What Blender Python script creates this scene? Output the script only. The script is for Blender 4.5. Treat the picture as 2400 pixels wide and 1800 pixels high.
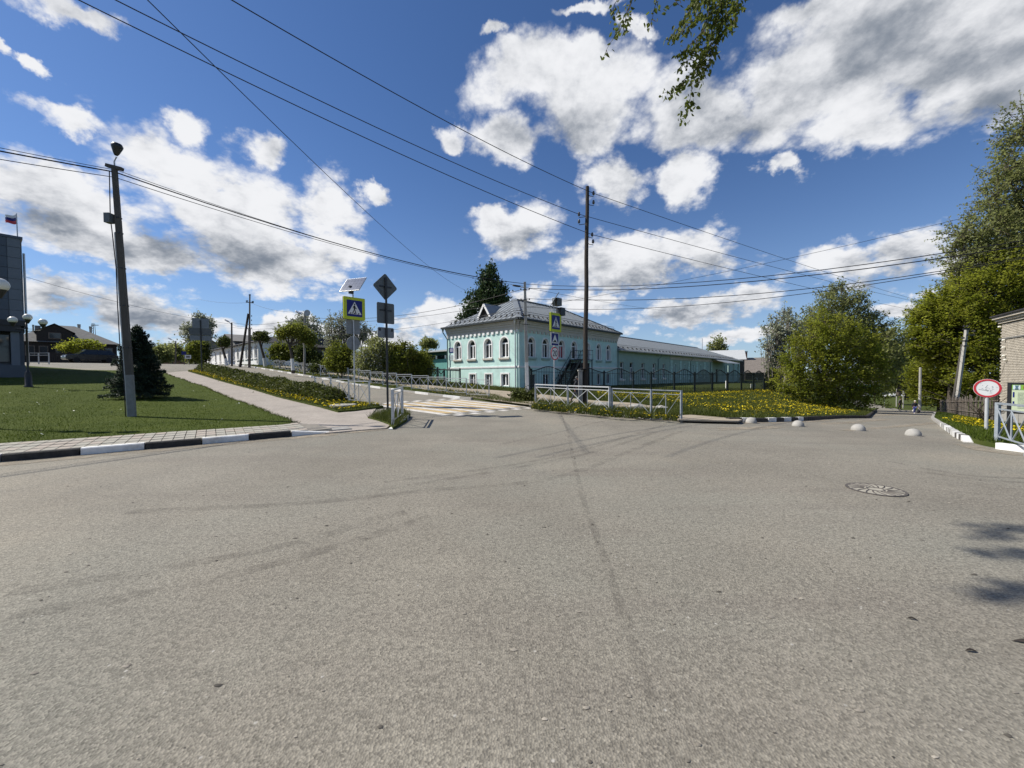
import bpy, bmesh, math, random
import numpy as np
from mathutils import Vector, Matrix
from math import sin, cos, pi, radians, sqrt, atan2, hypot

for o in list(bpy.data.objects):
    bpy.data.objects.remove(o)
SC = bpy.context.scene
COL = SC.collection
R = random.Random(7)
NR = np.random.default_rng(11)

# ------------------------------------------------------------------ camera
EYE = Vector((0.0, 0.0, 1.6))
FPX = 915.0                                    # focal length in pixels of the 2400 px wide photograph
ROT = Matrix.Rotation(radians(90 - 1.44), 3, 'X') @ Matrix.Rotation(radians(-0.4), 3, 'Z')
cam_data = bpy.data.cameras.new('camera')
cam_data.sensor_width = 36.0
cam_data.lens = 36.0 * FPX / 2400.0
cam_data.clip_start = 0.05
cam_data.clip_end = 4000.0
cam = bpy.data.objects.new('camera', cam_data)
COL.objects.link(cam)
cam.matrix_world = Matrix.Translation(EYE) @ ROT.to_4x4()
SC.camera = cam


def ray(px, py):
    return ROT @ Vector(((px - 1200) / FPX, -(py - 900) / FPX, -1.0))


def at(px, py, Y):
    "the world point seen at a pixel of the photograph, Y metres in front of the camera"
    d = ray(px, py)
    return EYE + d * (Y / d.y)


# ------------------------------------------------------------------ light
SUN_EL = radians(46)
SUN_DIR = Vector((-0.994 * cos(SUN_EL), 0.11 * cos(SUN_EL), sin(SUN_EL))).normalized()   # towards the sun
sun_data = bpy.data.lights.new('sun', 'SUN')
sun_data.energy = 5.0
sun_data.angle = radians(0.53)
sun_data.color = (1.0, 0.95, 0.86)
sun = bpy.data.objects.new('sun', sun_data)
COL.objects.link(sun)
sun.location = (-30, 5, 40)
sun.rotation_euler = SUN_DIR.to_track_quat('Z', 'Y').to_euler()

SC.view_settings.view_transform = 'Standard'
SC.view_settings.look = 'None'
SC.view_settings.exposure = 0.33
SC.view_settings.gamma = 1.0
SC.view_settings.use_curve_mapping = False
SC.render.engine = 'CYCLES'
SC.cycles.max_bounces = 6
SC.cycles.transparent_max_bounces = 8
SC.cycles.sample_clamp_indirect = 6.0

# ------------------------------------------------------------------ world: sky with clouds laid out by direction
world = bpy.data.worlds.new('World')
SC.world = world
world.use_nodes = True
wt = world.node_tree
wt.nodes.clear()


def wn(kind, **kw):
    n = wt.nodes.new(kind)
    for k, v in kw.items():
        setattr(n, k, v)
    return n


def wmath(op, a, b=None, c=None, clamp=False):
    n = wn('ShaderNodeMath', operation=op, use_clamp=clamp)
    for i, v in enumerate((a, b, c)):
        if v is None:
            continue
        if isinstance(v, (int, float)):
            n.inputs[i].default_value = v
        else:
            wt.links.new(v, n.inputs[i])
    return n.outputs[0]


def wvec(op, a, b=None):
    n = wn('ShaderNodeVectorMath', operation=op)
    for i, v in enumerate((a, b)):
        if v is None:
            continue
        if isinstance(v, (tuple, list)):
            n.inputs[i].default_value = v
        else:
            wt.links.new(v, n.inputs[i])
    return n


sky = wn('ShaderNodeTexSky', sky_type='NISHITA')
sky.sun_disc = False
sky.sun_elevation = SUN_EL
sky.sun_rotation = atan2(SUN_DIR.x, SUN_DIR.y)
sky.altitude = 200
sky.air_density = 1.0
sky.dust_density = 0.35
sky.ozone_density = 2.6
wdir = wn('ShaderNodeTexCoord').outputs['Generated']
wz = wn('ShaderNodeTexNoise')
wz.inputs['Scale'].default_value = 9.0
wz.inputs['Detail'].default_value = 6
wz.inputs['Roughness'].default_value = 0.6
wt.links.new(wdir, wz.inputs['Vector'])
wsub = wvec('SUBTRACT', wz.outputs['Color'], (0.5, 0.5, 0.5))
wscl = wn('ShaderNodeVectorMath', operation='SCALE')
wt.links.new(wsub.outputs[0], wscl.inputs[0])
wscl.inputs['Scale'].default_value = 0.13
wwarp = wvec('ADD', wdir, wscl.outputs[0]).outputs[0]        # ragged outlines


def blob_field(blobs):
    "distance field in direction space: below 1 inside any of the ellipses"
    best = None
    for (px, py, w, h, rot) in blobs:
        cr, sr = cos(radians(rot)), sin(radians(rot))
        c = ray(px, py).normalized()
        a = (ray(px + w * cr, py + w * sr).normalized() - ray(px - w * cr, py - w * sr).normalized()) / 2
        b = (ray(px + h * sr, py - h * cr).normalized() - ray(px - h * sr, py + h * cr).normalized()) / 2
        a -= c * a.dot(c)
        sa = a.length
        a.normalize()
        b -= c * b.dot(c)
        b -= a * b.dot(a)
        sb = b.length
        b.normalize()
        cc = b.cross(a)
        m = wn('ShaderNodeMapping', vector_type='TEXTURE')
        frame = Matrix((a, cc, b)).transposed()
        m.inputs['Rotation'].default_value = frame.to_euler()
        m.inputs['Scale'].default_value = (sa, 1e5, sb)
        wt.links.new(wwarp, m.inputs['Vector'])
        ln = wvec('LENGTH', m.outputs[0]).outputs['Value']
        best = ln if best is None else wmath('SMOOTH_MIN', best, ln, 0.25)
    return best


CLOUDS = [  # pixel centre and half sizes in the photograph, tilt in degrees
    (140, 470, 260, 70, 18), (420, 400, 200, 95, 20), (560, 500, 230, 110, 15), (760, 500, 110, 90, 25), (640, 620, 230, 70, 8),
    (260, 560, 330, 60, 8), (800, 590, 90, 50, 0), (440, 280, 70, 40, 25), (620, 350, 70, 40, 20), (160, 290, 90, 35, 10),
    (880, 455, 40, 25, 30), (200, 30, 110, 45, 15), (5, 100, 25, 40, 0), (100, 690, 180, 45, 0), (320, 720, 180, 60, 8), (440, 760, 120, 35, 0),
    (1240, 180, 170, 100, -20), (1360, 240, 180, 130, 10), (1180, 310, 90, 60, 0), (1060, 320, 40, 40, 0), (1340, 130, 100, 60, 0),
    (1450, 430, 75, 75, 0), (1610, 420, 60, 75, -10), (1830, 395, 45, 28, 0), (1160, 70, 40, 22, -15), (1430, 200, 100, 120, 0),
    (1650, 260, 190, 110, 0), (1850, 200, 200, 130, -15), (2050, 120, 260, 190, -10), (2250, 150, 300, 130, -15), (2020, 300, 220, 70, -12), (1900, 40, 160, 60, 0), (2350, 40, 200, 130, 0), (2120, 50, 420, 230, -8), (2330, 190, 260, 110, -14), (1490, 90, 60, 30, 20),
    (1205, 535, 100, 70, -8), (1150, 510, 45, 35, 0), (1490, 610, 190, 65, -8), (1620, 590, 140, 65, 8), (1400, 620, 100, 40, 0),
    (1960, 620, 120, 50, -6), (2110, 590, 120, 60, -6), (2230, 650, 90, 30, 0), (1240, 700, 60, 30, 0), (1380, 715, 90, 35, 0), (1620, 730, 190, 42, -8), (1760, 700, 90, 36, -10), (1060, 740, 130, 45, -10),
    (1750, 790, 160, 24, -3), (2130, 720, 70, 25, 0), (640, 760, 200, 26, 3), (560, 800, 160, 24, 0), (880, 790, 120, 28, 0),
    (1380, 15, 80, 25, 8), (80, 150, 30, 30, 0),
]
GREYS = [(2180, 90, 330, 170, -12), (2300, 120, 330, 150, -12), (2000, 170, 120, 60, -20), (2350, 230, 200, 60, -15), (470, 590, 300, 62, 8), (150, 520, 170, 28, 8), (1560, 655, 190, 36, -4), (1640, 752, 200, 30, -6), (1310, 300, 120, 55, 0),
         (1200, 560, 80, 36, 0), (320, 750, 200, 30, 6), (2060, 650, 160, 28, -6), (1690, 300, 150, 48, -5), (100, 720, 150, 30, 0)]
sep = wn('ShaderNodeSeparateXYZ')
wt.links.new(wdir, sep.inputs[0])
up = wmath('MAXIMUM', sep.outputs['Z'], 0.0)
flat = wmath('DIVIDE', 1.0, wmath('ADD', up, 0.42))
cv = wn('ShaderNodeVectorMath', operation='SCALE')
wt.links.new(wdir, cv.inputs[0])
wt.links.new(flat, cv.inputs['Scale'])


def wnoise(vec, scale, detail, rough, w=0.0):
    n = wn('ShaderNodeTexNoise', noise_dimensions='3D')
    n.inputs['Scale'].default_value = scale
    n.inputs['Detail'].default_value = detail
    n.inputs['Roughness'].default_value = rough
    wt.links.new(vec, n.inputs['Vector'])
    return n.outputs[0]


n1 = wnoise(cv.outputs[0], 6.5, 10, 0.62)
off = wvec('ADD', cv.outputs[0], tuple(SUN_DIR * 0.055))
n1s = wnoise(off.outputs[0], 6.5, 8, 0.62)
n2 = wnoise(cv.outputs[0], 2.2, 3, 0.5)
field = blob_field(CLOUDS)
inside = wmath('SUBTRACT', 1.0, field)
# the part of the sky behind the photographer simply carries broken cloud of the same kind
behind = wmath('MULTIPLY', wmath('SUBTRACT', n2, 0.58), 4.0)
bsel = wmath('MULTIPLY_ADD', sep.outputs['Y'], -4.0, 0.6, clamp=True)
inside = wmath('MAXIMUM', inside, wmath('SUBTRACT', wmath('MULTIPLY', behind, bsel), wmath('SUBTRACT', 1.0, bsel)))
def wvor(vec, scale):
    n = wn('ShaderNodeTexVoronoi', feature='F1', normalize=False)
    n.inputs['Scale'].default_value = scale
    n.inputs['Detail'].default_value = 3.0
    n.inputs['Roughness'].default_value = 0.55
    n.inputs['Lacunarity'].default_value = 2.3
    wt.links.new(vec, n.inputs['Vector'])
    return n.outputs['Distance']


wcv = wn('ShaderNodeVectorMath', operation='SCALE')
wt.links.new(wsub.outputs[0], wcv.inputs[0])
wcv.inputs['Scale'].default_value = 0.06
cvw = wvec('ADD', cv.outputs[0], wcv.outputs[0]).outputs[0]
vor = wvor(cvw, 8.0)                                          # rounded billows
lump = wmath('SUBTRACT', 1.10, vor)
dens = wmath('ADD', wmath('MULTIPLY', lump, 1.0), wmath('ADD', wmath('MULTIPLY', inside, 1.75), wmath('MULTIPLY', wmath('SUBTRACT', n1, 0.47), 2.5)))
mr = wn('ShaderNodeMapRange', interpolation_type='SMOOTHSTEP')
mr.inputs['From Min'].default_value = -0.12
mr.inputs['From Max'].default_value = 0.95
wt.links.new(dens, mr.inputs['Value'])
alpha = mr.outputs[0]
gfield = wmath('SUBTRACT', 1.15, blob_field(GREYS))
grey = wmath('ADD', gfield, wmath('MULTIPLY', wmath('SUBTRACT', n1, 0.5), 1.6))
gr = wn('ShaderNodeMapRange', interpolation_type='SMOOTHSTEP')
gr.inputs['From Min'].default_value = -0.55
gr.inputs['From Max'].default_value = 1.25
gr.inputs['To Max'].default_value = 0.74
wt.links.new(grey, gr.inputs['Value'])
puff = wmath('MULTIPLY', wmath('SUBTRACT', n1s, n1), 2.6)
thick = wmath('MULTIPLY_ADD', dens, 0.16, -0.06)
n2s = wnoise(wvec('ADD', cv.outputs[0], tuple(SUN_DIR * 0.16)).outputs[0], 2.6, 5, 0.55)
n2b = wnoise(cv.outputs[0], 2.6, 5, 0.55)
billow = wmath('MULTIPLY', wmath('SUBTRACT', n2s, n2b), 1.5)
raw = wmath('ADD', wmath('ADD', wmath('ADD', wmath('ADD', gr.outputs[0], puff), billow), thick), wmath('MULTIPLY', lump, -0.55))
soft = wn('ShaderNodeMapRange', interpolation_type='SMOOTHERSTEP')
soft.inputs['From Min'].default_value = -0.35
soft.inputs['From Max'].default_value = 1.45
wt.links.new(raw, soft.inputs['Value'])
shade = soft.outputs[0]
ccol = wn('ShaderNodeMix', data_type='RGBA')
ccol.inputs[6].default_value = (0.98, 0.99, 1.02, 1)
ccol.inputs[7].default_value = (0.225, 0.265, 0.33, 1)
wt.links.new(shade, ccol.inputs[0])
bg1 = wn('ShaderNodeBackground')
bg1.inputs['Strength'].default_value = 0.074
tint = wn('ShaderNodeMix', data_type='RGBA', blend_type='MULTIPLY')
tint.inputs[0].default_value = 1.0
tint.inputs[7].default_value = (0.64, 0.86, 1.16, 1)
wt.links.new(sky.outputs[0], tint.inputs[6])
hz = wmath('POWER', wmath('SUBTRACT', 1.0, up), 6.0)
pale = wn('ShaderNodeMix', data_type='RGBA')
pale.inputs[7].default_value = (6.2, 7.6, 9.2, 1)
wt.links.new(wmath('MULTIPLY', hz, 0.55), pale.inputs[0])
wt.links.new(tint.outputs[2], pale.inputs[6])
wt.links.new(pale.outputs[2], bg1.inputs['Color'])
bg2 = wn('ShaderNodeBackground')
bg2.inputs['Strength'].default_value = 0.72
wt.links.new(ccol.outputs[2], bg2.inputs['Color'])
mixs = wn('ShaderNodeMixShader')
wt.links.new(alpha, mixs.inputs[0])
wt.links.new(bg1.outputs[0], mixs.inputs[1])
wt.links.new(bg2.outputs[0], mixs.inputs[2])
wout = wn('ShaderNodeOutputWorld')
wt.links.new(mixs.outputs[0], wout.inputs['Surface'])

# ------------------------------------------------------------------ the lie of the land
UL = Vector((-0.7415, 0.671))        # up the left street
UR = Vector((0.671, 0.7415))         # down the right lane
P0 = Vector((-1.36, 23.0))


def _table(pts, lo, hi, width):
    xs = np.linspace(lo, hi, 2400)
    ys = np.interp(xs, [p[0] for p in pts], [p[1] for p in pts])
    k = max(3, int(width / (xs[1] - xs[0])) | 1)
    ker = np.hanning(k + 2)[1:-1]
    ker /= ker.sum()
    pad = np.pad(ys, k // 2, mode='edge')
    return xs, np.convolve(pad, ker, mode='valid')


T1 = _table([(-300, 0), (-6, 0), (0, .12), (7, .42), (14, .78), (24, 1.5), (36, 2.3), (45, 2.9), (55, 3.35), (70, 3.6), (100, 3.7), (300, 3.7)], -200, 200, 5)
T2 = _table([(-300, 0), (-7, 0), (0, -.22), (10, -.78), (30, -1.95), (50, -3.1), (66, -4.1), (78, -5.5), (92, -6.4), (120, -6.7), (300, -6.7)], -200, 200, 6)
TK = _table([(-300, 1), (-15, 1), (-9.0, .16), (300, .16)], -200, 200, 3)


def st(x, y):
    dx, dy = x - P0.x, y - P0.y
    return UL.x * dx + UL.y * dy, UR.x * dx + UR.y * dy


def Hn(x, y):
    s, t = st(x, y)
    return np.interp(s, *T1) + np.interp(t, *T2) * np.interp(s, *TK)


def H(x, y):
    return float(Hn(x, y))


def ST(s, t, off=0.0):
    p = P0 + UL * s + UR * t
    return Vector((p.x, p.y, H(p.x, p.y) + off))


def G(x, y, off=0.0):
    return Vector((x, y, H(x, y) + off))


def gp(px, py, off=0.0):
    "the ground point under a pixel of the photograph"
    d = ray(px, py)
    d = d / d.y
    k0, k = 0.8, 0.8
    f0 = 1
    while k < 400:
        p = EYE + d * k
        f = p.z - H(p.x, p.y) - off
        if f <= 0:
            a, b = k0, k
            for _ in range(30):
                m = (a + b) / 2
                p = EYE + d * m
                if p.z - H(p.x, p.y) - off > 0:
                    a = m
                else:
                    b = m
            return EYE + d * b
        k0 = k
        k *= 1.01
    return EYE + d * 60


# ------------------------------------------------------------------ objects
def tag(o, label=None, cat=None, group=None, kind=None):
    if label:
        o['label'] = label
    if cat:
        o['category'] = cat
    if group:
        o['group'] = group
    if kind:
        o['kind'] = kind
    return o


def thing(name, label, cat, loc=(0, 0, 0), rz=0.0, group=None):
    o = bpy.data.objects.new(name, None)
    o.empty_display_size = 0.2
    COL.objects.link(o)
    o.location = loc
    o.rotation_euler = (0, 0, rz)
    return tag(o, label, cat, group)


def copy_tree(o, parent=None):
    c = o.copy()
    COL.objects.link(c)
    if parent:
        c.parent = parent
    for ch in list(o.children):
        copy_tree(ch, c)
    return c


def put(name, mesh, parent=None, loc=(0, 0, 0), rot=(0, 0, 0), scale=(1, 1, 1), kind=None):
    o = bpy.data.objects.new(name, mesh)
    COL.objects.link(o)
    o.parent = parent
    o.location = loc
    o.rotation_euler = rot
    o.scale = scale
    if kind:
        o['kind'] = kind
    return o


class MB:
    "collects simple shapes; build() makes one mesh object of them"

    def __init__(self):
        self.v, self.f, self.m = [], [], []
        self.mi = 0

    def add(self, vs, fs, T=None):
        b = len(self.v)
        if T is not None:
            vs = [T @ Vector(p) for p in vs]
        self.v += [tuple(p) for p in vs]
        self.f += [tuple(i + b for i in f) for f in fs]
        self.m += [self.mi] * len(fs)
        return self

    def box(self, lo, hi, T=None):
        x0, y0, z0 = lo
        x1, y1, z1 = hi
        return self.add([(x0, y0, z0), (x1, y0, z0), (x1, y1, z0), (x0, y1, z0), (x0, y0, z1), (x1, y0, z1), (x1, y1, z1), (x0, y1, z1)],
                        [(0, 3, 2, 1), (4, 5, 6, 7), (0, 1, 5, 4), (1, 2, 6, 5), (2, 3, 7, 6), (3, 0, 4, 7)], T)

    def bar(self, a, b, w, h=None, T=None):
        "a square bar from a to b"
        a, b = Vector(a), Vector(b)
        h = h or w
        d = (b - a).normalized()
        u = d.cross(Vector((0, 0, 1)))
        if u.length < 1e-4:
            u = Vector((1, 0, 0))
        u.normalize()
        v = u.cross(d)
        u, v = u * w / 2, v * h / 2
        return self.add([a - u - v, a + u - v, a + u + v, a - u + v, b - u - v, b + u - v, b + u + v, b - u + v],
                        [(0, 1, 2, 3), (7, 6, 5, 4), (0, 4, 5, 1), (1, 5, 6, 2), (2, 6, 7, 3), (3, 7, 4, 0)], T)

    def tube(self, pts, rs, n=8, T=None, cap=True):
        pts = [Vector(p) for p in pts]
        if not isinstance(rs, (list, tuple)):
            rs = [rs] * len(pts)
        vs, fs = [], []
        for i, p in enumerate(pts):
            d = (pts[min(i + 1, len(pts) - 1)] - pts[max(i - 1, 0)])
            d = d.normalized() if d.length > 1e-9 else Vector((0, 0, 1))
            u = d.cross(Vector((0.13, 0.31, 1)) if abs(d.z) < .95 else Vector((1, 0, 0))).normalized()
            w = d.cross(u)
            for k in range(n):
                an = 2 * pi * k / n
                vs.append(p + (u * cos(an) + w * sin(an)) * rs[i])
        for i in range(len(pts) - 1):
            for k in range(n):
                a, b = i * n + k, i * n + (k + 1) % n
                fs.append((a, b, b + n, a + n))
        if cap:
            fs.append(tuple(reversed(range(n))))
            fs.append(tuple(range((len(pts) - 1) * n, len(pts) * n)))
        return self.add(vs, fs, T)

    def lathe(self, prof, n=16, T=None):
        "profile of (r, z) turned about z"
        vs, fs = [], []
        for (r, z) in prof:
            for k in range(n):
                a = 2 * pi * k / n
                vs.append((r * cos(a), r * sin(a), z))
        for i in range(len(prof) - 1):
            for k in range(n):
                a, b = i * n + k, i * n + (k + 1) % n
                fs.append((a, b, b + n, a + n))
        if prof[0][0] > 1e-4:
            fs.append(tuple(reversed(range(n))))
        if prof[-1][0] > 1e-4:
            fs.append(tuple(range((len(prof) - 1) * n, len(prof) * n)))
        return self.add(vs, fs, T)

    def prism(self, poly, y0, y1, T=None):
        "outline in (x, z) given thickness along y; front face at y0"
        n = len(poly)
        vs = [(p[0], y0, p[1]) for p in poly] + [(p[0], y1, p[1]) for p in poly]
        fs = [tuple(range(n)), tuple(reversed(range(n, 2 * n)))]
        for i in range(n):
            j = (i + 1) % n
            fs.append((j, i, i + n, j + n))
        return self.add(vs, fs, T)

    def mesh(self, name, mats, smooth=False):
        me = bpy.data.meshes.new(name)
        me.from_pydata(self.v, [], self.f)
        for m in (mats if isinstance(mats, (list, tuple)) else [mats]):
            me.materials.append(m)
        if self.mi or any(self.m):
            me.polygons.foreach_set('material_index', self.m)
        if smooth:
            me.polygons.foreach_set('use_smooth', [True] * len(me.polygons))
        me.update()
        return me

    def build(self, name, mats, parent=None, smooth=False, loc=(0, 0, 0), rot=(0, 0, 0), kind=None, fix=True):
        me = self.mesh(name, mats, smooth)
        if fix:
            bm = bmesh.new()
            bm.from_mesh(me)
            bmesh.ops.recalc_face_normals(bm, faces=bm.faces)
            bm.to_mesh(me)
            bm.free()
        return put(name, me, parent, loc, rot, kind=kind)


def np_mesh(name, V, F, mat):
    "fast mesh from arrays; F has a fixed number of corners"
    me = bpy.data.meshes.new(name)
    V = np.asarray(V, dtype=np.float32)
    F = np.asarray(F, dtype=np.int32)
    me.vertices.add(len(V))
    me.vertices.foreach_set('co', V.ravel())
    n, k = F.shape
    me.loops.add(n * k)
    me.loops.foreach_set('vertex_index', F.ravel())
    me.polygons.add(n)
    me.polygons.foreach_set('loop_start', np.arange(n, dtype=np.int32) * k)
    me.update(calc_edges=True)
    me.materials.append(mat)
    return me


# ------------------------------------------------------------------ materials
def mat(name, col, rough=0.8, var=0.18, scale=6.0, bump=0.0, bscale=60.0, metal=0.0, col2=None, detail=5, spec=0.3, translucent=0.0, island=0.0, coords='Object', stretch=None, dirt=0.0):
    m = bpy.data.materials.new(name)
    m.use_nodes = True
    t = m.node_tree
    bs = t.nodes['Principled BSDF']
    bs.inputs['Roughness'].default_value = rough
    bs.inputs['Metallic'].default_value = metal
    bs.inputs['Specular IOR Level'].default_value = spec
    tc = t.nodes.new('ShaderNodeTexCoord').outputs[coords]
    if stretch:
        mp = t.nodes.new('ShaderNodeMapping')
        mp.inputs['Scale'].default_value = stretch
        t.links.new(tc, mp.inputs[0])
        tc = mp.outputs[0]
    nz = t.nodes.new('ShaderNodeTexNoise')
    nz.inputs['Scale'].default_value = scale
    nz.inputs['Detail'].default_value = detail
    nz.inputs['Roughness'].default_value = 0.6
    t.links.new(tc, nz.inputs['Vector'])
    mx = t.nodes.new('ShaderNodeMix')
    mx.data_type = 'RGBA'
    c2 = col2 or tuple(min(1, c * (1 + var)) for c in col)
    c1 = col if col2 else tuple(c * (1 - var) for c in col)
    mx.inputs[6].default_value = (*c1, 1)
    mx.inputs[7].default_value = (*c2, 1)
    rp = t.nodes.new('ShaderNodeMapRange')
    rp.inputs['From Min'].default_value = 0.3
    rp.inputs['From Max'].default_value = 0.7
    t.links.new(nz.outputs[0], rp.inputs['Value'])
    t.links.new(rp.outputs[0], mx.inputs[0])
    out = mx.outputs[2]
    if dirt:
        dz = t.nodes.new('ShaderNodeTexNoise')
        dz.inputs['Scale'].default_value = 0.9
        dz.inputs['Detail'].default_value = 8
        dz.inputs['Roughness'].default_value = 0.7
        t.links.new(tc, dz.inputs['Vector'])
        dr = t.nodes.new('ShaderNodeMapRange')
        dr.inputs['From Min'].default_value = 0.5
        dr.inputs['From Max'].default_value = 0.75
        dr.inputs['To Max'].default_value = dirt
        t.links.new(dz.outputs[0], dr.inputs['Value'])
        dm = t.nodes.new('ShaderNodeMix')
        dm.data_type = 'RGBA'
        t.links.new(dr.outputs[0], dm.inputs[0])
        t.links.new(out, dm.inputs[6])
        dm.inputs[7].default_value = (0.16, 0.14, 0.11, 1)
        out = dm.outputs[2]
    if island:
        ge = t.nodes.new('ShaderNodeNewGeometry')
        hs = t.nodes.new('ShaderNodeHueSaturation')
        a = t.nodes.new('ShaderNodeMapRange')
        a.inputs['To Min'].default_value = 1 - island
        a.inputs['To Max'].default_value = 1 + island
        t.links.new(ge.outputs['Random Per Island'], a.inputs['Value'])
        t.links.new(a.outputs[0], hs.inputs['Value'])
        t.links.new(out, hs.inputs['Color'])
        out = hs.outputs[0]
    t.links.new(out, bs.inputs['Base Color'])
    if bump:
        bz = t.nodes.new('ShaderNodeTexNoise')
        bz.inputs['Scale'].default_value = bscale
        bz.inputs['Detail'].default_value = 4
        t.links.new(tc, bz.inputs['Vector'])
        bp = t.nodes.new('ShaderNodeBump')
        bp.inputs['Strength'].default_value = bump
        bp.inputs['Distance'].default_value = 0.02
        t.links.new(bz.outputs[0], bp.inputs['Height'])
        t.links.new(bp.outputs[0], bs.inputs['Normal'])
    if translucent:
        tr = t.nodes.new('ShaderNodeBsdfTranslucent')
        t.links.new(out, tr.inputs['Color'])
        ms = t.nodes.new('ShaderNodeMixShader')
        ms.inputs[0].default_value = translucent
        t.links.new(bs.outputs[0], ms.inputs[1])
        t.links.new(tr.outputs[0], ms.inputs[2])
        t.links.new(ms.outputs[0], t.nodes['Material Output'].inputs['Surface'])
    return m


def leafmat(name, col, col2, tr=0.35, scale=0.55):
    return mat(name, col, 0.55, col2=col2, scale=scale, detail=4, translucent=tr, island=0.35, spec=0.25)


M = dict(
    concrete=mat('concrete', (.36, .345, .315), .9, .16, 7, .25, 90, dirt=.35),
    old_concrete=mat('old_concrete', (.28, .27, .25), .9, .22, 5, .3, 70, stretch=(1, 1, .25)),
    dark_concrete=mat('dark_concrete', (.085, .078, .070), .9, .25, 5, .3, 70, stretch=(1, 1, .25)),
    pale_paint=mat('pale_paint', (.44, .45, .455), .7, .12, 6, .1, 50),
    white_paint=mat('white_paint', (.74, .73, .70), .7, .12, 7, .2, 60, dirt=.7),
    plaster_white=mat('plaster_white', (.80, .79, .77), .85, .05, 3, .15, 40, dirt=.12),
    black_paint=mat('black_paint', (.022, .021, .021), .65, .3, 8, .1, 60),
    kerb_black=mat('kerb_black', (.034, .032, .031), .75, .4, 9, .3, 60, dirt=.45),
    black_metal=mat('black_metal', (.018, .018, .019), .45, .25, 9, spec=.5),
    grey_metal=mat('grey_metal', (.42, .43, .44), .45, .12, 12, metal=.35, spec=.5),
    galvanised=mat('galvanised', (.50, .51, .52), .42, .14, 18, metal=.55, spec=.5),
    sign_back=mat('sign_back', (.115, .125, .125), .55, .12, 6, metal=.2, spec=.4),
    sign_back_pale=mat('sign_back_pale', (.20, .215, .225), .55, .15, 8, metal=.3, spec=.4),
    lime=mat('lime', (.47, .54, .035), .5, .05, 4),
    sign_blue=mat('sign_blue', (.012, .018, .16), .45, .06, 4),
    sign_white=mat('sign_white', (.72, .72, .72), .5, .05, 6),
    sign_red=mat('sign_red', (.50, .035, .05), .5, .12, 8),
    sign_black=mat('sign_black', (.012, .012, .013), .5, .1, 8),
    wood_dark=mat('wood_dark', (.042, .034, .028), .85, .4, 10, .4, 40, stretch=(3, 3, .3)),
    wood_grey=mat('wood_grey', (.15, .125, .105), .9, .35, 8, .4, 40, stretch=(3, 3, .3), island=.2),
    mint=mat('mint', (.52, .71, .655), .85, .09, 1.4, .15, 50, dirt=.30),
    mint_dull=mat('mint_dull', (.34, .46, .41), .85, .08, 2.0, .12, 50, dirt=.18),
    cream=mat('cream', (.52, .485, .42), .85, .08, 3, .1, 40, dirt=.15),
    upvc=mat('upvc', (.80, .80, .80), .4, .03, 4),
    glass=mat('glass', (.022, .026, .03), .06, .25, 2, spec=.6),
    glass_dusk=mat('glass_dusk', (.05, .055, .06), .1, .3, 2, spec=.6),
    zinc=mat('zinc', (.25, .27, .28), .48, .10, 2.2, metal=.35, spec=.5, stretch=(1, 1, 1), bump=.05, bscale=8),
    gutter=mat('gutter', (.035, .04, .04), .5, .15, 6),
    downpipe=mat('downpipe', (.13, .20, .19), .5, .15, 6),
    slate=mat('slate', (.17, .165, .155), .85, .2, 3, .2, 30),
    slate_pale=mat('slate_pale', (.34, .33, .31), .8, .15, 3, .1, 30),
    roof_dark=mat('roof_dark', (.035, .033, .034), .8, .3, 3),
    timber_black=mat('timber_black', (.03, .026, .024), .85, .4, 5, .3, 30, stretch=(.5, .5, 6)),
    panel_dark=mat('panel_dark', (.055, .07, .092), .35, .1, 2, spec=.5),
    panel_grey=mat('panel_grey', (.135, .15, .17), .4, .08, 2, spec=.5),
    rubber=mat('rubber', (.015, .015, .016), .6, .2, 12),
    insulator=mat('insulator', (.05, .045, .045), .25, .3, 8, spec=.6),
    wire=mat('wire', (.012, .012, .014), .6, .2, 5),
    opal=mat('opal', (.72, .70, .62), .3, .04, 5, spec=.5),
    bark=mat('bark', (.085, .07, .055), .9, .4, 8, .6, 30, stretch=(2, 2, .5)),
    bark_pale=mat('bark_pale', (.17, .155, .13), .9, .4, 8, .6, 30, stretch=(2, 2, .5)),
    limewash=mat('limewash', (.7, .69, .66), .9, .12, 6, .3, 30),
    leaf_mid=leafmat('leaf_mid', (.125, .155, .018), (.24, .25, .042), .5),
    leaf_bright=leafmat('leaf_bright', (.205, .245, .024), (.34, .345, .045), .62),
    leaf_olive=leafmat('leaf_olive', (.210, .235, .068), (.31, .325, .130), .6),
    leaf_pale=leafmat('leaf_pale', (.22, .245, .15), (.36, .37, .26)),
    leaf_dark=leafmat('leaf_dark', (.060, .082, .018), (.115, .135, .032), .4),
    leaf_larch=leafmat('leaf_larch', (.030, .054, .020), (.062, .094, .032), .3),
    leaf_spruce=leafmat('leaf_spruce', (.020, .038, .022), (.048, .072, .044), .3),
    leaf_birch=leafmat('leaf_birch', (.075, .105, .012), (.14, .16, .03), .5, 3),
    blossom=leafmat('blossom', (.55, .54, .50), (.75, .74, .70), .3),
    hedge_leaf=leafmat('hedge_leaf', (.050, .066, .012), (.115, .130, .028)),
    blade=leafmat('blade', (.052, .080, .005), (.082, .112, .010), .3),
    blade_long=leafmat('blade_long', (.050, .070, .010), (.105, .118, .022), .35),
    dandelion=mat('dandelion', (.78, .61, .02), .7, .12, 4, island=.2, translucent=.2),
    daisy=mat('daisy', (.75, .74, .60), .7, .1, 4, island=.1),
)
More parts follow.
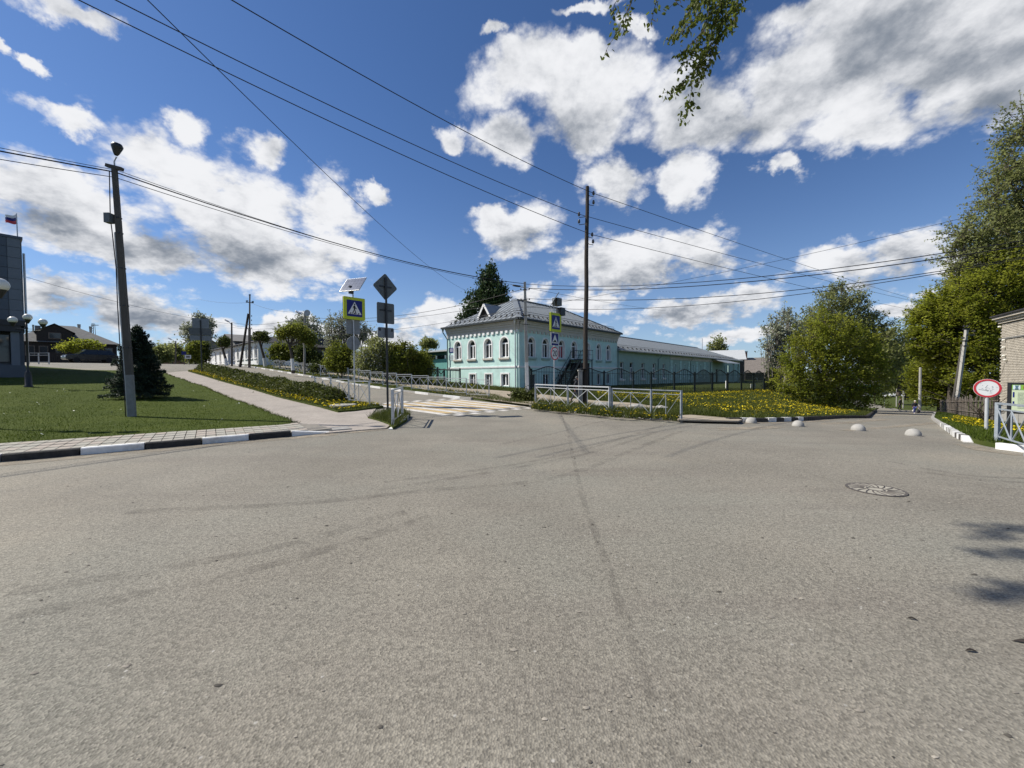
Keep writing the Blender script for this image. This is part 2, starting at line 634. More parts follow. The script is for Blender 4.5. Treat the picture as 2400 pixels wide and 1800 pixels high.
# ================================================================== ground
def asphalt_mat():
    m = bpy.data.materials.new('asphalt')
    m.use_nodes = True
    t = m.node_tree
    L = t.links.new
    bs = t.nodes['Principled BSDF']
    bs.inputs['Specular IOR Level'].default_value = .25
    tc = t.nodes.new('ShaderNodeTexCoord').outputs['Object']

    def noise(scale, det, rough=.6, vec=tc):
        n = t.nodes.new('ShaderNodeTexNoise')
        n.inputs['Scale'].default_value = scale
        n.inputs['Detail'].default_value = det
        n.inputs['Roughness'].default_value = rough
        L(vec, n.inputs['Vector'])
        return n.outputs[0]

    def mapr(v, a, b, c=0.0, d=1.0):
        n = t.nodes.new('ShaderNodeMapRange')
        for k, x in zip(('From Min', 'From Max', 'To Min', 'To Max'), (a, b, c, d)):
            n.inputs[k].default_value = x
        L(v, n.inputs['Value'])
        return n.outputs[0]

    def mix(f, a, b, mode='MIX'):
        n = t.nodes.new('ShaderNodeMix')
        n.data_type = 'RGBA'
        n.blend_type = mode
        if isinstance(f, float):
            n.inputs[0].default_value = f
        else:
            L(f, n.inputs[0])
        for i, x in ((6, a), (7, b)):
            if isinstance(x, tuple):
                n.inputs[i].default_value = (*x, 1)
            else:
                L(x, n.inputs[i])
        return n.outputs[2]
    base = mix(mapr(noise(.35, 7, .66), .36, .64), (.240, .219, .178), (.175, .159, .129))
    base = mix(mapr(noise(.23, 3), .45, .65), base, (.205, .196, .162))
    base = mix(mapr(noise(.11, 4, .6), .52, .62, 0, .6), base, (.285, .252, .196))   # sandy worn areas           # greenish worn patches
    mp = t.nodes.new('ShaderNodeMapping')
    mp.inputs['Rotation'].default_value = (0, 0, radians(28))
    mp.inputs['Scale'].default_value = (.16, 1.5, 1)
    L(tc, mp.inputs[0])
    base = mix(mapr(noise(1.0, 5, .6, mp.outputs[0]), .52, .72, 0, .55), base, (.165, .146, .122))   # tracks worn by tyres
    vo = t.nodes.new('ShaderNodeTexVoronoi')
    vo.inputs['Scale'].default_value = 85
    L(tc, vo.inputs['Vector'])
    sx = t.nodes.new('ShaderNodeSeparateColor')
    L(vo.outputs['Color'], sx.inputs[0])
    grain = mapr(sx.outputs[0], 0, 1, .66, 1.30)
    gn = t.nodes.new('ShaderNodeMix')
    gn.data_type = 'RGBA'
    gn.blend_type = 'MULTIPLY'
    gn.inputs[0].default_value = 1
    L(base, gn.inputs[6])
    L(grain, gn.inputs[7])
    col = gn.outputs[2]
    fine = noise(34, 3, .7)
    col = mix(mapr(noise(26, 2, .6), .50, .62, 0, .22), col, (.36, .33, .27))   # bare stones in the worn binder
    col = mix(mapr(noise(19, 3, .6), .56, .66, 0, .45), col, (.13, .12, .10))
    col = mix(mapr(fine, .30, .40, .55, 0), col, (.10, .09, .08))                # pits between stones
    vo2 = t.nodes.new('ShaderNodeTexVoronoi')
    vo2.inputs['Scale'].default_value = 7
    L(tc, vo2.inputs['Vector'])
    col = mix(mapr(vo2.outputs['Distance'], .03, .075, .8, 0), col, (.42, .40, .36))   # pale chips
    col = mix(mapr(noise(2.6, 8, .75), .66, .74, 0, .55), col, (.10, .09, .08))    # small stains
    col = mix(mapr(noise(.9, 6, .7), .66, .76, 0, .5), col, (.105, .095, .085))    # oil and patching
    L(col, bs.inputs['Base Color'])
    bs.inputs['Roughness'].default_value = .85
    bp = t.nodes.new('ShaderNodeBump')
    bp.inputs['Strength'].default_value = .4
    bp.inputs['Distance'].default_value = .012
    hm = t.nodes.new('ShaderNodeMath')
    hm.operation = 'ADD'
    L(vo.outputs['Distance'], hm.inputs[0])
    L(fine, hm.inputs[1])
    L(hm.outputs[0], bp.inputs['Height'])
    L(bp.outputs[0], bs.inputs['Normal'])
    return m


def soil_mat(name, grass, grass2, earth, bare):
    m = mat(name, grass, .95, col2=grass2, scale=1.3, detail=8, bump=.8, bscale=22, spec=.1)
    t = m.node_tree
    bs = t.nodes['Principled BSDF']
    src = bs.inputs['Base Color'].links[0].from_socket
    tc = t.nodes.new('ShaderNodeTexCoord').outputs['Object']
    nz = t.nodes.new('ShaderNodeTexNoise')
    nz.inputs['Scale'].default_value = .8
    nz.inputs['Detail'].default_value = 8
    nz.inputs['Roughness'].default_value = .7
    t.links.new(tc, nz.inputs['Vector'])
    mr_ = t.nodes.new('ShaderNodeMapRange')
    mr_.inputs['From Min'].default_value = bare
    mr_.inputs['From Max'].default_value = bare + .1
    t.links.new(nz.outputs[0], mr_.inputs['Value'])
    mx = t.nodes.new('ShaderNodeMix')
    mx.data_type = 'RGBA'
    t.links.new(mr_.outputs[0], mx.inputs[0])
    t.links.new(src, mx.inputs[6])
    mx.inputs[7].default_value = (*earth, 1)
    t.links.new(mx.outputs[2], bs.inputs['Base Color'])
    return m


def paver_mat(name, c1, c2, joint, scale, bw, bh, rot):
    m = bpy.data.materials.new(name)
    m.use_nodes = True
    t = m.node_tree
    bs = t.nodes['Principled BSDF']
    bs.inputs['Roughness'].default_value = .9
    bs.inputs['Specular IOR Level'].default_value = .2
    tc = t.nodes.new('ShaderNodeTexCoord').outputs['Object']
    mp = t.nodes.new('ShaderNodeMapping')
    mp.inputs['Rotation'].default_value = (0, 0, rot)
    t.links.new(tc, mp.inputs[0])
    br = t.nodes.new('ShaderNodeTexBrick')
    br.inputs['Color1'].default_value = (*c1, 1)
    br.inputs['Color2'].default_value = (*c2, 1)
    br.inputs['Mortar'].default_value = (*joint, 1)
    br.inputs['Scale'].default_value = scale
    br.inputs['Mortar Size'].default_value = .012
    br.inputs['Brick Width'].default_value = bw
    br.inputs['Row Height'].default_value = bh
    t.links.new(mp.outputs[0], br.inputs['Vector'])
    nz = t.nodes.new('ShaderNodeTexNoise')
    nz.inputs['Scale'].default_value = 1.2
    nz.inputs['Detail'].default_value = 8
    t.links.new(tc, nz.inputs['Vector'])
    mr_ = t.nodes.new('ShaderNodeMapRange')
    mr_.inputs['To Min'].default_value = .75
    mr_.inputs['To Max'].default_value = 1.2
    t.links.new(nz.outputs[0], mr_.inputs['Value'])
    mx = t.nodes.new('ShaderNodeMix')
    mx.data_type = 'RGBA'
    mx.blend_type = 'MULTIPLY'
    mx.inputs[0].default_value = 1
    t.links.new(br.outputs[0], mx.inputs[6])
    t.links.new(mr_.outputs[0], mx.inputs[7])
    t.links.new(mx.outputs[2], bs.inputs['Base Color'])
    bp = t.nodes.new('ShaderNodeBump')
    bp.inputs['Strength'].default_value = .4
    bp.inputs['Distance'].default_value = .01
    t.links.new(br.outputs['Fac'], bp.inputs['Height'])
    bp.invert = True
    t.links.new(bp.outputs[0], bs.inputs['Normal'])
    return m


ASPH = asphalt_mat()
M['lawn'] = soil_mat('lawn_turf', (.040, .058, .006), (.062, .080, .010), (.13, .11, .06), .70)
M['verge'] = soil_mat('verge_turf', (.040, .058, .012), (.075, .088, .020), (.20, .165, .115), .66)
M['sand'] = soil_mat('sandy_earth', (.30, .255, .19), (.36, .31, .24), (.07, .085, .02), .60)
M['paving'] = paver_mat('path_paving', (.40, .355, .305), (.35, .31, .27), (.26, .23, .20), 1.0, .2, .1, radians(48))
M['sett'] = mat('sett', (.34, .32, .27), .9, .16, 3, .3, 60, coords='Object', dirt=.12)
M['zebra_white'] = mat('zebra_white', (.56, .53, .48), .8, .18, 5, .2, 60, dirt=.55)
M['zebra_yellow'] = mat('zebra_yellow', (.47, .345, .17), .8, .18, 5, .2, 60, dirt=.65)


def grid_mesh(name, xs, ys, material, off=0.0, hole=None):
    X, Y = np.meshgrid(xs, ys)
    Z = Hn(X, Y) + off
    V = np.stack([X, Y, Z], -1).reshape(-1, 3)
    nx, ny = len(xs), len(ys)
    i, j = np.meshgrid(np.arange(nx - 1), np.arange(ny - 1))
    a = (j * nx + i).ravel()
    F = np.stack([a, a + 1, a + nx + 1, a + nx], -1)
    if hole:
        cx = (xs[:-1] + xs[1:]) / 2
        cy = (ys[:-1] + ys[1:]) / 2
        CX, CY = np.meshgrid(cx, cy)
        keep = ~((CX > hole[0]) & (CX < hole[1]) & (CY > hole[2]) & (CY < hole[3])).ravel()
        F = F[keep]
    me = np_mesh(name, V, F, material)
    me.polygons.foreach_set('use_smooth', [True] * len(me.polygons))
    return put(name, me)


X0, X1, Y0, Y1 = -80, 150, -14, 150
tag(grid_mesh('road', np.arange(X0, X1 + .1, 1.0), np.arange(Y0, Y1 + .1, 1.0), ASPH), kind='structure')
far = [160, 180, 210, 260, 340, 460, 640, 900, 1300]
xs = np.array([-v for v in reversed(far)] + [-130, -100] + list(np.arange(X0, X1 + 1, 10.0)) + far[1:], dtype=float)
xs = np.unique(xs)
ys = np.unique(np.array([-v for v in reversed(far)] + [-100, -50, -30] + [-14] + list(np.arange(-10, 150, 10.0)) + [150] + far, dtype=float))
tag(grid_mesh('ground', xs, ys, M['verge'], -.02, (X0, X1, Y0, Y1)), kind='structure')


def patch(name, poly, off, material, step=1.0, skirt=.25, kind='structure', parent=None, lift=None):
    "a sheet of ground with the given plan outline, following the terrain"
    bm = bmesh.new()
    vs = [bm.verts.new((p[0], p[1], 0)) for p in poly]
    bm.faces.new(vs)
    bmesh.ops.triangulate(bm, faces=bm.faces[:])
    for ax in (0, 1):
        lo = min(p[ax] for p in poly)
        hi = max(p[ax] for p in poly)
        k = math.floor(lo / step) + 1
        while k * step < hi:
            co = Vector((k * step, 0, 0)) if ax == 0 else Vector((0, k * step, 0))
            no = Vector((1, 0, 0)) if ax == 0 else Vector((0, 1, 0))
            bmesh.ops.bisect_plane(bm, geom=bm.verts[:] + bm.edges[:] + bm.faces[:], plane_co=co, plane_no=no, dist=1e-5)
            k += 1
    bmesh.ops.recalc_face_normals(bm, faces=bm.faces)
    for f in bm.faces:
        if f.normal.z < 0:
            f.normal_flip()
    for v in bm.verts:
        v.co.z = H(v.co.x, v.co.y) + off + (lift(v.co.x, v.co.y) if lift else 0)
    if skirt:
        be = [e for e in bm.edges if len(e.link_faces) == 1]
        r = bmesh.ops.extrude_edge_only(bm, edges=be)
        for g in r['geom']:
            if isinstance(g, bmesh.types.BMVert):
                g.co.z -= skirt
    me = bpy.data.meshes.new(name)
    bm.to_mesh(me)
    bm.free()
    me.materials.append(material)
    return put(name, me, parent, kind=kind)


def pix(*pts, off=0.1):
    return [tuple(gp(x, y, off).xy) for x, y in pts]


def ext(a, b, d):
    a, b = Vector(a), Vector(b)
    return tuple(b + (b - a).normalized() * d)


# --- left pavement, lawn and path
kerb_px = [(2, 1083.6), (186, 1068), (340, 1053.5), (473, 1041.5), (584, 1032), (683, 1023.5)]
kerb_xy = [Vector(gp(x, y).xy) for x, y in kerb_px]
kd = (kerb_xy[-1] - kerb_xy[0]).normalized()
kn = Vector((-kd.y, kd.x))                       # from the road towards the lawn
kerb_out = kerb_xy[0] - kd * 24
kerb_end = kerb_xy[-1] + kd * 1.05
lawn_front = pix((0, 1041), (181, 1029.5), (400, 1014), (549, 1004.6), (666, 996.5), (697, 991))
lawn_side = pix((661, 976), (630, 966), (585, 948), (531, 930), (477, 906), (426, 889), (383, 874.5))
lawn_back = pix((345, 868), (245, 868), (200, 867))
lf0 = Vector(lawn_front[0])
lawn_out = lf0 - kd * 24
# ragged lawn edge beside the path
side = []
for a, b in zip([lawn_front[-1]] + lawn_side[:-1], lawn_side):
    n = max(2, int((Vector(b) - Vector(a)).length / .5))
    for i in range(1, n + 1):
        p = Vector(a).lerp(Vector(b), i / n)
        side.append((p.x + R.uniform(-.09, .09), p.y + R.uniform(-.09, .09)))
lawn_poly = [tuple(lawn_out)] + lawn_front + side + lawn_back + [(-62, 40), (-62, -6)]
patch('lawn', lawn_poly, .11, M['lawn'], 1.0)

pav = bpy.data.objects.new('pavement', None)
COL.objects.link(pav)
tag(pav, kind='structure')
strip_poly = [tuple(kerb_out + kn * .14), tuple(kerb_xy[0] + kn * .14), tuple(kerb_xy[-1] + kn * .14), tuple(kerb_end + kn * .3)] + pix((745, 994)) + [lawn_front[-1]] + [tuple(Vector(p) - kn * .01) for p in reversed(lawn_front[:-1])] + [tuple(lawn_out)]
patch('bedding', strip_poly, .085, mat('bedding', (.22, .2, .17), .95, .2, 8, .3, 60), 1.0, parent=pav)
# individual setts of the strip
sett = MB().box((-.096, -.195, 0), (.096, .195, .05))
sett.v = [(x * (.95 if z > .04 else 1), y * (.975 if z > .04 else 1), z) for x, y, z in sett.v]
sett_me = sett.mesh('sett', M['sett'])
sett_me2 = sett.mesh('sett', mat('sett_warm', (.36, .315, .265), .9, .14, 3, .3, 60, dirt=.12))
width_at = lambda d: None
lfv = [Vector(p) for p in [tuple(lawn_out)] + lawn_front]


def strip_width(d):
    "distance from kerb back edge to the lawn at chainage d"
    o = kerb_xy[0] + kd * d
    for a, b in zip(lfv, lfv[1:]):
        da, db = (a - kerb_xy[0]).dot(kd), (b - kerb_xy[0]).dot(kd)
        if da <= d <= db:
            p = a.lerp(b, (d - da) / max(1e-6, db - da))
            return (p - o).dot(kn)
    return None


d = -7.2
total = (kerb_xy[-1] - kerb_xy[0]).length
while d < total + 1.6:
    w = strip_width(d)
    if w:
        n = max(1, int((w - .15) / .4))
        rows = max(1, round((w - .15) / .4))
        rl = (w - .16) / rows
        for k in range(rows):
            p = kerb_xy[0] + kd * d + kn * (.155 + rl * (k + .5))
            o = put('tile', sett_me if R.random() < .68 else sett_me2, pav, (p.x, p.y, H(p.x, p.y) + .077 + R.uniform(0, .004)), (R.uniform(-.008, .008), R.uniform(-.008, .008), atan2(kd.y, kd.x)), (1, rl / .4, 1))
    d += .198

path_right = pix((440, 869), (513, 890.5), (585, 909), (657, 930), (750, 951.5), (792, 963), (831, 960), (884, 953.5), off=.04)
path_low = pix((868, 976), (918, 995), (905, 1004), (840, 1009), (762, 1016), off=.02)
path_poly = list(reversed(pix((661, 976), (630, 966), (585, 948), (531, 930), (477, 906), (426, 889), (383, 874.5), off=.04))) + [lawn_front[-1]] + pix((745, 994)) + [tuple(kerb_end + kn * .3)] + list(reversed(path_low)) + list(reversed(path_right))
# widen under the lawn edge a little
patch('path', path_poly, .035, M['paving'], 1.0, skirt=.1)
for pxy in (((745, 1001), .42), ):
    c = gp(*pxy[0], .05)

# --- verge with the hedge, between path and street
f2 = Vector((-6.4, 17.5))
s2, t2 = st(f2.x, f2.y)
TV = t2 + .45                                     # street edge of the verge
verge_edge = [tuple(ST(s, TV).xy) for s in (34, 30, 26, 22, 18, 14, 10, 6, 3, s2 - .4)]
verge_poly = pix((440, 869), (513, 890.5), (585, 909), (657, 930), (750, 951.5), (792, 963), (831, 960), (884, 953.5), off=.1) + list(reversed(verge_edge))
patch('verge', verge_poly, .10, M['verge'], .8)
isl_poly = pix((862, 976), (885, 970), (905, 963), (950, 962), (953, 968), (962, 971), (952, 982), (935, 992), (921, 999), (910, 990), (890, 983), off=.1)
patch('island', isl_poly, .08, M['verge'], .6)

# --- corner ground on the far side of the crossing, up the street, round the mint house and down the bank to the lane
corner_px = pix((1245, 953), (1280, 957), (1320, 964), (1375, 969.5), (1445, 975.5), (1522, 981.5), (1600, 985), (1700, 988.5), (1788, 988.5), (1864, 986), (1962, 980), off=.0)
lane_l = [tuple(Vector((12.6, 14.3)).lerp(Vector((52.5, 56)), k / 6)) for k in range(1, 7)] + [(60, 66), (73, 80), (86, 100), (100, 130), (104, 149)]
TK1 = -.95                                        # kerb line of the street, beside fence
corner_poly = [tuple(ST(s, TK1).xy) for s in (62, 50, 40, 30, 20, 12, 6, 2.5)] + [tuple(ST(.6, -.75).xy)] + corner_px + lane_l + [(60, 149), (-40, 110), tuple(ST(62, 60).xy)]
patch('corner_ground', corner_poly, .10, M['verge'], 1.5)
CZ = .10
# sandy footway behind the railings and past the house
foot = [tuple(ST(s, t).xy) for s, t in ((46, 2.0), (30, 2.1), (15, 2.2), (5, 2.3), (1.5, 2.0), (-.5, .9), (-2.2, -.2))] + pix((1283, 955), off=.1) + pix((1300, 945), (1345, 947), (1400, 953), (1500, 962), (1560, 958), (1480, 945), (1400, 940), (1340, 934), (1290, 927), (1250, 922), off=.1) + [tuple(ST(s, t).xy) for s, t in ((5.2, 5.4), (8, 4.2), (15, 3.9), (30, 3.8), (46, 3.7))]
patch('footway', foot, .125, M['sand'], 1.5, skirt=.05)
sand2 = pix((1590, 984), (1660, 986), (1730, 987.5), (1740, 984), (1690, 979), (1620, 973), (1580, 975), off=.1)
patch('worn_patch', sand2, .118, M['sand'], .8, skirt=.05)

# --- ground right of the lane
kerb_r = pix((2600, 1085), (2400, 1058.5), (2345, 1052), (2307, 1045), (2282, 1038.5), (2253, 1024), (2217, 1000), (2190, 982), off=.0)
lane_r = [tuple(Vector(kerb_r[-1]).lerp(Vector((60, 55)), k / 6)) for k in range(1, 7)] + [(68, 65), (80, 79), (92, 98), (108, 128), (112, 149)]
right_poly = kerb_r + lane_r + [(149, 149), (149, -13), (13, -13)]
patch('right_ground', right_poly, .10, M['verge'], 1.5)
grass_isl = pix((2072, 945), (2075, 956), (2138, 956), (2140, 940), off=.1)
patch('grass_triangle', grass_isl, .12, M['verge'], 2.0)

# --- kerbs, stone by stone
KERBS = 0


def kerb_run(name, pts, colours, h0=.14, w=.15, length=1.0, ramps=(), inner=1, fill=None):
    "stones along a plan polyline; colours is a repeating list of materials"
    root = bpy.data.objects.new(name, None)
    COL.objects.link(root)
    tag(root, kind='structure')
    pts = [Vector(p) for p in pts]
    cum = [0]
    for a, b in zip(pts, pts[1:]):
        cum.append(cum[-1] + (b - a).length)

    def pos(dd):
        dd = min(max(dd, 0), cum[-1])
        for i in range(len(pts) - 1):
            if dd <= cum[i + 1] + 1e-9:
                return pts[i].lerp(pts[i + 1], (dd - cum[i]) / max(1e-9, cum[i + 1] - cum[i]))
        return pts[-1]
    bounds = list(np.arange(0, cum[-1] - .3, length)) + [cum[-1]] if not isinstance(length, list) else length
    for i, (a, b) in enumerate(zip(bounds, bounds[1:])):
        pa, pb = pos(a + .012), pos(b - .012)
        dd = (pb - pa).normalized()
        nn = Vector((-dd.y, dd.x)) * inner
        ha = hb = h0
        if i == len(bounds) - 2 and -1 in dict(ramps):
            ha, hb = dict(ramps)[-1]
        if i in dict(ramps):
            ha, hb = dict(ramps)[i]
        j = R.uniform(-.006, .006)
        mb = MB()
        z0a, z0b = H(*pa), H(*pb)
        c = .02
        vs = []
        for p, z, h in ((pa, z0a, ha), (pb, z0b, hb)):
            q = p + nn * w
            ci = min(c, h * .5)
            vs += [(p.x, p.y, z - .15), (p.x, p.y, z + h - ci + j), (p.x + nn.x * c, p.y + nn.y * c, z + h + j), (q.x, q.y, z + h + j), (q.x, q.y, z - .15)]
        fs = [(0, 1, 2, 3, 4), (9, 8, 7, 6, 5)] + [(k, k + 5, (k + 1) % 5 + 5, (k + 1) % 5) for k in range(5)]
        mb.add(vs, fs)
        mb.build('kerb_stone', colours[i % len(colours)], root)
    return root


BL, WH, CN = M['kerb_black'], M['white_paint'], M['concrete']
kb = [0.0]
chain = [(p - kerb_xy[0]).length for p in kerb_xy]
runpts = [tuple(kerb_xy[0] - kd * 6.0), tuple(kerb_xy[0]), tuple(kerb_xy[-1]), tuple(kerb_end)]
kerb_run('kerb', runpts, [WH, BL], .15, length=[0, 1.2, 2.4, 3.6, 4.8] + [6.0 + c for c in chain] + [6.0 + chain[-1] + 1.05], ramps=((10, (.145, .02)),))
kerb_run('kerb', [tuple(ST(s, TK1 + .0).xy) for s in np.arange(54, 2.2, -1.5)] + [tuple(ST(2.2, TK1 + .06).xy), tuple(ST(.6, -.75).xy)], [WH, CN], .14, length=1.5, inner=-1)
kerb_run('kerb', [tuple(ST(.6, -.75).xy)] + corner_px[:1], [CN], .05, length=1.2)
kerb_run('kerb', corner_px[:4], [WH, WH, CN, WH], .10, length=1.0, inner=-1)
kerb_run('kerb', corner_px[3:7], [CN, CN, WH, WH, WH, CN, WH], .09, length=.8, inner=-1)
kerb_run('kerb', corner_px[7:] + lane_l[:4], [BL, WH, BL, WH, BL, WH, BL, WH, BL, BL, BL, BL, BL, BL] + [BL] * 60, .15, length=.62, inner=-1)
kr = list(reversed(kerb_r))
kerb_run('kerb', [lane_r[2], lane_r[1], lane_r[0], kerb_r[-1], kerb_r[-2]], [CN], .11, length=1.0, inner=-1)
kerb_run('kerb', kerb_r[6:3:-1], [WH, WH, M['dark_concrete'], WH, M['dark_concrete'], WH, M['dark_concrete'], WH, WH], .14, w=.16, length=.34, inner=-1, ramps=((-1, (.14, .02)),))
kerb_run('kerb', [tuple(Vector(kerb_r[3])), tuple(Vector(kerb_r[2]) + (Vector(kerb_r[3]) - Vector(kerb_r[2])) * .35)], [WH], .13, length=.5, ramps=((0, (.03, .13)),), inner=-1)
kerb_run('kerb', [kerb_r[2], kerb_r[1], kerb_r[0]], [WH], .14, length=.9, inner=-1)
ip = [Vector(p) for p in isl_poly]
kerb_run('kerb', [ip[5], ip[6], ip[8]], [BL, WH, WH], .13, w=.13, length=[0, .42, 1.0, (ip[6] - ip[5]).length + (ip[8] - ip[6]).length], ramps=((2, (.13, .03)),), inner=-1)
kerb_run('kerb', [tuple(ST(s, TV).xy) for s in (32, 26, 20, 14, 8, s2 + 1)], [CN, WH], .12, length=1.5, inner=-1)

# --- crossing: white and yellow bars along the street, chequers on the hump's edges
zeb = thing('crosswalk', 'pedestrian crossing of white and yellow bars painted across the side street', 'crosswalk', (0, 0, 0))
zeb['kind'] = 'structure'


def st_sheet(name, s0, s1, t0, t1, m_, parent, off=.006):
    V, F = [], []
    n = max(1, int(abs(s1 - s0) / .6))
    for i in range(n + 1):
        s = s0 + (s1 - s0) * i / n
        for t in (t0, t1):
            V.append(tuple(ST(s, t, off)))
    for i in range(n):
        F.append((2 * i, 2 * i + 1, 2 * i + 3, 2 * i + 2))
    MB().add(V, F).build(name, m_, parent)


t = -6.75
i = 0
while t < -1.3:
    st_sheet('stripe', -4.0 + R.uniform(-.05, .05), .95 + R.uniform(-.05, .05), t, t + .40, M['zebra_white'] if i % 2 == 0 else M['zebra_yellow'], zeb)
    t += .42
    i += 1
for i in range(15):
    for row in (0, 1):
        if (i + row) % 2 == 0:
            tt = -6.9 + i * .42
            st_sheet('chequer', -4.5 - row * .42, -4.5 - row * .42 + .4, tt, tt + .4, M['zebra_white'], zeb)
            st_sheet('chequer', 1.1 + row * .42, 1.5 + row * .42, tt, tt + .4, M['zebra_white'], zeb)

# --- seams and tyre arcs in the asphalt
def film(name, col, scale, lo, hi, most, stretch=None):
    "a broken film lying on the asphalt: tar, rubber, dust"
    m = mat(name, col, .9, .2, 6, .3, 60)
    t = m.node_tree
    tc = t.nodes.new('ShaderNodeTexCoord').outputs['Object']
    nz = t.nodes.new('ShaderNodeTexNoise')
    nz.inputs['Scale'].default_value = scale
    nz.inputs['Detail'].default_value = 9
    nz.inputs['Roughness'].default_value = .75
    t.links.new(tc, nz.inputs['Vector'])
    r_ = t.nodes.new('ShaderNodeMapRange')
    for k_, v_ in zip(('From Min', 'From Max', 'To Min', 'To Max'), (lo, hi, 0, most)):
        r_.inputs[k_].default_value = v_
    t.links.new(nz.outputs[0], r_.inputs['Value'])
    tr = t.nodes.new('ShaderNodeBsdfTransparent')
    ms = t.nodes.new('ShaderNodeMixShader')
    t.links.new(r_.outputs[0], ms.inputs[0])
    t.links.new(tr.outputs[0], ms.inputs[1])
    t.links.new(t.nodes['Principled BSDF'].outputs[0], ms.inputs[2])
    t.links.new(ms.outputs[0], t.nodes['Material Output'].inputs['Surface'])
    return m


M['seam'] = film('rubber_film', (.10, .09, .078), 3.0, .42, .72, .34)
M['dust'] = film('dust_film', (.34, .29, .22), 1.6, .36, .62, .85)


def seam(pxs, w, name='asphalt_seam'):
    pts = [gp(x, y) for x, y in pxs]
    fine = []
    for i in range(len(pts) - 1):
        p0, p1, p2, p3 = pts[max(i - 1, 0)], pts[i], pts[i + 1], pts[min(i + 2, len(pts) - 1)]
        for k in range(12):
            u = k / 12
            fine.append(.5 * ((2 * p1) + (-p0 + p2) * u + (2 * p0 - 5 * p1 + 4 * p2 - p3) * u * u + (-p0 + 3 * p1 - 3 * p2 + p3) * u ** 3))
    fine.append(pts[-1])
    V, F = [], []
    for i, p in enumerate(fine):
        dd = (fine[min(i + 1, len(fine) - 1)] - fine[max(i - 1, 0)]).xy.normalized()
        nn = Vector((-dd.y, dd.x)) * w / 2 * R.uniform(.8, 1.15)
        a, b = p.xy + nn, p.xy - nn
        V += [(a.x, a.y, H(*a) + .004), (b.x, b.y, H(*b) + .004)]
        if i:
            F.append((2 * i - 2, 2 * i - 1, 2 * i + 1, 2 * i))
    o = MB().add(V, F).build(name, M['seam'])
    tag(o, kind='structure')


seam([(1314, 968), (1330, 1010), (1345, 1080), (1370, 1180), (1410, 1290), (1480, 1500), (1530, 1640)], .07)
seam([(1180, 1040), (1290, 1018), (1400, 990), (1440, 984)], .11)
seam([(900, 1130), (1200, 1090), (1400, 1045), (1560, 995)], .13)
seam([(880, 1150), (1200, 1098), (1420, 1052), (1540, 1012)], .13)
seam([(300, 1200), (700, 1180), (1000, 1150), (1300, 1120), (1480, 1056), (1600, 1010)], .16)
seam([(20, 1390), (400, 1330), (700, 1270), (950, 1200)], .14)
seam([(20, 1445), (400, 1380), (760, 1290), (1010, 1210)], .14)
seam([(2170, 1108), (2300, 1124), (2420, 1132)], .12)
seam([(2050, 1075), (2250, 1112), (2420, 1122)], .10)
seam([(1380, 1005), (1480, 1010), (1580, 1022)], .03)

def dust_strip(pts, w, off=.008):
    V, F = [], []
    pts = [Vector(p) for p in pts]
    for i, p in enumerate(pts):
        dd = (pts[min(i + 1, len(pts) - 1)] - pts[max(i - 1, 0)]).normalized()
        nn = Vector((dd.y, -dd.x)) * w
        q = p + nn
        V += [(p.x, p.y, H(*p) + off), (q.x, q.y, H(*q) + off)]
        if i:
            F.append((2 * i - 2, 2 * i - 1, 2 * i + 1, 2 * i))
    tag(MB().add(V, F).build('kerb_dust', M['dust'], fix=False), kind='structure')


dust_strip([tuple(kerb_xy[0] - kd * 6), tuple(kerb_xy[0]), tuple(kerb_xy[2]), tuple(kerb_xy[-1]), tuple(kerb_end)], .45)
dust_strip(corner_px, .5)
dust_strip([tuple(ST(s, TK1).xy) for s in (40, 30, 20, 12, 6, 2.5)], -.35 * -1)
for (pts_, w_) in (([(1650, 1004), (1780, 1000), (1960, 990), (2060, 982)], .5), ([(1960, 1008), (2080, 1000), (2180, 990)], .35), ([(2000, 976), (2090, 970), (2150, 966)], .6), ([(2290, 1044), (2340, 1058), (2420, 1068)], .4), ([(880, 960), (905, 1008), (820, 1016), (740, 1020)], .5)):
    dust_strip([tuple(gp(x, y).xy) for x, y in pts_], w_, .010)

# --- manhole cover in the carriageway
mc = gp(2052, 1148)
mh = thing('manhole_cover', 'round iron manhole cover with curved spokes set in the asphalt', 'manhole cover', (mc.x, mc.y, mc.z + .003), .4)
M['iron'] = mat('iron', (.09, .08, .072), .7, .25, 12, .3, 60)
M['iron_light'] = mat('iron_light', (.33, .305, .25), .8, .2, 8, .3, 60)
MB().lathe([(.285, .0), (.285, .006), (0.0, .006)], 32).build('plate', M['iron_light'], mh)
MB().lathe([(.285, -.02), (.315, -.02), (.315, .008), (.285, .008), (.285, -.02)], 32).build('ring', M['iron'], mh)
rb = MB()
for k in range(18):
    a = 2 * pi * k / 18
    prev = None
    pts = [(r * cos(a + r * 1.6), r * sin(a + r * 1.6), .0045) for r in (.12, .17, .22, .285)]
    rb.tube(pts, .010, 4)
rb.build('rib', M['iron'], mh)
MB().lathe([(.08, .003), (.10, .003), (.10, .010), (.08, .010), (.08, .003)], 24).build('boss', M['iron'], mh)

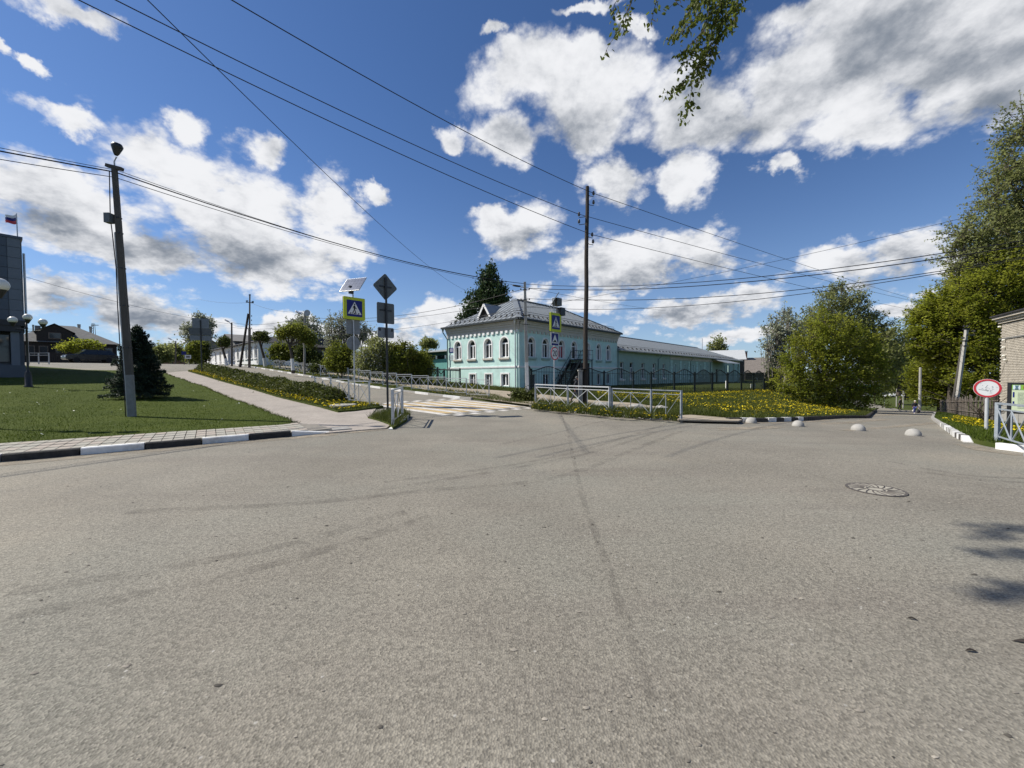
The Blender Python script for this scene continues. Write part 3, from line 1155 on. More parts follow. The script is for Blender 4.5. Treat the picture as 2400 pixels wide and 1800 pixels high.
# grit, leaves and scraps lying on the road
sc_v, sc_f = [], []
for k in range(900):
    x = R.uniform(-7, 8)
    y = 1.2 + 9 * R.random() ** 1.6
    if abs(x) > y * 1.35:
        continue
    r = R.choice((.004, .005, .006, .008, .012))
    a = R.uniform(0, pi)
    e = R.uniform(1, 2.5)
    z = H(x, y) + .003
    b = len(sc_v)
    for q in range(5):
        an = a + q * 2 * pi / 5
        sc_v.append((x + r * e * cos(an) * R.uniform(.7, 1.2), y + r * sin(an) * R.uniform(.7, 1.2), z))
    sc_v.append((x, y, z + r * .7))
    sc_f += [(b + q, b + (q + 1) % 5, b + 5) for q in range(5)]
tag(put('road_grit', np_mesh('road_grit', sc_v, sc_f, mat('grit', (.20, .18, .15), .9, .3, 1, island=.75))), 'scattered dark grit and small stones lying on the asphalt', 'grit', kind='stuff')
for (x, y, l, w, a) in ((2370, 1503, .22, .045, -.2), (2262, 1527, .065, .02, -.1), (2125, 1450, .055, .016, -.4)):
    p = gp(x, y)
    mb = MB()
    pts = [(l * u, w * .5 * sin(pi * u), .004 + .012 * sin(pi * u)) for u in (0, .25, .5, .75, 1)] + [(l * u, -w * .5 * sin(pi * u), .004 + .012 * sin(pi * u)) for u in (.75, .5, .25)]
    mb.add(pts + [(l * .5, 0, .008)], [(k, (k + 1) % 8, 8) for k in range(8)])
    o = mb.build('dead_leaf', M['wood_dark'], None, loc=(p.x, p.y, p.z), rot=(0, 0, a))
    tag(o, {2370: 'long curled black leaf lying at the right edge of the asphalt', 2262: 'small brown curled leaf left of the long black leaf', 2125: 'thin dark curled leaf lying nearest below the manhole cover'}[x], 'leaf', 'dead leaves on the asphalt')
# ================================================================== buildings
RZ = atan2(UR.y, UR.x)
M['glass_pale'] = mat('glass_pale', (.11, .115, .12), .12, .35, 1.2, spec=.6)
SWAP = Matrix(((0, 1, 0, 0), (1, 0, 0, 0), (0, 0, 1, 0), (0, 0, 0, 1)))


def arch_pts(uc, w, zs, rise, n=10):
    return [(uc - w / 2 * cos(pi * k / n), zs + rise * sin(pi * k / n)) for k in range(n + 1)]


def wall_row(mb, u0, u1, z0, z1, holes, thick, T):
    "one storey of wall, pierced; holes = (centre, width, sill, spring, rise)"
    holes = sorted(holes)
    cur = u0
    for (uc, w, zb, zs, rise) in holes:
        a, b = uc - w / 2, uc + w / 2
        if a > cur + 1e-4:
            mb.box((cur, 0, z0), (a, thick, z1), T)
        mb.box((a, 0, z0), (b, thick, zb), T)
        if rise <= 0:
            mb.box((a, 0, zs), (b, thick, z1), T)
        else:
            ap = arch_pts(uc, w, zs, rise)
            for p, q in zip(ap, ap[1:]):
                mb.prism([p, q, (q[0], z1), (p[0], z1)], 0, thick, T)
        cur = b
    if u1 > cur + 1e-4:
        mb.box((cur, 0, z0), (u1, thick, z1), T)


def ring(mb, inner, outer, y0, y1, T):
    for i in range(len(inner) - 1):
        mb.prism([inner[i], inner[i + 1], outer[i + 1], outer[i]], y0, y1, T)


def window_unit(root, T, uc, w, zb, zs, rise, depth, frame_m, glass_m, sill=None, surround=None, bars='T', trim_m=None, name='window'):
    "frame with pane and sill; recessed by depth"
    f = MB()
    fw = .065
    a, b = uc - w / 2, uc + w / 2
    y0, y1 = depth - .06, depth + .02
    f.box((a, y0, zb), (a + fw, y1, zs), T).box((b - fw, y0, zb), (b, y1, zs), T).box((a, y0, zb), (b, y1, zb + fw), T)
    if rise > 0:
        ring(f, arch_pts(uc, w - 2 * fw, zs, rise - fw), arch_pts(uc, w, zs, rise), y0, y1, T)
    else:
        f.box((a, y0, zs - fw), (b, y1, zs), T)
    if bars == 'T':
        zt = zs - .03 if rise > 0 else zb + (zs - zb) * .68
        f.box((a, y0 + .003, zt - .05), (b, y1 - .003, zt + .05), T)
        f.box((uc - .05, y0 + .005, zb), (uc + .05, y1 - .005, zt), T)
    elif bars == 'I':
        f.box((uc - .05, y0 + .005, zb), (uc + .05, y1 - .005, zs), T)
    fr = f.build(name, frame_m, root)
    g = MB()
    top = [(a, zb), (b, zb)] + (list(reversed(arch_pts(uc, w, zs, rise))) if rise > 0 else [(b, zs), (a, zs)])
    g.prism(top, depth, depth + .015, T)
    g.build('pane', M[R.choice(('glass', 'glass', 'glass_dusk', 'glass_pale'))] if glass_m == M['glass'] else glass_m, fr)
    if sill:
        s = MB().box((a - .17, -.14, zb - .17), (b + .17, depth - .03, zb - .02), T).box((a - .12, -.07, zb - .27), (b + .12, .0, zb - .17), T)
        s.build('sill', sill, fr)
    if surround:
        s = MB()
        sw = .13
        s.box((a, .04, zb), (a + .012, depth - .06, zs), T).box((b - .012, .04, zb), (b, depth - .06, zs), T).box((a, .04, zb), (b, depth - .06, zb + .012), T)
        if rise > 0:
            ring(s, arch_pts(uc, w - .024, zs, rise - .012), arch_pts(uc, w, zs, rise), .04, depth - .06, T)
        else:
            s.box((a, .04, zs - .012), (b, depth - .06, zs), T)
        s.box((a - sw, -.035, zb - .02), (a, .04, zs), T).box((b, -.035, zb - .02), (b + sw, .04, zs), T)
        if rise > 0:
            ring(s, arch_pts(uc, w, zs, rise), arch_pts(uc, w + 2 * sw, zs, rise + sw), -.035, .04, T)
        else:
            s.box((a - sw, -.035, zs), (b + sw, .04, zs + sw), T)
        s.build('surround', surround, fr)
    return fr


I4 = Matrix.Identity(4)
C0 = Vector((0.63, 34.0, 0.0))
BX, BY = 18.1, 9.85
house = thing('mint_building', 'mint green two storey corner house with arched windows under a grey hipped metal roof', 'building', C0, RZ)
w = MB()
lw = [(1.75, .98, 3.12, 4.42, .5), (3.85, .98, 3.12, 4.42, .5), (6.1, .98, 3.12, 4.42, .5), (8.2, .98, 3.12, 4.42, .5)]
rw = [(1.7, .95, 3.12, 4.42, .48), (3.8, .95, 3.12, 4.42, .48), (6.4, .95, 3.12, 4.42, .48), (8.65, .95, 3.12, 4.42, .48), (11.3, .95, 3.12, 4.42, .48), (13.65, .95, 3.12, 4.42, .48), (15.9, .95, 3.12, 4.42, .48)]
lb = [(1.7, .86, .55, 1.62, 0), (3.8, .86, .55, 1.62, 0), (6.0, .86, .55, 1.62, 0)]
rbm = [(1.9, .9, .35, 1.6, 0), (3.9, .9, .35, 1.6, 0), (6.3, .9, .35, 1.6, 0), (11.4, .9, .35, 1.6, 0), (13.7, .9, .35, 1.6, 0), (15.9, .9, .35, 1.6, 0)]
for T, L_, up_, lo_ in ((SWAP, BY, lw, lb), (I4, BX, rw, rbm)):
    u0 = .25 if T is SWAP else 0.0
    wall_row(w, u0, L_, -1.5, 2.25, lo_, .25, T)
    wall_row(w, u0, L_, 2.25, 5.45, up_, .25, T)
    w.box((u0, 0, 5.45), (L_, .25, 6.3), T)
w.box((BX - .25, .25, -1.5), (BX, BY, 6.3)).box((.25, BY - .25, -1.5), (BX - .25, BY, 6.3))
w.build('wall', M['mint'], house)
MB().box((.6, .6, -1.5), (BX - .5, BY - .5, 6.2)).build('interior', M['sign_black'], house)
for (uc, ww, zb, zs, r_) in lw:
    window_unit(house, SWAP, uc, ww, zb, zs, r_, .22, M['upvc'], M['glass'], M['cream'], M['plaster_white'])
for i, (uc, ww, zb, zs, r_) in enumerate(rw):
    if i == 3:
        o = window_unit(house, I4, uc, ww, zb, zs, r_, .2, M['upvc'], M['glass'], None, M['plaster_white'], bars='', name='door')
        MB().box((uc - .48, .12, zs - .06), (uc + .48, .2, zs + .03)).build('transom', M['upvc'], o)
    else:
        window_unit(house, I4, uc, ww, zb, zs, r_, .2, M['upvc'], M['glass'], M['mint_dull'], M['plaster_white'])
for (uc, ww, zb, zs, r_) in lb:
    window_unit(house, SWAP, uc, ww, zb, zs, r_, .16, M['upvc'], M['glass_dusk'], None, M['plaster_white'], bars='I')
for (uc, ww, zb, zs, r_) in rbm:
    window_unit(house, I4, uc, ww, zb, zs, r_, .16, M['upvc'], M['glass'], None, None, bars='I')
b = MB()
for T, L_ in ((SWAP, BY + .05), (I4, BX + .05)):
    b.box((-.06, -.06, 2.22), (L_, 0, 2.34), T).box((-.04, -.04, 2.16), (L_, 0, 2.22), T)
b.build('belt_course', M['plaster_white'], house)
b = MB()
for T, L_ in ((SWAP, BY), (I4, BX)):
    for k, (z0, z1, pr) in enumerate(((5.5, 5.8, .07), (5.8, 6.0, .14), (6.0, 6.15, .22), (6.15, 6.28, .30))):
        b.box((-pr - (.002 if T is I4 else 0), -pr, z0), (L_ + (pr if T is I4 else .02), 0.0, z1), T)
b.build('cornice', M['cream'], house)
dm = MB().box((-.15, -.10, 0), (.15, .0, .24)).mesh('dentil', M['plaster_white'])
n = 17
for k in range(n):
    u = .25 + k * (BY - .45) / (n - 1)
    put('dentil', dm, house, (0, u, 5.26 + (.0 if k % 2 else .03)), (0, 0, -pi / 2))
dm2 = MB().box((-.17, -.075, 0), (.17, .0, .22)).mesh('dentil', M['cream'])
n = 30
for k in range(n):
    put('dentil', dm2, house, (.25 + k * (BX - .5) / (n - 1), 0, 5.28))
# roof
ov = .42
ze, zr = 6.42, 9.42
A, B_, C_, D_ = (-ov, -ov, ze), (BX + ov, -ov, ze), (BX + ov, BY + ov, ze), (-ov, BY + ov, ze)
E1, E2 = (4.95, BY / 2, zr), (BX - 4.95, BY / 2, zr)
r = MB().add([A, B_, C_, D_, E1, E2], [(0, 1, 5, 4), (1, 2, 5), (2, 3, 4, 5), (3, 0, 4)])
roof = r.build('roof', M['zinc'], house)
s = MB()


def on_roof(face, u, f):
    "point on the roof plane: u along the eave, f from eave to ridge"
    if face == 'r':
        z = ze + (zr - ze) * f
        return Vector((u, -ov + (BY / 2 + ov) * f, z))
    z = ze + (zr - ze) * f
    return Vector((-ov + (4.95 + ov) * f, u, z))


for k in range(1, 32):
    u = -ov + k * (BX + 2 * ov) / 32
    fm = min(1, (u + ov) / (4.95 + ov), (BX + ov - u) / (4.95 + ov))
    s.bar(on_roof('r', u, 0) + Vector((0, 0, .015)), on_roof('r', u, fm) + Vector((0, 0, .015)), .025, .05)
for k in range(1, 18):
    u = -ov + k * (BY + 2 * ov) / 18
    fm = min(1, (u + ov) / (BY / 2 + ov), (BY + ov - u) / (BY / 2 + ov))
    s.bar(on_roof('l', u, 0) + Vector((0, 0, .015)), on_roof('l', u, fm) + Vector((0, 0, .015)), .025, .05)
s.build('standing_seams', M['zinc'], roof)
s = MB()
s.bar(Vector(A) + Vector((0, 0, .05)), Vector(E1) + Vector((0, 0, .05)), .5, .05)
s.bar(Vector(E1) + Vector((0, 0, .05)), Vector(E2) + Vector((0, 0, .05)), .3, .05)
s.bar(Vector(B_) + Vector((0, 0, .05)), Vector(E2) + Vector((0, 0, .05)), .3, .05)
s.build('ridge_cap', M['zinc'], roof)
s = MB()
s.bar((-ov - .05, -ov - .03, ze - .05), (BX + ov, -ov - .03, ze - .05), .20, .17)
s.bar((-ov - .03, -ov + .05, ze - .05), (-ov - .03, BY + ov, ze - .05), .20, .17)
s.build('gutter', M['gutter'], house)
MB().box((-ov + .02, -ov + .02, ze - .13), (BX + ov - .02, .0, ze - .02)).box((-ov + .02, 0, ze - .13), (0, BY + ov - .02, ze - .02)).build('soffit', M['cream'], house)
# snow guards: two rails on triangular brackets
bk = MB().prism([(0, 0), (.38, .02), (.30, .34)], -.03, .03).mesh('guard_bracket', M['black_metal'])
for face, L_, nb in (('r', BX, 26), ('l', BY, 14)):
    g_ = MB()
    for f in (.115, .15):
        g_.tube([on_roof(face, .1, f) + Vector((0, 0, .22 if f < .12 else .34)), on_roof(face, L_ - .1, f) + Vector((0, 0, .22 if f < .12 else .34))], .022, 5)
    sg = g_.build('snow_guard', M['black_metal'], roof)
    for k in range(nb):
        p = on_roof(face, .3 + k * (L_ - .6) / (nb - 1), .085)
        put('guard_bracket', bk, sg, p, (0, 0, 0 if face == 'l' else pi / 2))
# dormer on the left slope
dz, dw, dh = 7.2, .78, 1.18
dxp = -ov + (4.95 + ov) * (dz - ze) / (zr - ze)
du = 5.15
dback = -ov + (4.95 + ov) * (dz + dh - ze) / (zr - ze) + .3
P = lambda x, u, z: (x, u, z)
MB().add([P(dxp - .25, du - dw - .12, dz - .1), P(dxp - .25, du, dz + dh + .1), P(dback + .3, du, dz + dh + .1), P(dxp + .1, du - dw - .12, dz - .1), P(dxp - .25, du + dw + .12, dz - .1), P(dxp + .1, du + dw + .12, dz - .1)],
         [(0, 1, 2, 3), (4, 5, 2, 1)]).build('dormer_roof', M['zinc'], roof)
MB().add([P(dxp, du - dw, dz - .1), P(dxp, du + dw, dz - .1), P(dxp, du, dz + dh)], [(0, 1, 2)]).build('dormer_front', M['wood_dark'], roof)
dt = MB()
dt.bar(P(dxp - .24, du - dw - .08, dz - .12), P(dxp - .24, du, dz + dh), .06, .2)
dt.bar(P(dxp - .24, du + dw + .08, dz - .12), P(dxp - .24, du, dz + dh), .06, .2)
dt.build('dormer_trim', M['plaster_white'], roof)
# rainwater pipes
for (x, y, dx, dy) in ((-.12, .32, 0, 0), (-.14, BY - .25, 0, 0), (.32, -.14, 0, 0)):
    if y == .32:
        pts = [(-.40, .1, 6.3), (-.40, .1, 6.05), (-.12, .32, 5.4), (-.12, .32, .3), (-.35, .32, .1)]
    elif x == -.14:
        pts = [(-.42, BY + .2, 6.3), (-.42, BY + .2, 5.95), (-.16, BY - .2, 5.2), (-.16, BY - .2, .2)]
    else:
        pts = None
    if pts:
        pp = MB().tube(pts, .06, 8)
        pp.tube([(pts[0][0], pts[0][1], 6.02), (pts[0][0], pts[0][1], 6.3)], [.07, .13], 8)
        pp.build('downpipe', M['galvanised'] if y == .32 else M['downpipe'], house)
MB().tube([(BX + .02, -.12, 4.4), (BX + .02, -.12, -.6)], .05, 8).build('downpipe', M['downpipe'], house)
MB().box((-.012, -.012, 2.0), (-.0, .0, 5.4)).build('corner_bead', M['plaster_white'], house)
MB().box((-.05, 0, -1.5), (0, BY, .25)).box((-.0, -.05, -1.5), (BX, 0, .2)).build('plinth', M['mint'], house)


def text_mesh(s, size, m_, name='lettering', depth=.004, align='CENTER'):
    cu = bpy.data.curves.new(name, 'FONT')
    cu.body = s
    cu.size = size
    cu.align_x = align
    cu.align_y = 'CENTER'
    cu.extrude = depth
    o = bpy.data.objects.new(name, cu)
    COL.objects.link(o)
    dg = bpy.context.evaluated_depsgraph_get()
    me = bpy.data.meshes.new_from_object(o.evaluated_get(dg))
    bpy.data.objects.remove(o)
    bpy.data.curves.remove(cu)
    me.materials.clear()
    me.materials.append(m_)
    me.name = name
    return me


def text_rows(mb, x0, x1, z0, z1, n, y, T, rng):
    "rows of small print too small to read"
    for k in range(n):
        z = z1 - (k + .5) * (z1 - z0) / n
        h = (z1 - z0) / n * .22
        x = x0
        while x < x1 - .02:
            l = min(rng.uniform(.02, .09) * (x1 - x0) * 1.6, x1 - x)
            mb.box((x, y - .002, z - h), (x + l * .86, y, z + h), T)
            x += l
        if rng.random() < .25:
            continue


plq = thing('house_plaque', 'dark blue street and number plaque on the mint wall beside the leftmost arched window', 'plaque', C0 + Vector((UL * (BY - .62)).to_3d()) + Vector((0, 0, 4.1)) - Vector((UR * .02).to_3d()), RZ)
MB().box((-.02, -.36, -.24), (.0, .36, .24)).build('plate', M['sign_blue'], plq)
tr = MB()
text_rows(tr, -.28, .28, -.16, .18, 3, -.021, SWAP, R)
tr.build('lettering', M['sign_white'], plq)
ntc = thing('wall_notice', 'pale institution notice board hung under the blue plaque on the mint wall', 'notice', C0 + Vector((UL * (BY - .66)).to_3d()) + Vector((0, 0, 3.35)) - Vector((UR * .02).to_3d()), RZ)
MB().box((-.015, -.36, -.28), (.0, .36, .28)).build('plate', mat('notice_plate', (.55, .66, .68), .5), ntc)
tr = MB()
text_rows(tr, -.28, .28, -.22, .22, 5, -.016, SWAP, R)
tr.build('lettering', M['slate'], ntc)
ban = thing('wall_poster', 'red poster behind the glass of third arched window on the shaded mint side', 'poster', C0 + Vector((UR * 6.35).to_3d()) - Vector((UL * .05 * -3.2).to_3d()) + Vector((0, 0, 3.8)), RZ)
MB().box((-.38, -.01, -.5), (.38, .0, .5)).build('sheet', mat('poster_red', (.30, .06, .07), .6), ban)

# outside stair to the first floor door
stair = thing('metal_staircase', 'black metal outside staircase climbing to upper door on the mint house', 'staircase', C0, RZ)
MB().box((7.7, -1.35, 3.0), (10.2, -.05, 3.06)).build('landing', M['black_metal'], stair)
tm = MB().box((-.15, -.52, -.02), (.15, .52, .02)).mesh('tread', M['black_metal'])
NS = 15
for k in range(NS):
    put('tread', tm, stair, (7.60 - k * .175, -.75, 2.83 - k * .19))
st_ = MB()
for y in (-1.29, -.21):
    st_.bar((7.75, y, 2.95), (5.0, y, .02), .05, .26)
st_.build('stringer', M['black_metal'], stair)
for y in (-1.32, -.15):
    rl = MB()
    pts = [(10.2, y, 4.0), (8.3, y, 4.0), (7.9, y, 3.85), (7.5, y, 3.3), (4.9, y, .75)]
    rl.tube(pts, .028, 6)
    rl.tube([(10.2, y, 3.55), (7.9, y, 3.5)], .018, 5)
    for x in (10.15, 9.3, 8.5, 7.75):
        rl.tube([(x, y, 3.05), (x, y, 4.0)], .02, 5)
    for k in range(0, NS, 3):
        x = 7.55 - k * .175
        rl.tube([(x, y, 2.83 - k * .19), (x, y, 3.36 - k * .171)], .018, 5)
    rl.build('handrail', M['black_metal'], stair)
sp = MB()
for x, y in ((7.9, -1.25), (10.1, -1.25)):
    sp.bar((x, y, 3.0), (x, y, -.9), .08)
sp.build('support_post', M['black_metal'], stair)
MB().box((7.9, -1.2, -.9), (9.7, -.1, 2.7)).build('under_stair_screen', M['timber_black'], stair)

# ------------------------------------------------------------------ the long single storey wing
WX0, WX1, WD = 18.12, 81.0, 10.5
wing = thing('long_wing', 'long single storey mint green building with pale metal roof joined to the corner house', 'building', C0, RZ)
w = MB()
rects = [(19.6, 1.05, .9, 3.0, 0), (22.3, 1.05, .9, 3.0, 0), (25.8, 1.05, .9, 3.0, 0), (29.6, 1.05, .9, 3.0, 0), (33.3, 1.05, .9, 3.0, 0)]
arches = [(x, .75, .9, 2.7, .35) for x in (38.0, 42.4, 46.6, 50.8, 55.2, 67.5, 71.4, 75.2, 78.5)]
door = [(61.5, 1.6, -.6, 2.3, 0)]
wall_row(w, WX0, WX1, -2.0, 4.35, rects + arches + door, .3, Matrix.Translation((0, .12, 0)))
w.box((WX1 - .3, .42, -2), (WX1, WD, 4.35)).box((WX0, WD - .3, -2), (WX1 - .3, WD, 4.35))
w.build('wall', M['mint_dull'], wing)
MB().box((WX0 + .5, .8, -1.5), (WX1 - .5, WD - .6, 4.2)).build('interior', M['sign_black'], wing)
TW = Matrix.Translation((0, .12, 0))
for (uc, ww, zb, zs, r_) in rects:
    window_unit(wing, TW, uc, ww, zb, zs, r_, .2, M['upvc'], M['glass'], M['plaster_white'], None)
for (uc, ww, zb, zs, r_) in arches:
    window_unit(wing, TW, uc, ww, zb, zs, r_, .2, M['upvc'], M['glass'], None, M['mint'], bars='I')
MB().box((60.7, .3, -.6), (62.3, .36, 2.3)).build('door', M['wood_dark'], wing)
for x in (36.2, 40.3, 44.5, 48.7, 53.2, 57.6, 69.5, 77.0, 80.4):
    for k in range(7):
        ww = .32 if k % 2 else .42
        MB().box((x - ww, .05, .5 + k * .45), (x + ww, .118, .5 + k * .45 + .40)).build('quoin', M['mint'], wing, fix=False)
MB().box((35.8, .06, 3.7), (WX1, .12, 4.2)).build('frieze', M['cream'], wing)
ov2 = .55
ze2, zr2 = 4.45, 7.15
r = MB().add([(WX0, -ov2, ze2), (WX1 + ov2, -ov2, ze2), (WX1 + ov2, WD + ov2, ze2), (WX0, WD + ov2, ze2), (WX0, WD / 2, zr2), (66, WD / 2, zr2)],
             [(0, 1, 5, 4), (1, 2, 5), (2, 3, 4, 5), (0, 4, 3)])
wroof = r.build('roof', M['zinc'], wing)
s = MB()
for k in range(1, 64):
    u = WX0 + k
    fm = 1 if u < 66 else max(0, (WX1 + ov2 - u) / (WX1 + ov2 - 66))
    a = Vector((u, -ov2, ze2 + .015))
    b = Vector((u, -ov2 + (WD / 2 + ov2) * fm, ze2 + (zr2 - ze2) * fm + .015))
    if fm > .05:
        s.bar(a, b, .03, .05)
s.bar((WX0, WD / 2, zr2 + .03), (66, WD / 2, zr2 + .03), .3, .06)
s.build('standing_seams', M['zinc'], wroof)
MB().box((WX0, -ov2 - .02, ze2 - .14), (WX1 + ov2, -ov2 + .06, ze2 - .02)).box((WX0, -ov2 + .06, ze2 - .1), (WX1 + ov2, .12, ze2 - .05)).build('eave_board', M['cream'], wing)
g_ = MB()
for f, h in ((.10, .2), (.13, .32)):
    y, z = -ov2 + (WD / 2 + ov2) * f, ze2 + (zr2 - ze2) * f + h
    g_.tube([(WX0 + .2, y, z), (76, y, z)], .022, 5)
sg = g_.build('snow_guard', M['black_metal'], wroof)
for k in range(44):
    put('guard_bracket', bk, sg, (WX0 + .5 + k * 1.3, -ov2 + (WD / 2 + ov2) * .075, ze2 + (zr2 - ze2) * .075), (0, 0, pi / 2))
for x in (30.9, 45.0, 56.8, 79.6):
    MB().tube([(x, -.45, 4.4), (x, -.4, 4.1), (x, .0, 3.6), (x, .0, -.6)], .055, 7).build('downpipe', M['downpipe'], wing)
pc = MB()
pc.add([(57.8, -2.9, 3.35), (67.0, -2.9, 3.35), (67.0, .1, 4.3), (57.8, .1, 4.3), (57.8, -2.9, 3.47), (67.0, -2.9, 3.47), (67.0, .1, 4.42), (57.8, .1, 4.42)],
       [(0, 3, 2, 1), (4, 5, 6, 7), (0, 1, 5, 4), (1, 2, 6, 5), (2, 3, 7, 6), (3, 0, 4, 7)])
pc.build('porch_roof', M['zinc'], wing)
pp = MB()
for x in (58.2, 62.4, 66.6):
    pp.bar((x, -2.7, 3.4), (x, -2.7, -1.5), .16)
pp.build('porch_posts', M['mint_dull'], wing)
MB().box((57.8, -2.4, -1.6), (67, .1, -.55)).build('porch_step', M['concrete'], wing)

# ------------------------------------------------------------------ wavy railings in front of the mint house
M['fence_green'] = mat('fence_green', (.012, .019, .019), .5, .2, 9, spec=.4)


def wavy_fence(name, label, posts, h, m_, arch=.38, off=.1, group=None, foot_m=None, spacing=.15, cat='fence'):
    P_ = [Vector(p) for p in posts]
    root = thing(name, label, cat, P_[0], 0, group)
    o0 = P_[0]
    for p in P_:
        q = p - o0
        MB().bar(q + Vector((0, 0, -.3)), q + Vector((0, 0, h + .06)), .125).build('post', m_, root)
    for a, b in zip(P_, P_[1:]):
        a, b = a - o0, b - o0
        d = b - a
        n = 12
        top = [a + d * (k / n) + Vector((0, 0, h - .12 + arch * (.5 - .5 * cos(2 * pi * k / n)))) for k in range(n + 1)]
        MB().tube(top, .042, 5).build('arched_rail', m_, root)
        MB().bar(a + Vector((0, 0, h - .18)), b + Vector((0, 0, h - .18)), .035).bar(a + Vector((0, 0, .12)), b + Vector((0, 0, .12)), .035).build('rail', m_, root)
        L_ = d.xy.length
        m = max(2, int(L_ / spacing))
        pk = MB()
        for k in range(1, m):
            u = k / m
            q = a + d * u
            pk.bar(q + Vector((0, 0, .06)), q + Vector((0, 0, h - .13 + arch * (.5 - .5 * cos(2 * pi * u)))), .024)
        pk.build('pickets', m_, root, kind='stuff', fix=False)
    return root


fp = [(1232, 921), (1246, 917), (1325, 916.5), (1416, 914), (1484, 917), (1526, 918.5), (1580, 920.5), (1628, 921), (1669, 918.5), (1705, 918), (1737.5, 917), (1765.5, 916), (1791, 915), (1813, 913.5), (1836, 912)]
fpts = [gp(x, y, .1) for x, y in fp]
wavy_fence('wavy_fence', 'dark metal picket fence with arched tops along the front of the mint buildings', fpts, 1.72, M['fence_green'])

# ------------------------------------------------------------------ far left: office block with flag
oa = at(60, 862, 27.0)
zt_ = at(57, 557, 27.0).z
office = thing('office_block', 'tall dark grey panel clad office block cut off by the left edge', 'building', (oa.x, oa.y, oa.z), RZ + radians(6))
hh = zt_ - oa.z
MB().box((-16, .06, -1.5), (-.02, 12, hh - .12)).build('wall', M['panel_dark'], office)
rows = 8
ph = (hh - 3.2) / rows
for k in range(rows):
    for j, (xa, xb) in enumerate(((-.60, -.02), (-1.78, -.62), (-2.96, -1.8), (-4.14, -2.98), (-5.3, -4.16))):
        MB().box((xa + .008, 0, 3.2 + k * ph + .012), (xb - .008, .058, 3.2 + (k + 1) * ph - .012)).build('panel', M['panel_grey'] if j == 0 else M['panel_dark'], office)
for k in range(rows + 1):
    MB().box((-.015, .03, 2.4 + k * ph * .97 + .012), (.03, 12, 2.4 + (k + 1) * ph * .97 - .012)).build('panel', M['panel_grey'], office)
MB().box((-16, -.06, hh - .12), (.08, 12, hh + .05)).build('parapet', M['panel_dark'], office)
MB().tube([(.12, .25, hh - 1.0), (.12, .25, .2)], .06, 8).build('downpipe', M['galvanised'], office)
MB().box((-9, -1.6, 2.75), (.0, -.02, 3.1)).box((-9, -1.5, 2.35), (-.2, -.02, 2.75)).build('canopy', M['black_metal'], office)
for x in (-.45, -3.2, -6):
    MB().box((x - .18, -1.3, -.5), (x + .18, -.95, 2.4)).build('canopy_column', M['panel_grey'], office)
for x in (-1.6, -4.4):
    g = MB().box((x - 1.1, -.03, .3), (x + 1.1, .0, 2.3)).build('window', M['black_metal'], office)
    MB().box((x - 1.0, -.05, .4), (x + 1.0, -.031, 2.2)).build('pane', M['glass'], g)
MB().box((-10, -2.4, -1), (-.1, -.02, .12)).build('entrance_step', M['panel_dark'], office)
fl = at(41, 552, 28.0)
fp_ = thing('flagpole', 'white blue and red flag streaming from pole on the office roof', 'flag', fl)
fl_top = at(38.5, 500, 28.0) - fl
MB().tube([(0, 0, -.4), fl_top], [.035, .025], 6).build('pole', M['grey_metal'], fp_)
for k, mm in enumerate((M['sign_white'], M['sign_blue'], M['sign_red'])):
    V, F = [], []
    for i in range(13):
        u = i / 12
        for j in range(2):
            z = fl_top.z - .04 - (k + j) * .22 * (1 - .25 * u)
            V.append((fl_top.x - 1.05 * u, .12 * sin(u * 7) * u + .05 * j + .1 * u, z - .12 * u - .05 * sin(u * 6)))
        if i:
            F.append((2 * i - 2, 2 * i - 1, 2 * i + 1, 2 * i))
    MB().add(V, F).build('flag', mm, fp_)

# ------------------------------------------------------------------ black gabled house left
hc = at(158, 851, 60.5)
view = atan2(hc.y, hc.x) - pi / 2
gh = thing('gabled_house', 'dark timber house with big gabled dormer behind the black car', 'house', hc, view)
gh.scale = (1.16, 1.16, 1.16)
HW = 4.7
hz = 2.7
MB().box((-HW, 0, -1), (HW, 8, hz)).build('wall', M['timber_black'], gh)
MB().add([(-HW - .4, -.5, hz), (HW + .4, -.5, hz), (HW + .4, 8.5, hz), (-HW - .4, 8.5, hz), (-1.2, 4, hz + 2.6), (.8, 4, hz + 2.6)], [(0, 1, 5, 4), (1, 2, 5), (2, 3, 4, 5), (3, 0, 4), (0, 3, 2, 1)]).build('roof', M['slate'], gh)
gw = 1.55
gx = -1.0
MB().prism([(gx - gw, hz - .1), (gx + gw, hz - .1), (gx + gw, hz + 1.45), (gx, hz + 2.3), (gx - gw, hz + 1.45)], -.3, 3.8).build('dormer', M['timber_black'], gh)
rfm = MB()
rfm.add([(gx - gw - .25, -.55, hz + 1.3), (gx, -.55, hz + 2.45), (gx, 4, hz + 2.45), (gx - gw - .25, 4, hz + 1.3), (gx + gw + .25, -.55, hz + 1.3), (gx + gw + .25, 4, hz + 1.3)], [(0, 1, 2, 3), (1, 4, 5, 2)])
rfm.build('dormer_roof', M['roof_dark'], gh)
wd = MB().box((gx - .55, -.36, hz + .45), (gx + .55, -.31, hz + 1.25)).build('window', M['wood_grey'], gh)
MB().box((gx - .45, -.39, hz + .53), (gx + .45, -.361, hz + 1.17)).build('pane', M['glass'], wd)
for x in (-4.2, -3.1, -2.0, -.6, 1.2, 2.6, 3.9):
    wd = MB().box((x - .4, -.06, .9), (x + .4, 0.0, 2.2)).build('window', M['wood_grey'], gh)
    MB().box((x - .3, -.09, 1.0), (x + .3, -.061, 2.1)).build('pane', M['glass'], wd)
MB().box((-2.75, 2.6, hz + 1), (-2.25, 3.1, hz + 2.3)).build('chimney', M['slate'], gh)
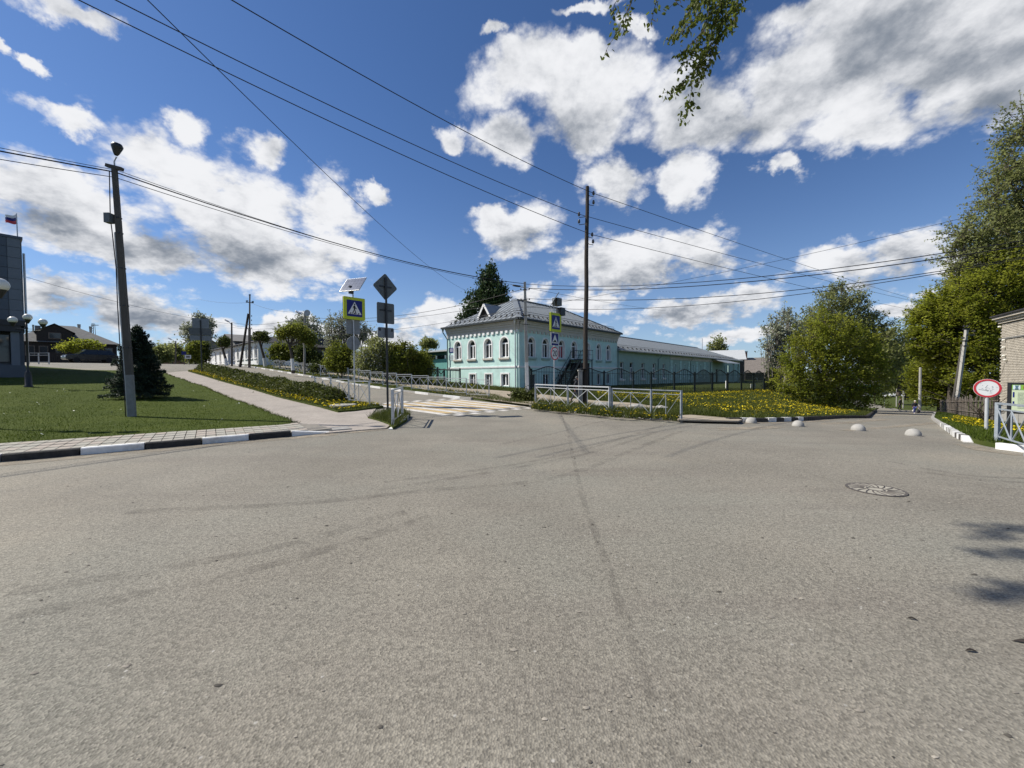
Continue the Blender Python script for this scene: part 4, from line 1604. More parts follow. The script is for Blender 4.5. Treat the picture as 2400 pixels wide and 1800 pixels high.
for (px, y0_, y1_, wpx, lab) in ((79, 800, 763, 4, 'grey chimney stack seen behind the lamp globes'), (186, 790, 762, 7, 'grey chimney stack standing over the right slope of dark gabled house'), (213, 800, 767, 6, 'grey chimney stack beside the lattice mast')):
    a = at(px, y0_, 75)
    b_ = at(px, y1_, 75)
    o = thing('chimney_stack', lab, 'chimney', a, 0, 'grey stacks behind the dark house')
    rr = wpx / FPX * 75 / 2 * .7
    MB().lathe([(rr * 1.05, -4), (rr, b_.z - a.z - .3), (rr * 1.15, b_.z - a.z - .3), (rr * 1.15, b_.z - a.z)], 14).build('shaft', M['slate_pale'], o)
    MB().lathe([(rr * 1.2, b_.z - a.z), (rr * 1.2, b_.z - a.z + .15), (rr * .8, b_.z - a.z + .15)], 14).build('rim', M['slate'], o)
a = at(220, 800, 70)
mast = thing('lattice_mast', 'thin grey mast with a crossbar between chimney stack and spruce', 'mast', a)
hm = at(220, 758, 70).z - a.z
q = MB()
for sx, sy in ((-.2, -.2), (.2, -.2), (.2, .2), (-.2, .2)):
    q.bar((sx * 1.5, sy * 1.5, -4), (sx * .6, sy * .6, hm), .07)
for k in range(8):
    z = k * hm / 8
    q.bar((-.2, -.2, z), (.2, -.2, z + hm / 8), .04)
q.build('lattice', M['slate'], mast)
MB().bar((-.3, 0, hm * .9), (.9, 0, hm * .9), .1).build('crossbar', M['slate'], mast)
# dark board fence and railing before the house
fa = gp(118, 851, .0) if False else at(72, 850, 47)
fence_pts = [at(112, 851, 57.5), at(140, 850.6, 57.8), at(175, 850.3, 58.2), at(240, 850, 58.8)]
bf = thing('board_fence', 'black board fence standing below the dark gabled house', 'fence', fence_pts[0])
for a, b in zip(fence_pts, fence_pts[1:]):
    d = (b - a)
    n = int(d.length / .22)
    for k in range(n):
        p = a + d * (k / n) - fence_pts[0]
        MB().box((p.x - .0, p.y - .015, -1.0), (p.x + .2, p.y + .015, 1.55 + R.uniform(-.03, .03))).build('plank', M['timber_black'], bf)
rp = [at(68, 852, 40), at(91, 852, 40.3), at(115, 851.5, 40.6)]
rr_ = thing('ramp_railing', 'white tubular railing of the ramp beside office block', 'railing', rp[0])
for p in rp:
    q = p - rp[0]
    MB().bar(q + Vector((0, 0, -.6)), q + Vector((0, 0, 1.1)), .07).build('post', M['pale_paint'], rr_)
for a, b in zip(rp, rp[1:]):
    a, b = a - rp[0], b - rp[0]
    for z in (1.08, .85, .15):
        MB().bar(a + Vector((0, 0, z)), b + Vector((0, 0, z)), .05).build('rail', M['pale_paint'], rr_)

# ------------------------------------------------------------------ white building up the street
wa = at(606, 855.5, 59.0)
WB = thing('white_building', 'long whitewashed single storey building with tall windows up the left street', 'building', wa, RZ)
LW, HWB = 42.0, 3.5
w = MB()
wins = [(u, 1.15, 1.15, 3.0, 0) for u in (1.35, 3.5, 6.2, 8.6, 11.3, 13.9, 17.2, 20.4, 23.8, 27.5, 32, 37.5)]
wall_row(w, .25, LW, -1.5, HWB, wins, .25, SWAP)
w.box((0, 0, -1.5), (6.5, .25, HWB)).box((6.25, .25, -1.5), (6.5, LW, HWB)).box((0, .25, -1.5), (.002, .26, HWB))
w.build('wall', M['plaster_white'], WB)
MB().box((.5, .5, -1), (6.0, LW - .3, HWB - .1)).build('interior', M['sign_black'], WB)
for (uc, ww, zb, zs, r_) in wins:
    window_unit(WB, SWAP, uc, ww, zb, zs, r_, .18, M['upvc'], M['glass_dusk'], M['plaster_white'], M['plaster_white'])
MB().box((-.06, 0, HWB - .25), (0, LW, HWB)).build('cornice', M['plaster_white'], WB)
MB().add([(-.6, -.3, HWB), (7.1, -.3, HWB), (7.1, LW + .3, HWB), (-.6, LW + .3, HWB), (3.25, 3.5, HWB + 1.3), (3.25, LW - 3, HWB + 1.3)], [(0, 1, 4), (1, 2, 5, 4), (2, 3, 5), (3, 0, 4, 5), (0, 3, 2, 1)]).build('roof', M['roof_dark'], WB)
for u in (9, 15, 26):
    MB().box((2.8, u, HWB + .3), (3.6, u + .8, HWB + 1.9)).build('chimney', M['slate'], WB)
MB().tube([(-.35, .3, HWB - .1), (-.1, .3, HWB - .7), (-.1, .3, .2)], .06, 7).build('downpipe', M['grey_metal'], WB)
MB().box((1.6, -.5, -.8), (3.2, -.02, 1.2)).build('lean_to', M['plaster_white'], WB)


def gable_block(name, label, cat, c, rz, w_, d_, h_, rh, wall_m, roof_m, wins=(), gable_m=None, ridge='x', chimney=None, group=None):
    o = thing(name, label, cat, c, rz, group)
    MB().box((-w_ / 2, 0, -3), (w_ / 2, d_, h_)).build('wall', wall_m, o)
    e = .4
    if ridge == 'x':
        V = [(-w_ / 2 - e, -e, h_ - .1), (w_ / 2 + e, -e, h_ - .1), (w_ / 2 + e, d_ + e, h_ - .1), (-w_ / 2 - e, d_ + e, h_ - .1), (-w_ / 2 - e, d_ / 2, h_ + rh), (w_ / 2 + e, d_ / 2, h_ + rh)]
        F = [(0, 1, 5, 4), (2, 3, 4, 5)]
        gab = [[(-w_ / 2, 0, h_), (-w_ / 2, d_, h_), (-w_ / 2, d_ / 2, h_ + rh * .93)], [(w_ / 2, 0, h_), (w_ / 2, d_, h_), (w_ / 2, d_ / 2, h_ + rh * .93)]]
    else:
        V = [(-w_ / 2 - e, -e, h_ - .1), (w_ / 2 + e, -e, h_ - .1), (w_ / 2 + e, d_ + e, h_ - .1), (-w_ / 2 - e, d_ + e, h_ - .1), (0, -e, h_ + rh), (0, d_ + e, h_ + rh)]
        F = [(0, 4, 5, 3), (1, 2, 5, 4)]
        gab = [[(-w_ / 2, 0, h_), (w_ / 2, 0, h_), (0, 0, h_ + rh * .93)], [(-w_ / 2, d_, h_), (w_ / 2, d_, h_), (0, d_, h_ + rh * .93)]]
    rf = MB().add(V, F).add([(x, y, z - .1) for x, y, z in V], F).build('roof', roof_m, o, fix=False)
    g = MB()
    for tri in gab:
        g.add(tri, [(0, 1, 2)])
    g.build('gable', gable_m or wall_m, o)
    for (x, z, ww, wh) in wins:
        f = MB().box((x - ww / 2 - .08, -.05, z - .08), (x + ww / 2 + .08, 0, z + wh + .08)).build('window', M['upvc'], o)
        MB().box((x - ww / 2, -.07, z), (x + ww / 2, -.051, z + wh)).build('pane', M['glass'], f)
    if chimney:
        x, y, z0, z1 = chimney
        ch = MB().box((x - .35, y - .35, z0), (x + .35, y + .35, z1)).build('chimney', mat('brick_chimney', (.25, .13, .10), .9), rf)
        MB().box((x - .42, y - .42, z1), (x + .42, y + .42, z1 + .35)).build('chimney_cap', M['zinc'], ch)
    return o


def facing(p):
    return atan2(p.y, p.x) - pi / 2


p = at(648, 860, 80)
gable_block('grey_roofed_hall', 'grey roofed hall rising behind round headed lime tree and white building', 'building', p, RZ, 14, 12, at(643, 803, 80).z - p.z, 1.7, M['slate'], M['slate'])
p = at(757, 862, 47)
gable_block('grey_house', 'small grey house with one dark window among the shrubs', 'house', p, facing(p) + .2, 3.4, 4, 2.5, 1.1, M['slate'], M['roof_dark'], [(.5, 1.2, .9, .7)], chimney=(-1.2, 2, 2.5, 4.4))
p = at(728, 850, 52)
gable_block('pale_shed', 'pale blue grey shed wall left of small grey house', 'shed', p, facing(p), 2.4, 3, 2.8, .7, mat('pale_blue', (.12, .14, .155), .8), M['slate'])
p = at(413, 851, 120)
gable_block('pink_house', 'low pink house far off behind street lamp on the crest', 'house', p, facing(p), 7, 7, 1.7, .9, mat('pink', (.42, .24, .22), .9), M['slate'], [(-2, .6, .8, .8), (1.5, .6, .8, .8)])
p = at(497, 849, 112)
gable_block('far_gabled_house', 'dark roofed gabled house behind left end of white building', 'house', p, facing(p) + .25, 8, 8, 3.0, 3.4, M['slate'], M['slate'], ridge='y')
# turquoise veranda building behind the corner house, left
p = at(1020, 905, 46)
tv = thing('turquoise_building', 'turquoise building with white edged flat roof glimpsed left of the mint house', 'building', p, RZ)
zz = lambda y: at(1025, y, 46).z - p.z
M['teal'] = mat('teal', (.13, .33, .30), .8, .1, 3)
MB().box((.0, -4, -1), (8, 6, zz(842))).build('wall', M['teal'], tv)
MB().box((-.05, -4.05, zz(842)), (8, 6, zz(834))).build('window_band', M['glass'], tv)
for y in (-3.9, -2.2, -.5, 1.2, 2.9):
    MB().box((-.09, y, zz(842)), (-.04, y + .25, zz(834))).build('mullion', M['upvc'], tv)
MB().box((-.1, -4.2, zz(834)), (8, 6.2, zz(826))).build('fascia', mat('deep_green', (.02, .07, .06), .6), tv)
MB().box((-.7, -4.6, zz(826)), (8.4, 6.6, zz(822.5))).build('roof', M['pale_paint'], tv)
# barn and brown roofed house beyond the wing
p = at(1706, 895, 96)
gable_block('white_roofed_barn', 'barn with a white metal roof and dark gable past the end of the long wing', 'barn', p, RZ - 1.25, 7, 7, at(1712, 842, 96).z - p.z, 2.4, M['wood_grey'], M['pale_paint'], gable_m=M['timber_black'])
p = at(1806, 905, 108)
gable_block('brown_house', 'low house with a brown grey roof and white capped brick chimney beside the big bushes', 'house', p, RZ - 1.0, 13, 9, at(1806, 872, 108).z - p.z, 4.2, M['timber_black'], mat('brown_roof', (.22, .19, .165), .9, .2, 3, .2, 20), [(-4, .8, 1.1, 1.4), (-1, .8, 1.1, 1.4)], chimney=(-4.9, 4.0, 5.5, 9.6))
# house at the foot of the lane
p = at(2062, 930, 140)
lh = gable_block('lane_house', 'grey two storey house with a green porch roof at the foot of the lane', 'house', p, facing(p), 13, 9, 8.2, 2.0, M['slate_pale'], M['slate'], [(-3.4, 5.2, 1.5, 1.6), (1.9, 5.2, 1.5, 1.6), (4.5, 5.2, 1.5, 1.6), (-1.4, 1.0, 1.2, 1.9)])
MB().add([(-6.5, -2.5, 3.0), (6.5, -2.5, 3.0), (6.5, 0, 4.2), (-6.5, 0, 4.2)], [(0, 1, 2, 3)]).build('porch_roof', mat('green_roof', (.04, .13, .10), .7), lh)

# ------------------------------------------------------------------ white brick substation at the right edge
far_c = gp(2341, 989, .1)
sub_w = 4.6
sb = thing('brick_substation', 'white brick substation with layered cornice at right edge', 'building', (far_c.x, far_c.y, far_c.z), RZ + radians(8))
zc = at(2341, 759, far_c.y).z - far_c.z
MB().box((-sub_w, .06, -.6), (0, -.0 + 3.0, zc)).build('wall', mat('mortar', (.20, .185, .16), .95, .2, 10, .4, 60), sb) if False else None
# the visible wall lies on local y = 0 and faces the lane (outwards is +y here)
MB().box((-sub_w, -3.4, -.6), (-.0, -.02, zc)).build('core', mat('mortar', (.135, .12, .105), .95, .2, 10, .4, 60), sb)
M['silicate'] = mat('silicate_brick', (.47, .42, .345), .9, .2, 4, .4, 50, dirt=.3)
bm1 = MB().box((-.119, -.06, -.031), (.119, .012, .031))
bm1.v = [(x * (.97 if y > 0 else 1), y, z * (.94 if y > 0 else 1)) for x, y, z in bm1.v]
bmesh_ = bm1.mesh('brick', M['silicate'])
bh_, bl_ = .0765, .252
allb = []
for c in range(int((zc - .9) / bh_)):
    z = .9 + c * bh_ + .038
    x = -.12 - (0 if c % 2 else .126)
    while x > -sub_w:
        allb.append((x, z))
        x -= bl_
allb.sort(key=lambda q: (abs(q[0]) > 3.7, R.random() if False else -q[0]))
vis = [q for q in allb if q[0] > -3.6]
near = sorted(vis, key=lambda q: q[0])[:300]
ns = set(near)
rest = MB()
for (x, z) in allb:
    pos = (x + R.uniform(-.004, .004), R.uniform(-.006, .006), z)
    if (x, z) in ns:
        put('brick', bmesh_, sb, pos, (0, 0, R.uniform(-.02, .02)))
    else:
        rest.add([Vector(v) + Vector(pos) for v in bm1.v], bm1.f)
rest.build('brickwork', M['silicate'], sb, kind='stuff', fix=False)
end = MB()
for c in range(int((zc - .9) / bh_)):
    z = .9 + c * bh_ + .038
    y = -.13 - (0 if c % 2 else .126)
    while y > -3.3:
        end.box((-.05, y - .119, z - .03), (.012, y + .119, z + .03))
        y -= bl_
end.build('end_brickwork', M['silicate'], sb, kind='stuff', fix=False)
MB().box((-sub_w, -3.4, -.6), (.03, .05, .9)).build('plinth', M['concrete'], sb)
pl_ = MB().box((-.42, -.02, .9), (.05, .07, zc)).build('pilaster', M['silicate'], sb) if False else None
zb_ = at(2341, 794, far_c.y).z - far_c.z
MB().box((-sub_w, -.02, zb_ - .05), (.05, .05, zb_ + .02)).build('string_course', M['slate'], sb)
cm = MB()
for k, pr in enumerate((.08, .15, .24)):
    cm.box((-sub_w, -3.4 - pr, zc + k * .11), (pr, pr, zc + k * .11 + .10))
cm.build('cornice', M['silicate'], sb)
MB().box((-sub_w, -3.7, zc + .33), (.30, .30, zc + .40)).build('roof', M['roof_dark'], sb)
for (x, z) in ((-.55, zb_ - .1), (-.55, zb_ - .45), (-.6, zb_ - .85), (-.75, zb_ - 1.05), (-.1, zc - .15)):
    MB().lathe([(.02, 0), (.05, .03), (.05, .09), (.03, .12)], 10, Matrix.Translation((x, .02, z)) @ Matrix.Rotation(-pi / 2, 4, 'X')).build('insulator', M['opal'], sb)
# ================================================================== poles, signs, railings, cars, people, wires
def hpx(px, p, y):
    "height above base p of the thing seen at row y"
    return at(px, y, p.y).z - p.z


# ---- concrete lamp pole on the lawn
lp = gp(311, 976, .11)
pole1 = thing('concrete_pole', 'leaning grey concrete utility pole with a lamp on top rising from the lawn', 'utility pole', lp)
topv = at(268, 392, lp.y - .1) - lp
wb = 19 / FPX * lp.y * .62
MB().bar((0, 0, -.3), topv * .17, wb).build('painted_foot', mat('foot_grey', (.21, .215, .215), .85, .2, 6, .2, 50, dirt=.4), pole1)
tp = MB()
n_ = 8
for i in range(n_):
    a, b = topv * (.17 + .83 * i / n_), topv * (.17 + .83 * (i + 1) / n_)
    tp.bar(a, b, wb * (.97 - .28 * i / n_))
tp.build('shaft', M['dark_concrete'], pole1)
for f in (.28, .45, .60, .74, .80):
    c = topv * f
    ww = wb * (1.08 - .3 * f)
    MB().box((c.x - ww / 2, c.y - ww / 2, c.z - .02), (c.x + ww / 2, c.y + ww / 2, c.z + .02)).build('band', M['black_metal'], pole1)
cb = MB()
pts = [topv * f + Vector((-wb * (.62 - .2 * f), -.06, 0)) for f in (0, .15, .3, .45, .6, .74)]
cb.tube(pts, .022, 6)
cb.build('cable_pipe', M['pale_paint'], pole1)
cb = MB()
cb.tube([p + Vector((-.05 + .03 * sin(i * 2), -.02, 0)) for i, p in enumerate(pts)] + [topv * .8 + Vector((-.2, -.05, 0)), topv * .98 + Vector((-.12, -.05, 0))], .014, 5)
cb.build('cable', M['wire'], pole1)
c = topv * .795 + Vector((-.17, -.12, 0))
MB().box((c.x - .10, c.y - .08, c.z - .16), (c.x + .08, c.y + .1, c.z + .14)).build('junction_box', M['sign_back'], pole1)
MB().box((topv.x - .26, topv.y - .05, topv.z - .05), (topv.x + .26, topv.y + .06, topv.z + .05), Matrix.Translation(topv) @ Matrix.Rotation(.25, 4, 'Y') @ Matrix.Translation(-topv)).build('crossarm', M['dark_concrete'], pole1)
lt = at(274, 347, lp.y - .1) - lp
MB().tube([topv + Vector((.02, 0, -.2)), topv + Vector((.0, 0, .18)), lt + Vector((-.02, 0, -.28))], .022, 6).build('lamp_arm', M['grey_metal'], pole1)
lh_ = MB().lathe([(.04, -.24), (.075, -.18), (.10, -.11), (.145, .02), (.15, .07), (.11, .14), (.0, .17)], 16, Matrix.Translation(lt) @ Matrix.Rotation(.15, 4, 'Y')).build('lamp_head', M['black_metal'], pole1, smooth=True)

# ---- park lanterns with opal globes
def lantern(name, label, base, spots, gr, group):
    "spots: globe centres relative to the base"
    o = thing(name, label, 'street lamp', base, 0, group)
    h = max(s[2] for s in spots)
    MB().lathe([(.17, -.1), (.17, .06), (.13, .1), (.13, .62), (.10, .70), (.12, .76), (.07, .82), (.045, .95), (.04, h - .62), (.06, h - .6), (.06, h - .55), (.035, h - .5), (.035, h - gr - .12)], 14).build('post', M['black_metal'], o, smooth=True)
    ar = MB()
    for s in spots:
        v = Vector(s)
        if v.xy.length > .1:
            z = v.z - gr - .2
            ar.tube([(0, 0, h - .75), (v.x * .4, v.y * .4, z - .12), (v.x * .85, v.y * .85, z - .08), (v.x, v.y, z + .06)], .02, 6)
            ar.tube([(0, 0, h - .62), (v.x, v.y, h - .62)], .013, 5)
    ar.build('arm', M['black_metal'], o)
    for s in spots:
        T = Matrix.Translation(s)
        prof = [(gr * sin(pi * k / 10), -gr * cos(pi * k / 10)) for k in range(2, 11)]
        g = MB().lathe(prof, 20, T).build('globe', M['opal'], o, smooth=True)
        MB().lathe([(gr * .2, -gr - .16), (gr * .35, -gr - .1), (gr * .72, -gr * .74), (gr * .75, -gr * .66)], 14, T).build('collar', M['black_metal'], g)
    return o


lb_ = gp(67, 907, .11)
gl = [at(29.5, 750, lb_.y - .35) - lb_, at(64.7, 743.5, lb_.y) - lb_, at(100.5, 755, lb_.y + .35) - lb_]
gl.append(Vector((gl[1].x + .1, gl[1].y + .7, gl[0].z)))
lantern('park_lantern', 'black cast iron lantern post with white globes standing on the lawn', lb_, [tuple(v) for v in gl[:3]], .18, 'globe lanterns before the office block')
gb = at(-2, 668, 10.4)
lb2 = G(gb.x - .75, gb.y - .1, .11)
lantern('park_lantern', 'nearer lantern of which one large globe shows at the left edge', lb2, [tuple(gb - lb2), (0, 0, gb.z - lb2.z + .15), (-.7, .1, gb.z - lb2.z)], .185, 'globe lanterns before the office block')


# ---- traffic signs
def rounded(w_, h_, r_, n=4):
    pts = []
    for (cx, cz, a0) in ((w_ / 2 - r_, h_ / 2 - r_, 0), (-w_ / 2 + r_, h_ / 2 - r_, 90), (-w_ / 2 + r_, -h_ / 2 + r_, 180), (w_ / 2 - r_, -h_ / 2 + r_, 270)):
        for k in range(n + 1):
            a = radians(a0 + 90 * k / n)
            pts.append((cx + r_ * cos(a), cz + r_ * sin(a)))
    return pts


def tz(x, y, z):
    return Matrix.Translation((x, y, z))


WALK = [  # walking figure, unit square, as closed outlines
    [(.50 + .055 * cos(2 * pi * k / 10), .80 + .06 * sin(2 * pi * k / 10)) for k in range(10)],
    [(.44, .72), (.53, .72), (.56, .58), (.52, .44), (.44, .44), (.42, .58)],
    [(.44, .72), (.36, .62), (.35, .52), (.39, .52), (.40, .60), (.46, .66)],
    [(.53, .70), (.58, .58), (.66, .53), (.65, .49), (.55, .54), (.50, .66)],
    [(.43, .46), (.49, .46), (.42, .30), (.33, .16), (.27, .16), (.36, .31)],
    [(.47, .46), (.53, .45), (.58, .32), (.64, .17), (.58, .16), (.52, .30)],
]


def ped_face(o, w_, T, lime=True):
    "pedestrian crossing panel facing -y"
    k = w_
    if lime:
        MB().prism(rounded(w_, w_, .04), 0, .05, T).build('panel', M['lime'], o)
        MB().prism(rounded(w_ * 1.01, w_ * 1.01, .04), .051, .09, T).build('panel_back', M['sign_black'], o)
    b = w_ * .72
    f = MB().prism(rounded(b, b * 1.02, .03), -.006, -.001, T).build('face', M['sign_blue'], o)
    MB().prism([(-b * .44, -b * .36), (b * .44, -b * .36), (0, b * .42)], -.012, -.007, T).build('triangle', M['sign_white'], f)
    q = MB()
    for pl in WALK:
        q.prism([((x - .5) * b * .80, (z - .53) * b * .92) for x, z in pl], -.018, -.013, T)
    for x in (-.28, -.02, .24):
        q.prism([((x - .05) * b, -b * .345), ((x + .04) * b, -b * .345), ((x + .07) * b, -b * .28), ((x - .02) * b, -b * .28)], -.018, -.013, T)
    q.build('figure', M['sign_black'], f)


# sign A: backs of the priority sign, a square and a plate, on the small island
pa = gp(909, 966, .08)
sa = thing('sign_post', 'dark backs of a diamond sign and two plates on one post at the island tip', 'traffic sign', pa, RZ)
zt_ = hpx(905, pa, 650)
MB().tube([(0, 0, -.3), (0, 0, zt_)], .042, 10).build('post', M['black_metal'], sa)
k_ = pa.y / FPX
dz_ = hpx(905, pa, 672)
dd = MB().prism([(.40 * cos(a) * 1.0, .40 * sin(a)) for a in ()] or [(0, .50), (.04, .49), (.49, .04), (.50, 0), (.49, -.04), (.04, -.49), (0, -.50), (-.04, -.49), (-.49, -.04), (-.50, 0), (-.49, .04), (-.04, .49)], .045, .06, tz(0, 0, dz_)).build('diamond_panel', M['sign_back'], sa)
MB().box((-.26, .03, dz_ - .03), (.26, .046, dz_ + .03)).build('bracket', M['black_metal'], dd)
z_ = hpx(905, pa, 734)
dd = MB().prism(rounded(.74, .80, .05), .045, .06, tz(0, 0, z_)).build('square_panel', M['sign_back'], sa)
MB().box((-.26, .03, z_ + .08), (.26, .046, z_ + .14)).build('bracket', M['black_metal'], dd)
z_ = hpx(905, pa, 779.5)
dd = MB().prism(rounded(.70, .40, .06), .045, .06, tz(0, 0, z_)).build('small_panel', M['sign_back_pale'], sa)
q = MB()
for x in (-.26, .26):
    q.box((x - .03, .03, z_ + .06), (x + .03, .046, z_ + .16))
q.build('bracket', M['sign_black'], dd)

# sign B: lit pedestrian sign with solar panel, backs of two more signs below
pb = gp(833, 944, .10)
sbb = thing('crossing_sign', 'lime framed pedestrian crossing sign under a tilted solar panel beside the verge', 'traffic sign', pb, RZ)
MB().tube([(0, .06, -.3), (0, .06, hpx(832, pb, 684))], .032, 10).build('post', M['galvanised'], sbb)
sz = 49.5 / FPX * pb.y / .965
ped_face(sbb, sz, tz(0, -.08, hpx(833, pb, 723.5)))
zb1 = hpx(830, pb, 766)
MB().prism(rounded(.68, .68, .04), .10, .115, tz(0, 0, zb1)).build('square_back', M['sign_back_pale'], sbb)
MB().prism([(.33 * cos(2 * pi * k / 24), .33 * sin(2 * pi * k / 24)) for k in range(24)], .10, .115, tz(0, 0, hpx(830, pb, 804))).build('round_back', M['sign_back_pale'], sbb)
pz = hpx(832, pb, 668)
T = Matrix.Translation((0, 0, pz)) @ Matrix.Rotation(-RZ - .30, 4, 'Z') @ Matrix.Rotation(radians(52), 4, 'X')
T = T @ Matrix.Scale(1.16, 4)
pn = MB().box((-.485, -.385, 0), (.475, .385, .035), T).build('solar_panel', M['galvanised'], sbb)
M['cells'] = mat('solar_cells', (.10, .115, .17), .18, .15, 3, spec=.6)
cl = MB()
for i in range(6):
    for j in range(4):
        cl.box((-.47 + i * .158, -.37 + j * .187, .036), (-.47 + i * .158 + .152, -.37 + j * .187 + .181, .040), T)
cl.build('cells', M['cells'], pn)
MB().box((-.20, -.06, pz - .42), (-.02, .10, pz - .06)).build('controller_box', M['black_metal'], sbb)
MB().bar((0, .06, pz - .3), (0, .0, pz), .06).build('panel_bracket', M['galvanised'], sbb)

# sign C: pedestrian + hump + limit 20 at the corner
pc_ = gp(1301, 935, .12)
scn = thing('crossing_sign', 'narrow angled pole with pedestrian sign, hump sign and round 20 limit before the mint house', 'traffic sign', pc_, RZ)
px_ = 1299
MB().tube([(0, .06, -.3), (0, .06, hpx(px_, pc_, 700))], .03, 10).build('post', M['galvanised'], scn)
sz = 43.5 / FPX * pc_.y
ped_face(scn, sz, tz(0, -.08, hpx(px_, pc_, 756)))
hz_ = hpx(px_, pc_, 795.5)
hs_ = 30.5 / FPX * pc_.y
hf = MB().prism(rounded(hs_ * .98, hs_, .03), -.0, .012, tz(0, 0, hz_)).build('hump_panel', M['sign_white'], scn)
MB().prism(rounded(hs_ * .90, hs_ * .92, .03), -.006, -.001, tz(0, 0, hz_)).build('face', M['sign_blue'], hf)
b = hs_
MB().prism([(-b * .40, -b * .30), (b * .40, -b * .30), (0, b * .38)], -.012, -.007, tz(0, 0, hz_)).build('triangle', M['sign_white'], hf)
MB().prism([(-b * .28, -b * .22), (b * .28, -b * .22), (b * .28, -b * .17)] + [(b * .14 * cos(pi * k / 8), -b * .17 + b * .13 * sin(pi * k / 8)) for k in range(9)] + [(-b * .28, -b * .17)], -.018, -.013, tz(0, 0, hz_)).build('hump_mark', M['sign_black'], hf)
lz = hpx(px_, pc_, 828.5)
lr = 15.7 / FPX * pc_.y
circ = lambda r_, n=32: [(r_ * cos(2 * pi * k / n), r_ * sin(2 * pi * k / n)) for k in range(n)]
lf = MB().prism(circ(lr), 0, .012, tz(0, 0, lz)).build('limit_panel', M['sign_red'], scn)
MB().prism(circ(lr * .84), -.006, -.001, tz(0, 0, lz)).build('face', M['sign_white'], lf)
put('lettering', text_mesh('20', lr * 1.28, M['sign_black']), lf, (0, -.012, lz - lr * .03), (pi / 2, 0, 0))
pz = hpx(px_, pc_, 704)
T = Matrix.Translation((-.05, 0, pz)) @ Matrix.Rotation(-RZ - pi / 2 + .05, 4, 'Z') @ Matrix.Rotation(radians(58), 4, 'X')
MB().box((-.33, -.47, 0), (.33, .47, .03), T).build('solar_panel', M['sign_back'], scn)
MB().box((.06, -.15, pz - .28), (.52, .22, pz + .16)).build('controller_box', M['sign_back'], scn)
MB().box((.42, -.16, pz - .82), (.86, .2, pz - .36)).build('flasher_lamp', M['black_metal'], scn)
MB().bar((0, .06, pz - .55), (.5, .06, pz - .55), .05).build('lamp_arm', M['galvanised'], scn)

# no vehicles sign right
pr_ = gp(2312, 1008, .1)
sgn = thing('round_sign', 'round white sign with red rim and faded face on a grey post', 'traffic sign', pr_, atan2(pr_.y, pr_.x) - pi / 2 + .10)
zr_ = hpx(2309, pr_, 910)
rr0 = 21.8 / FPX * pr_.y
MB().tube([(0, .045, -.3), (0, .045, zr_ + .1)], .045, 10).build('post', M['pale_paint'], sgn)
dk = MB().prism(circ(rr0), 0, .02, tz(0, 0, zr_)).build('disc', M['sign_white'], sgn)
ro = MB()
ri, r2 = circ(rr0 * .80, 40), circ(rr0 * .975, 40)
for i in range(40):
    j = (i + 1) % 40
    ro.prism([ri[i], ri[j], r2[j], r2[i]], -.006, -.001, tz(0, 0, zr_))
ro.build('red_rim', M['sign_red'], dk, fix=True)
pe = MB()
for k in range(26):
    x, z = R.gauss(.0, .07), R.gauss(.0, .07)
    x += .03
    a = R.uniform(0, pi)
    l = R.uniform(.01, .03)
    pe.bar((x - l * cos(a), -.003, zr_ + z - l * sin(a)), (x + l * cos(a), -.003, zr_ + z + l * sin(a)), .004, .006)
pe.bar((-rr0 * .62, -.003, zr_ - rr0 * .12), (rr0 * .1, -.003, zr_ - rr0 * .25), .004, .02)
pe.build('peeling_film', mat('peel', (.42, .43, .44), .7), dk)

# backs of three direction boards at the top of the hedge
pd = gp(473, 858, .1)
pd = at(473, 858, 36)
sd = thing('direction_boards', 'three stacked grey backs of direction boards on a post above the hedge', 'traffic sign', pd, facing(pd))
MB().tube([(0, -.05, -.8), (0, -.05, hpx(472, pd, 750))], .05, 8).build('post', M['black_metal'], sd)
for (x0, x1, ya, yb, nm) in ((460, 486, 746, 769, 'square_panel'), (455, 489, 769, 785.5, 'wide_panel'), (456, 489, 786.5, 798, 'low_panel')):
    a = at(x0, yb, pd.y) - pd
    b = at(x1, ya, pd.y) - pd
    xa, xb = -(473 - x0) / FPX * pd.y * 1.2, (x1 - 473) / FPX * pd.y * 1.2
    MB().box((xa, 0, a.z), (xb, .03, b.z)).build(nm, M['sign_back' if nm == 'wide_panel' else 'sign_back_pale'], sd)
# little signs on the crest
pe_ = at(437, 851, 52)
s4 = thing('crest_signs', 'blue square sign and white panel sign on two short posts at the crest', 'traffic sign', pe_, facing(pe_))
s4.scale = (.62, .62, .62)
for x in (-.35, .45):
    MB().tube([(x, .05, -.4), (x, .05, 1.9)], .05, 6).build('post', M['wood_grey'], s4)
MB().box((-.75, 0, 1.75), (-.0, .03, 2.5)).build('blue_panel', M['sign_blue'], s4)
wp_ = MB().box((-.25, 0, .95), (.8, .03, 1.75)).build('white_panel', M['sign_white'], s4)
MB().box((-.05, -.02, 1.15), (.6, -.001, 1.55)).build('face', M['slate'], wp_)
pf_ = gp(2073, 950, .1)
s5 = thing('yield_sign', 'tiny white triangular sign on a thin post by the far end of the lane', 'traffic sign', pf_, facing(pf_))
hh_ = hpx(2073, pf_, 928)
MB().tube([(0, .05, -.3), (0, .05, hh_)], .04, 6).build('post', M['grey_metal'], s5)
MB().prism([(-.5, .4), (.5, .4), (0, -.45)], 0, .02, tz(0, 0, hh_)).build('triangle', M['sign_white'], s5)


M['blue_grey'] = mat('blue_grey', (.27, .30, .33), .6, .15, 7, .1, 50)


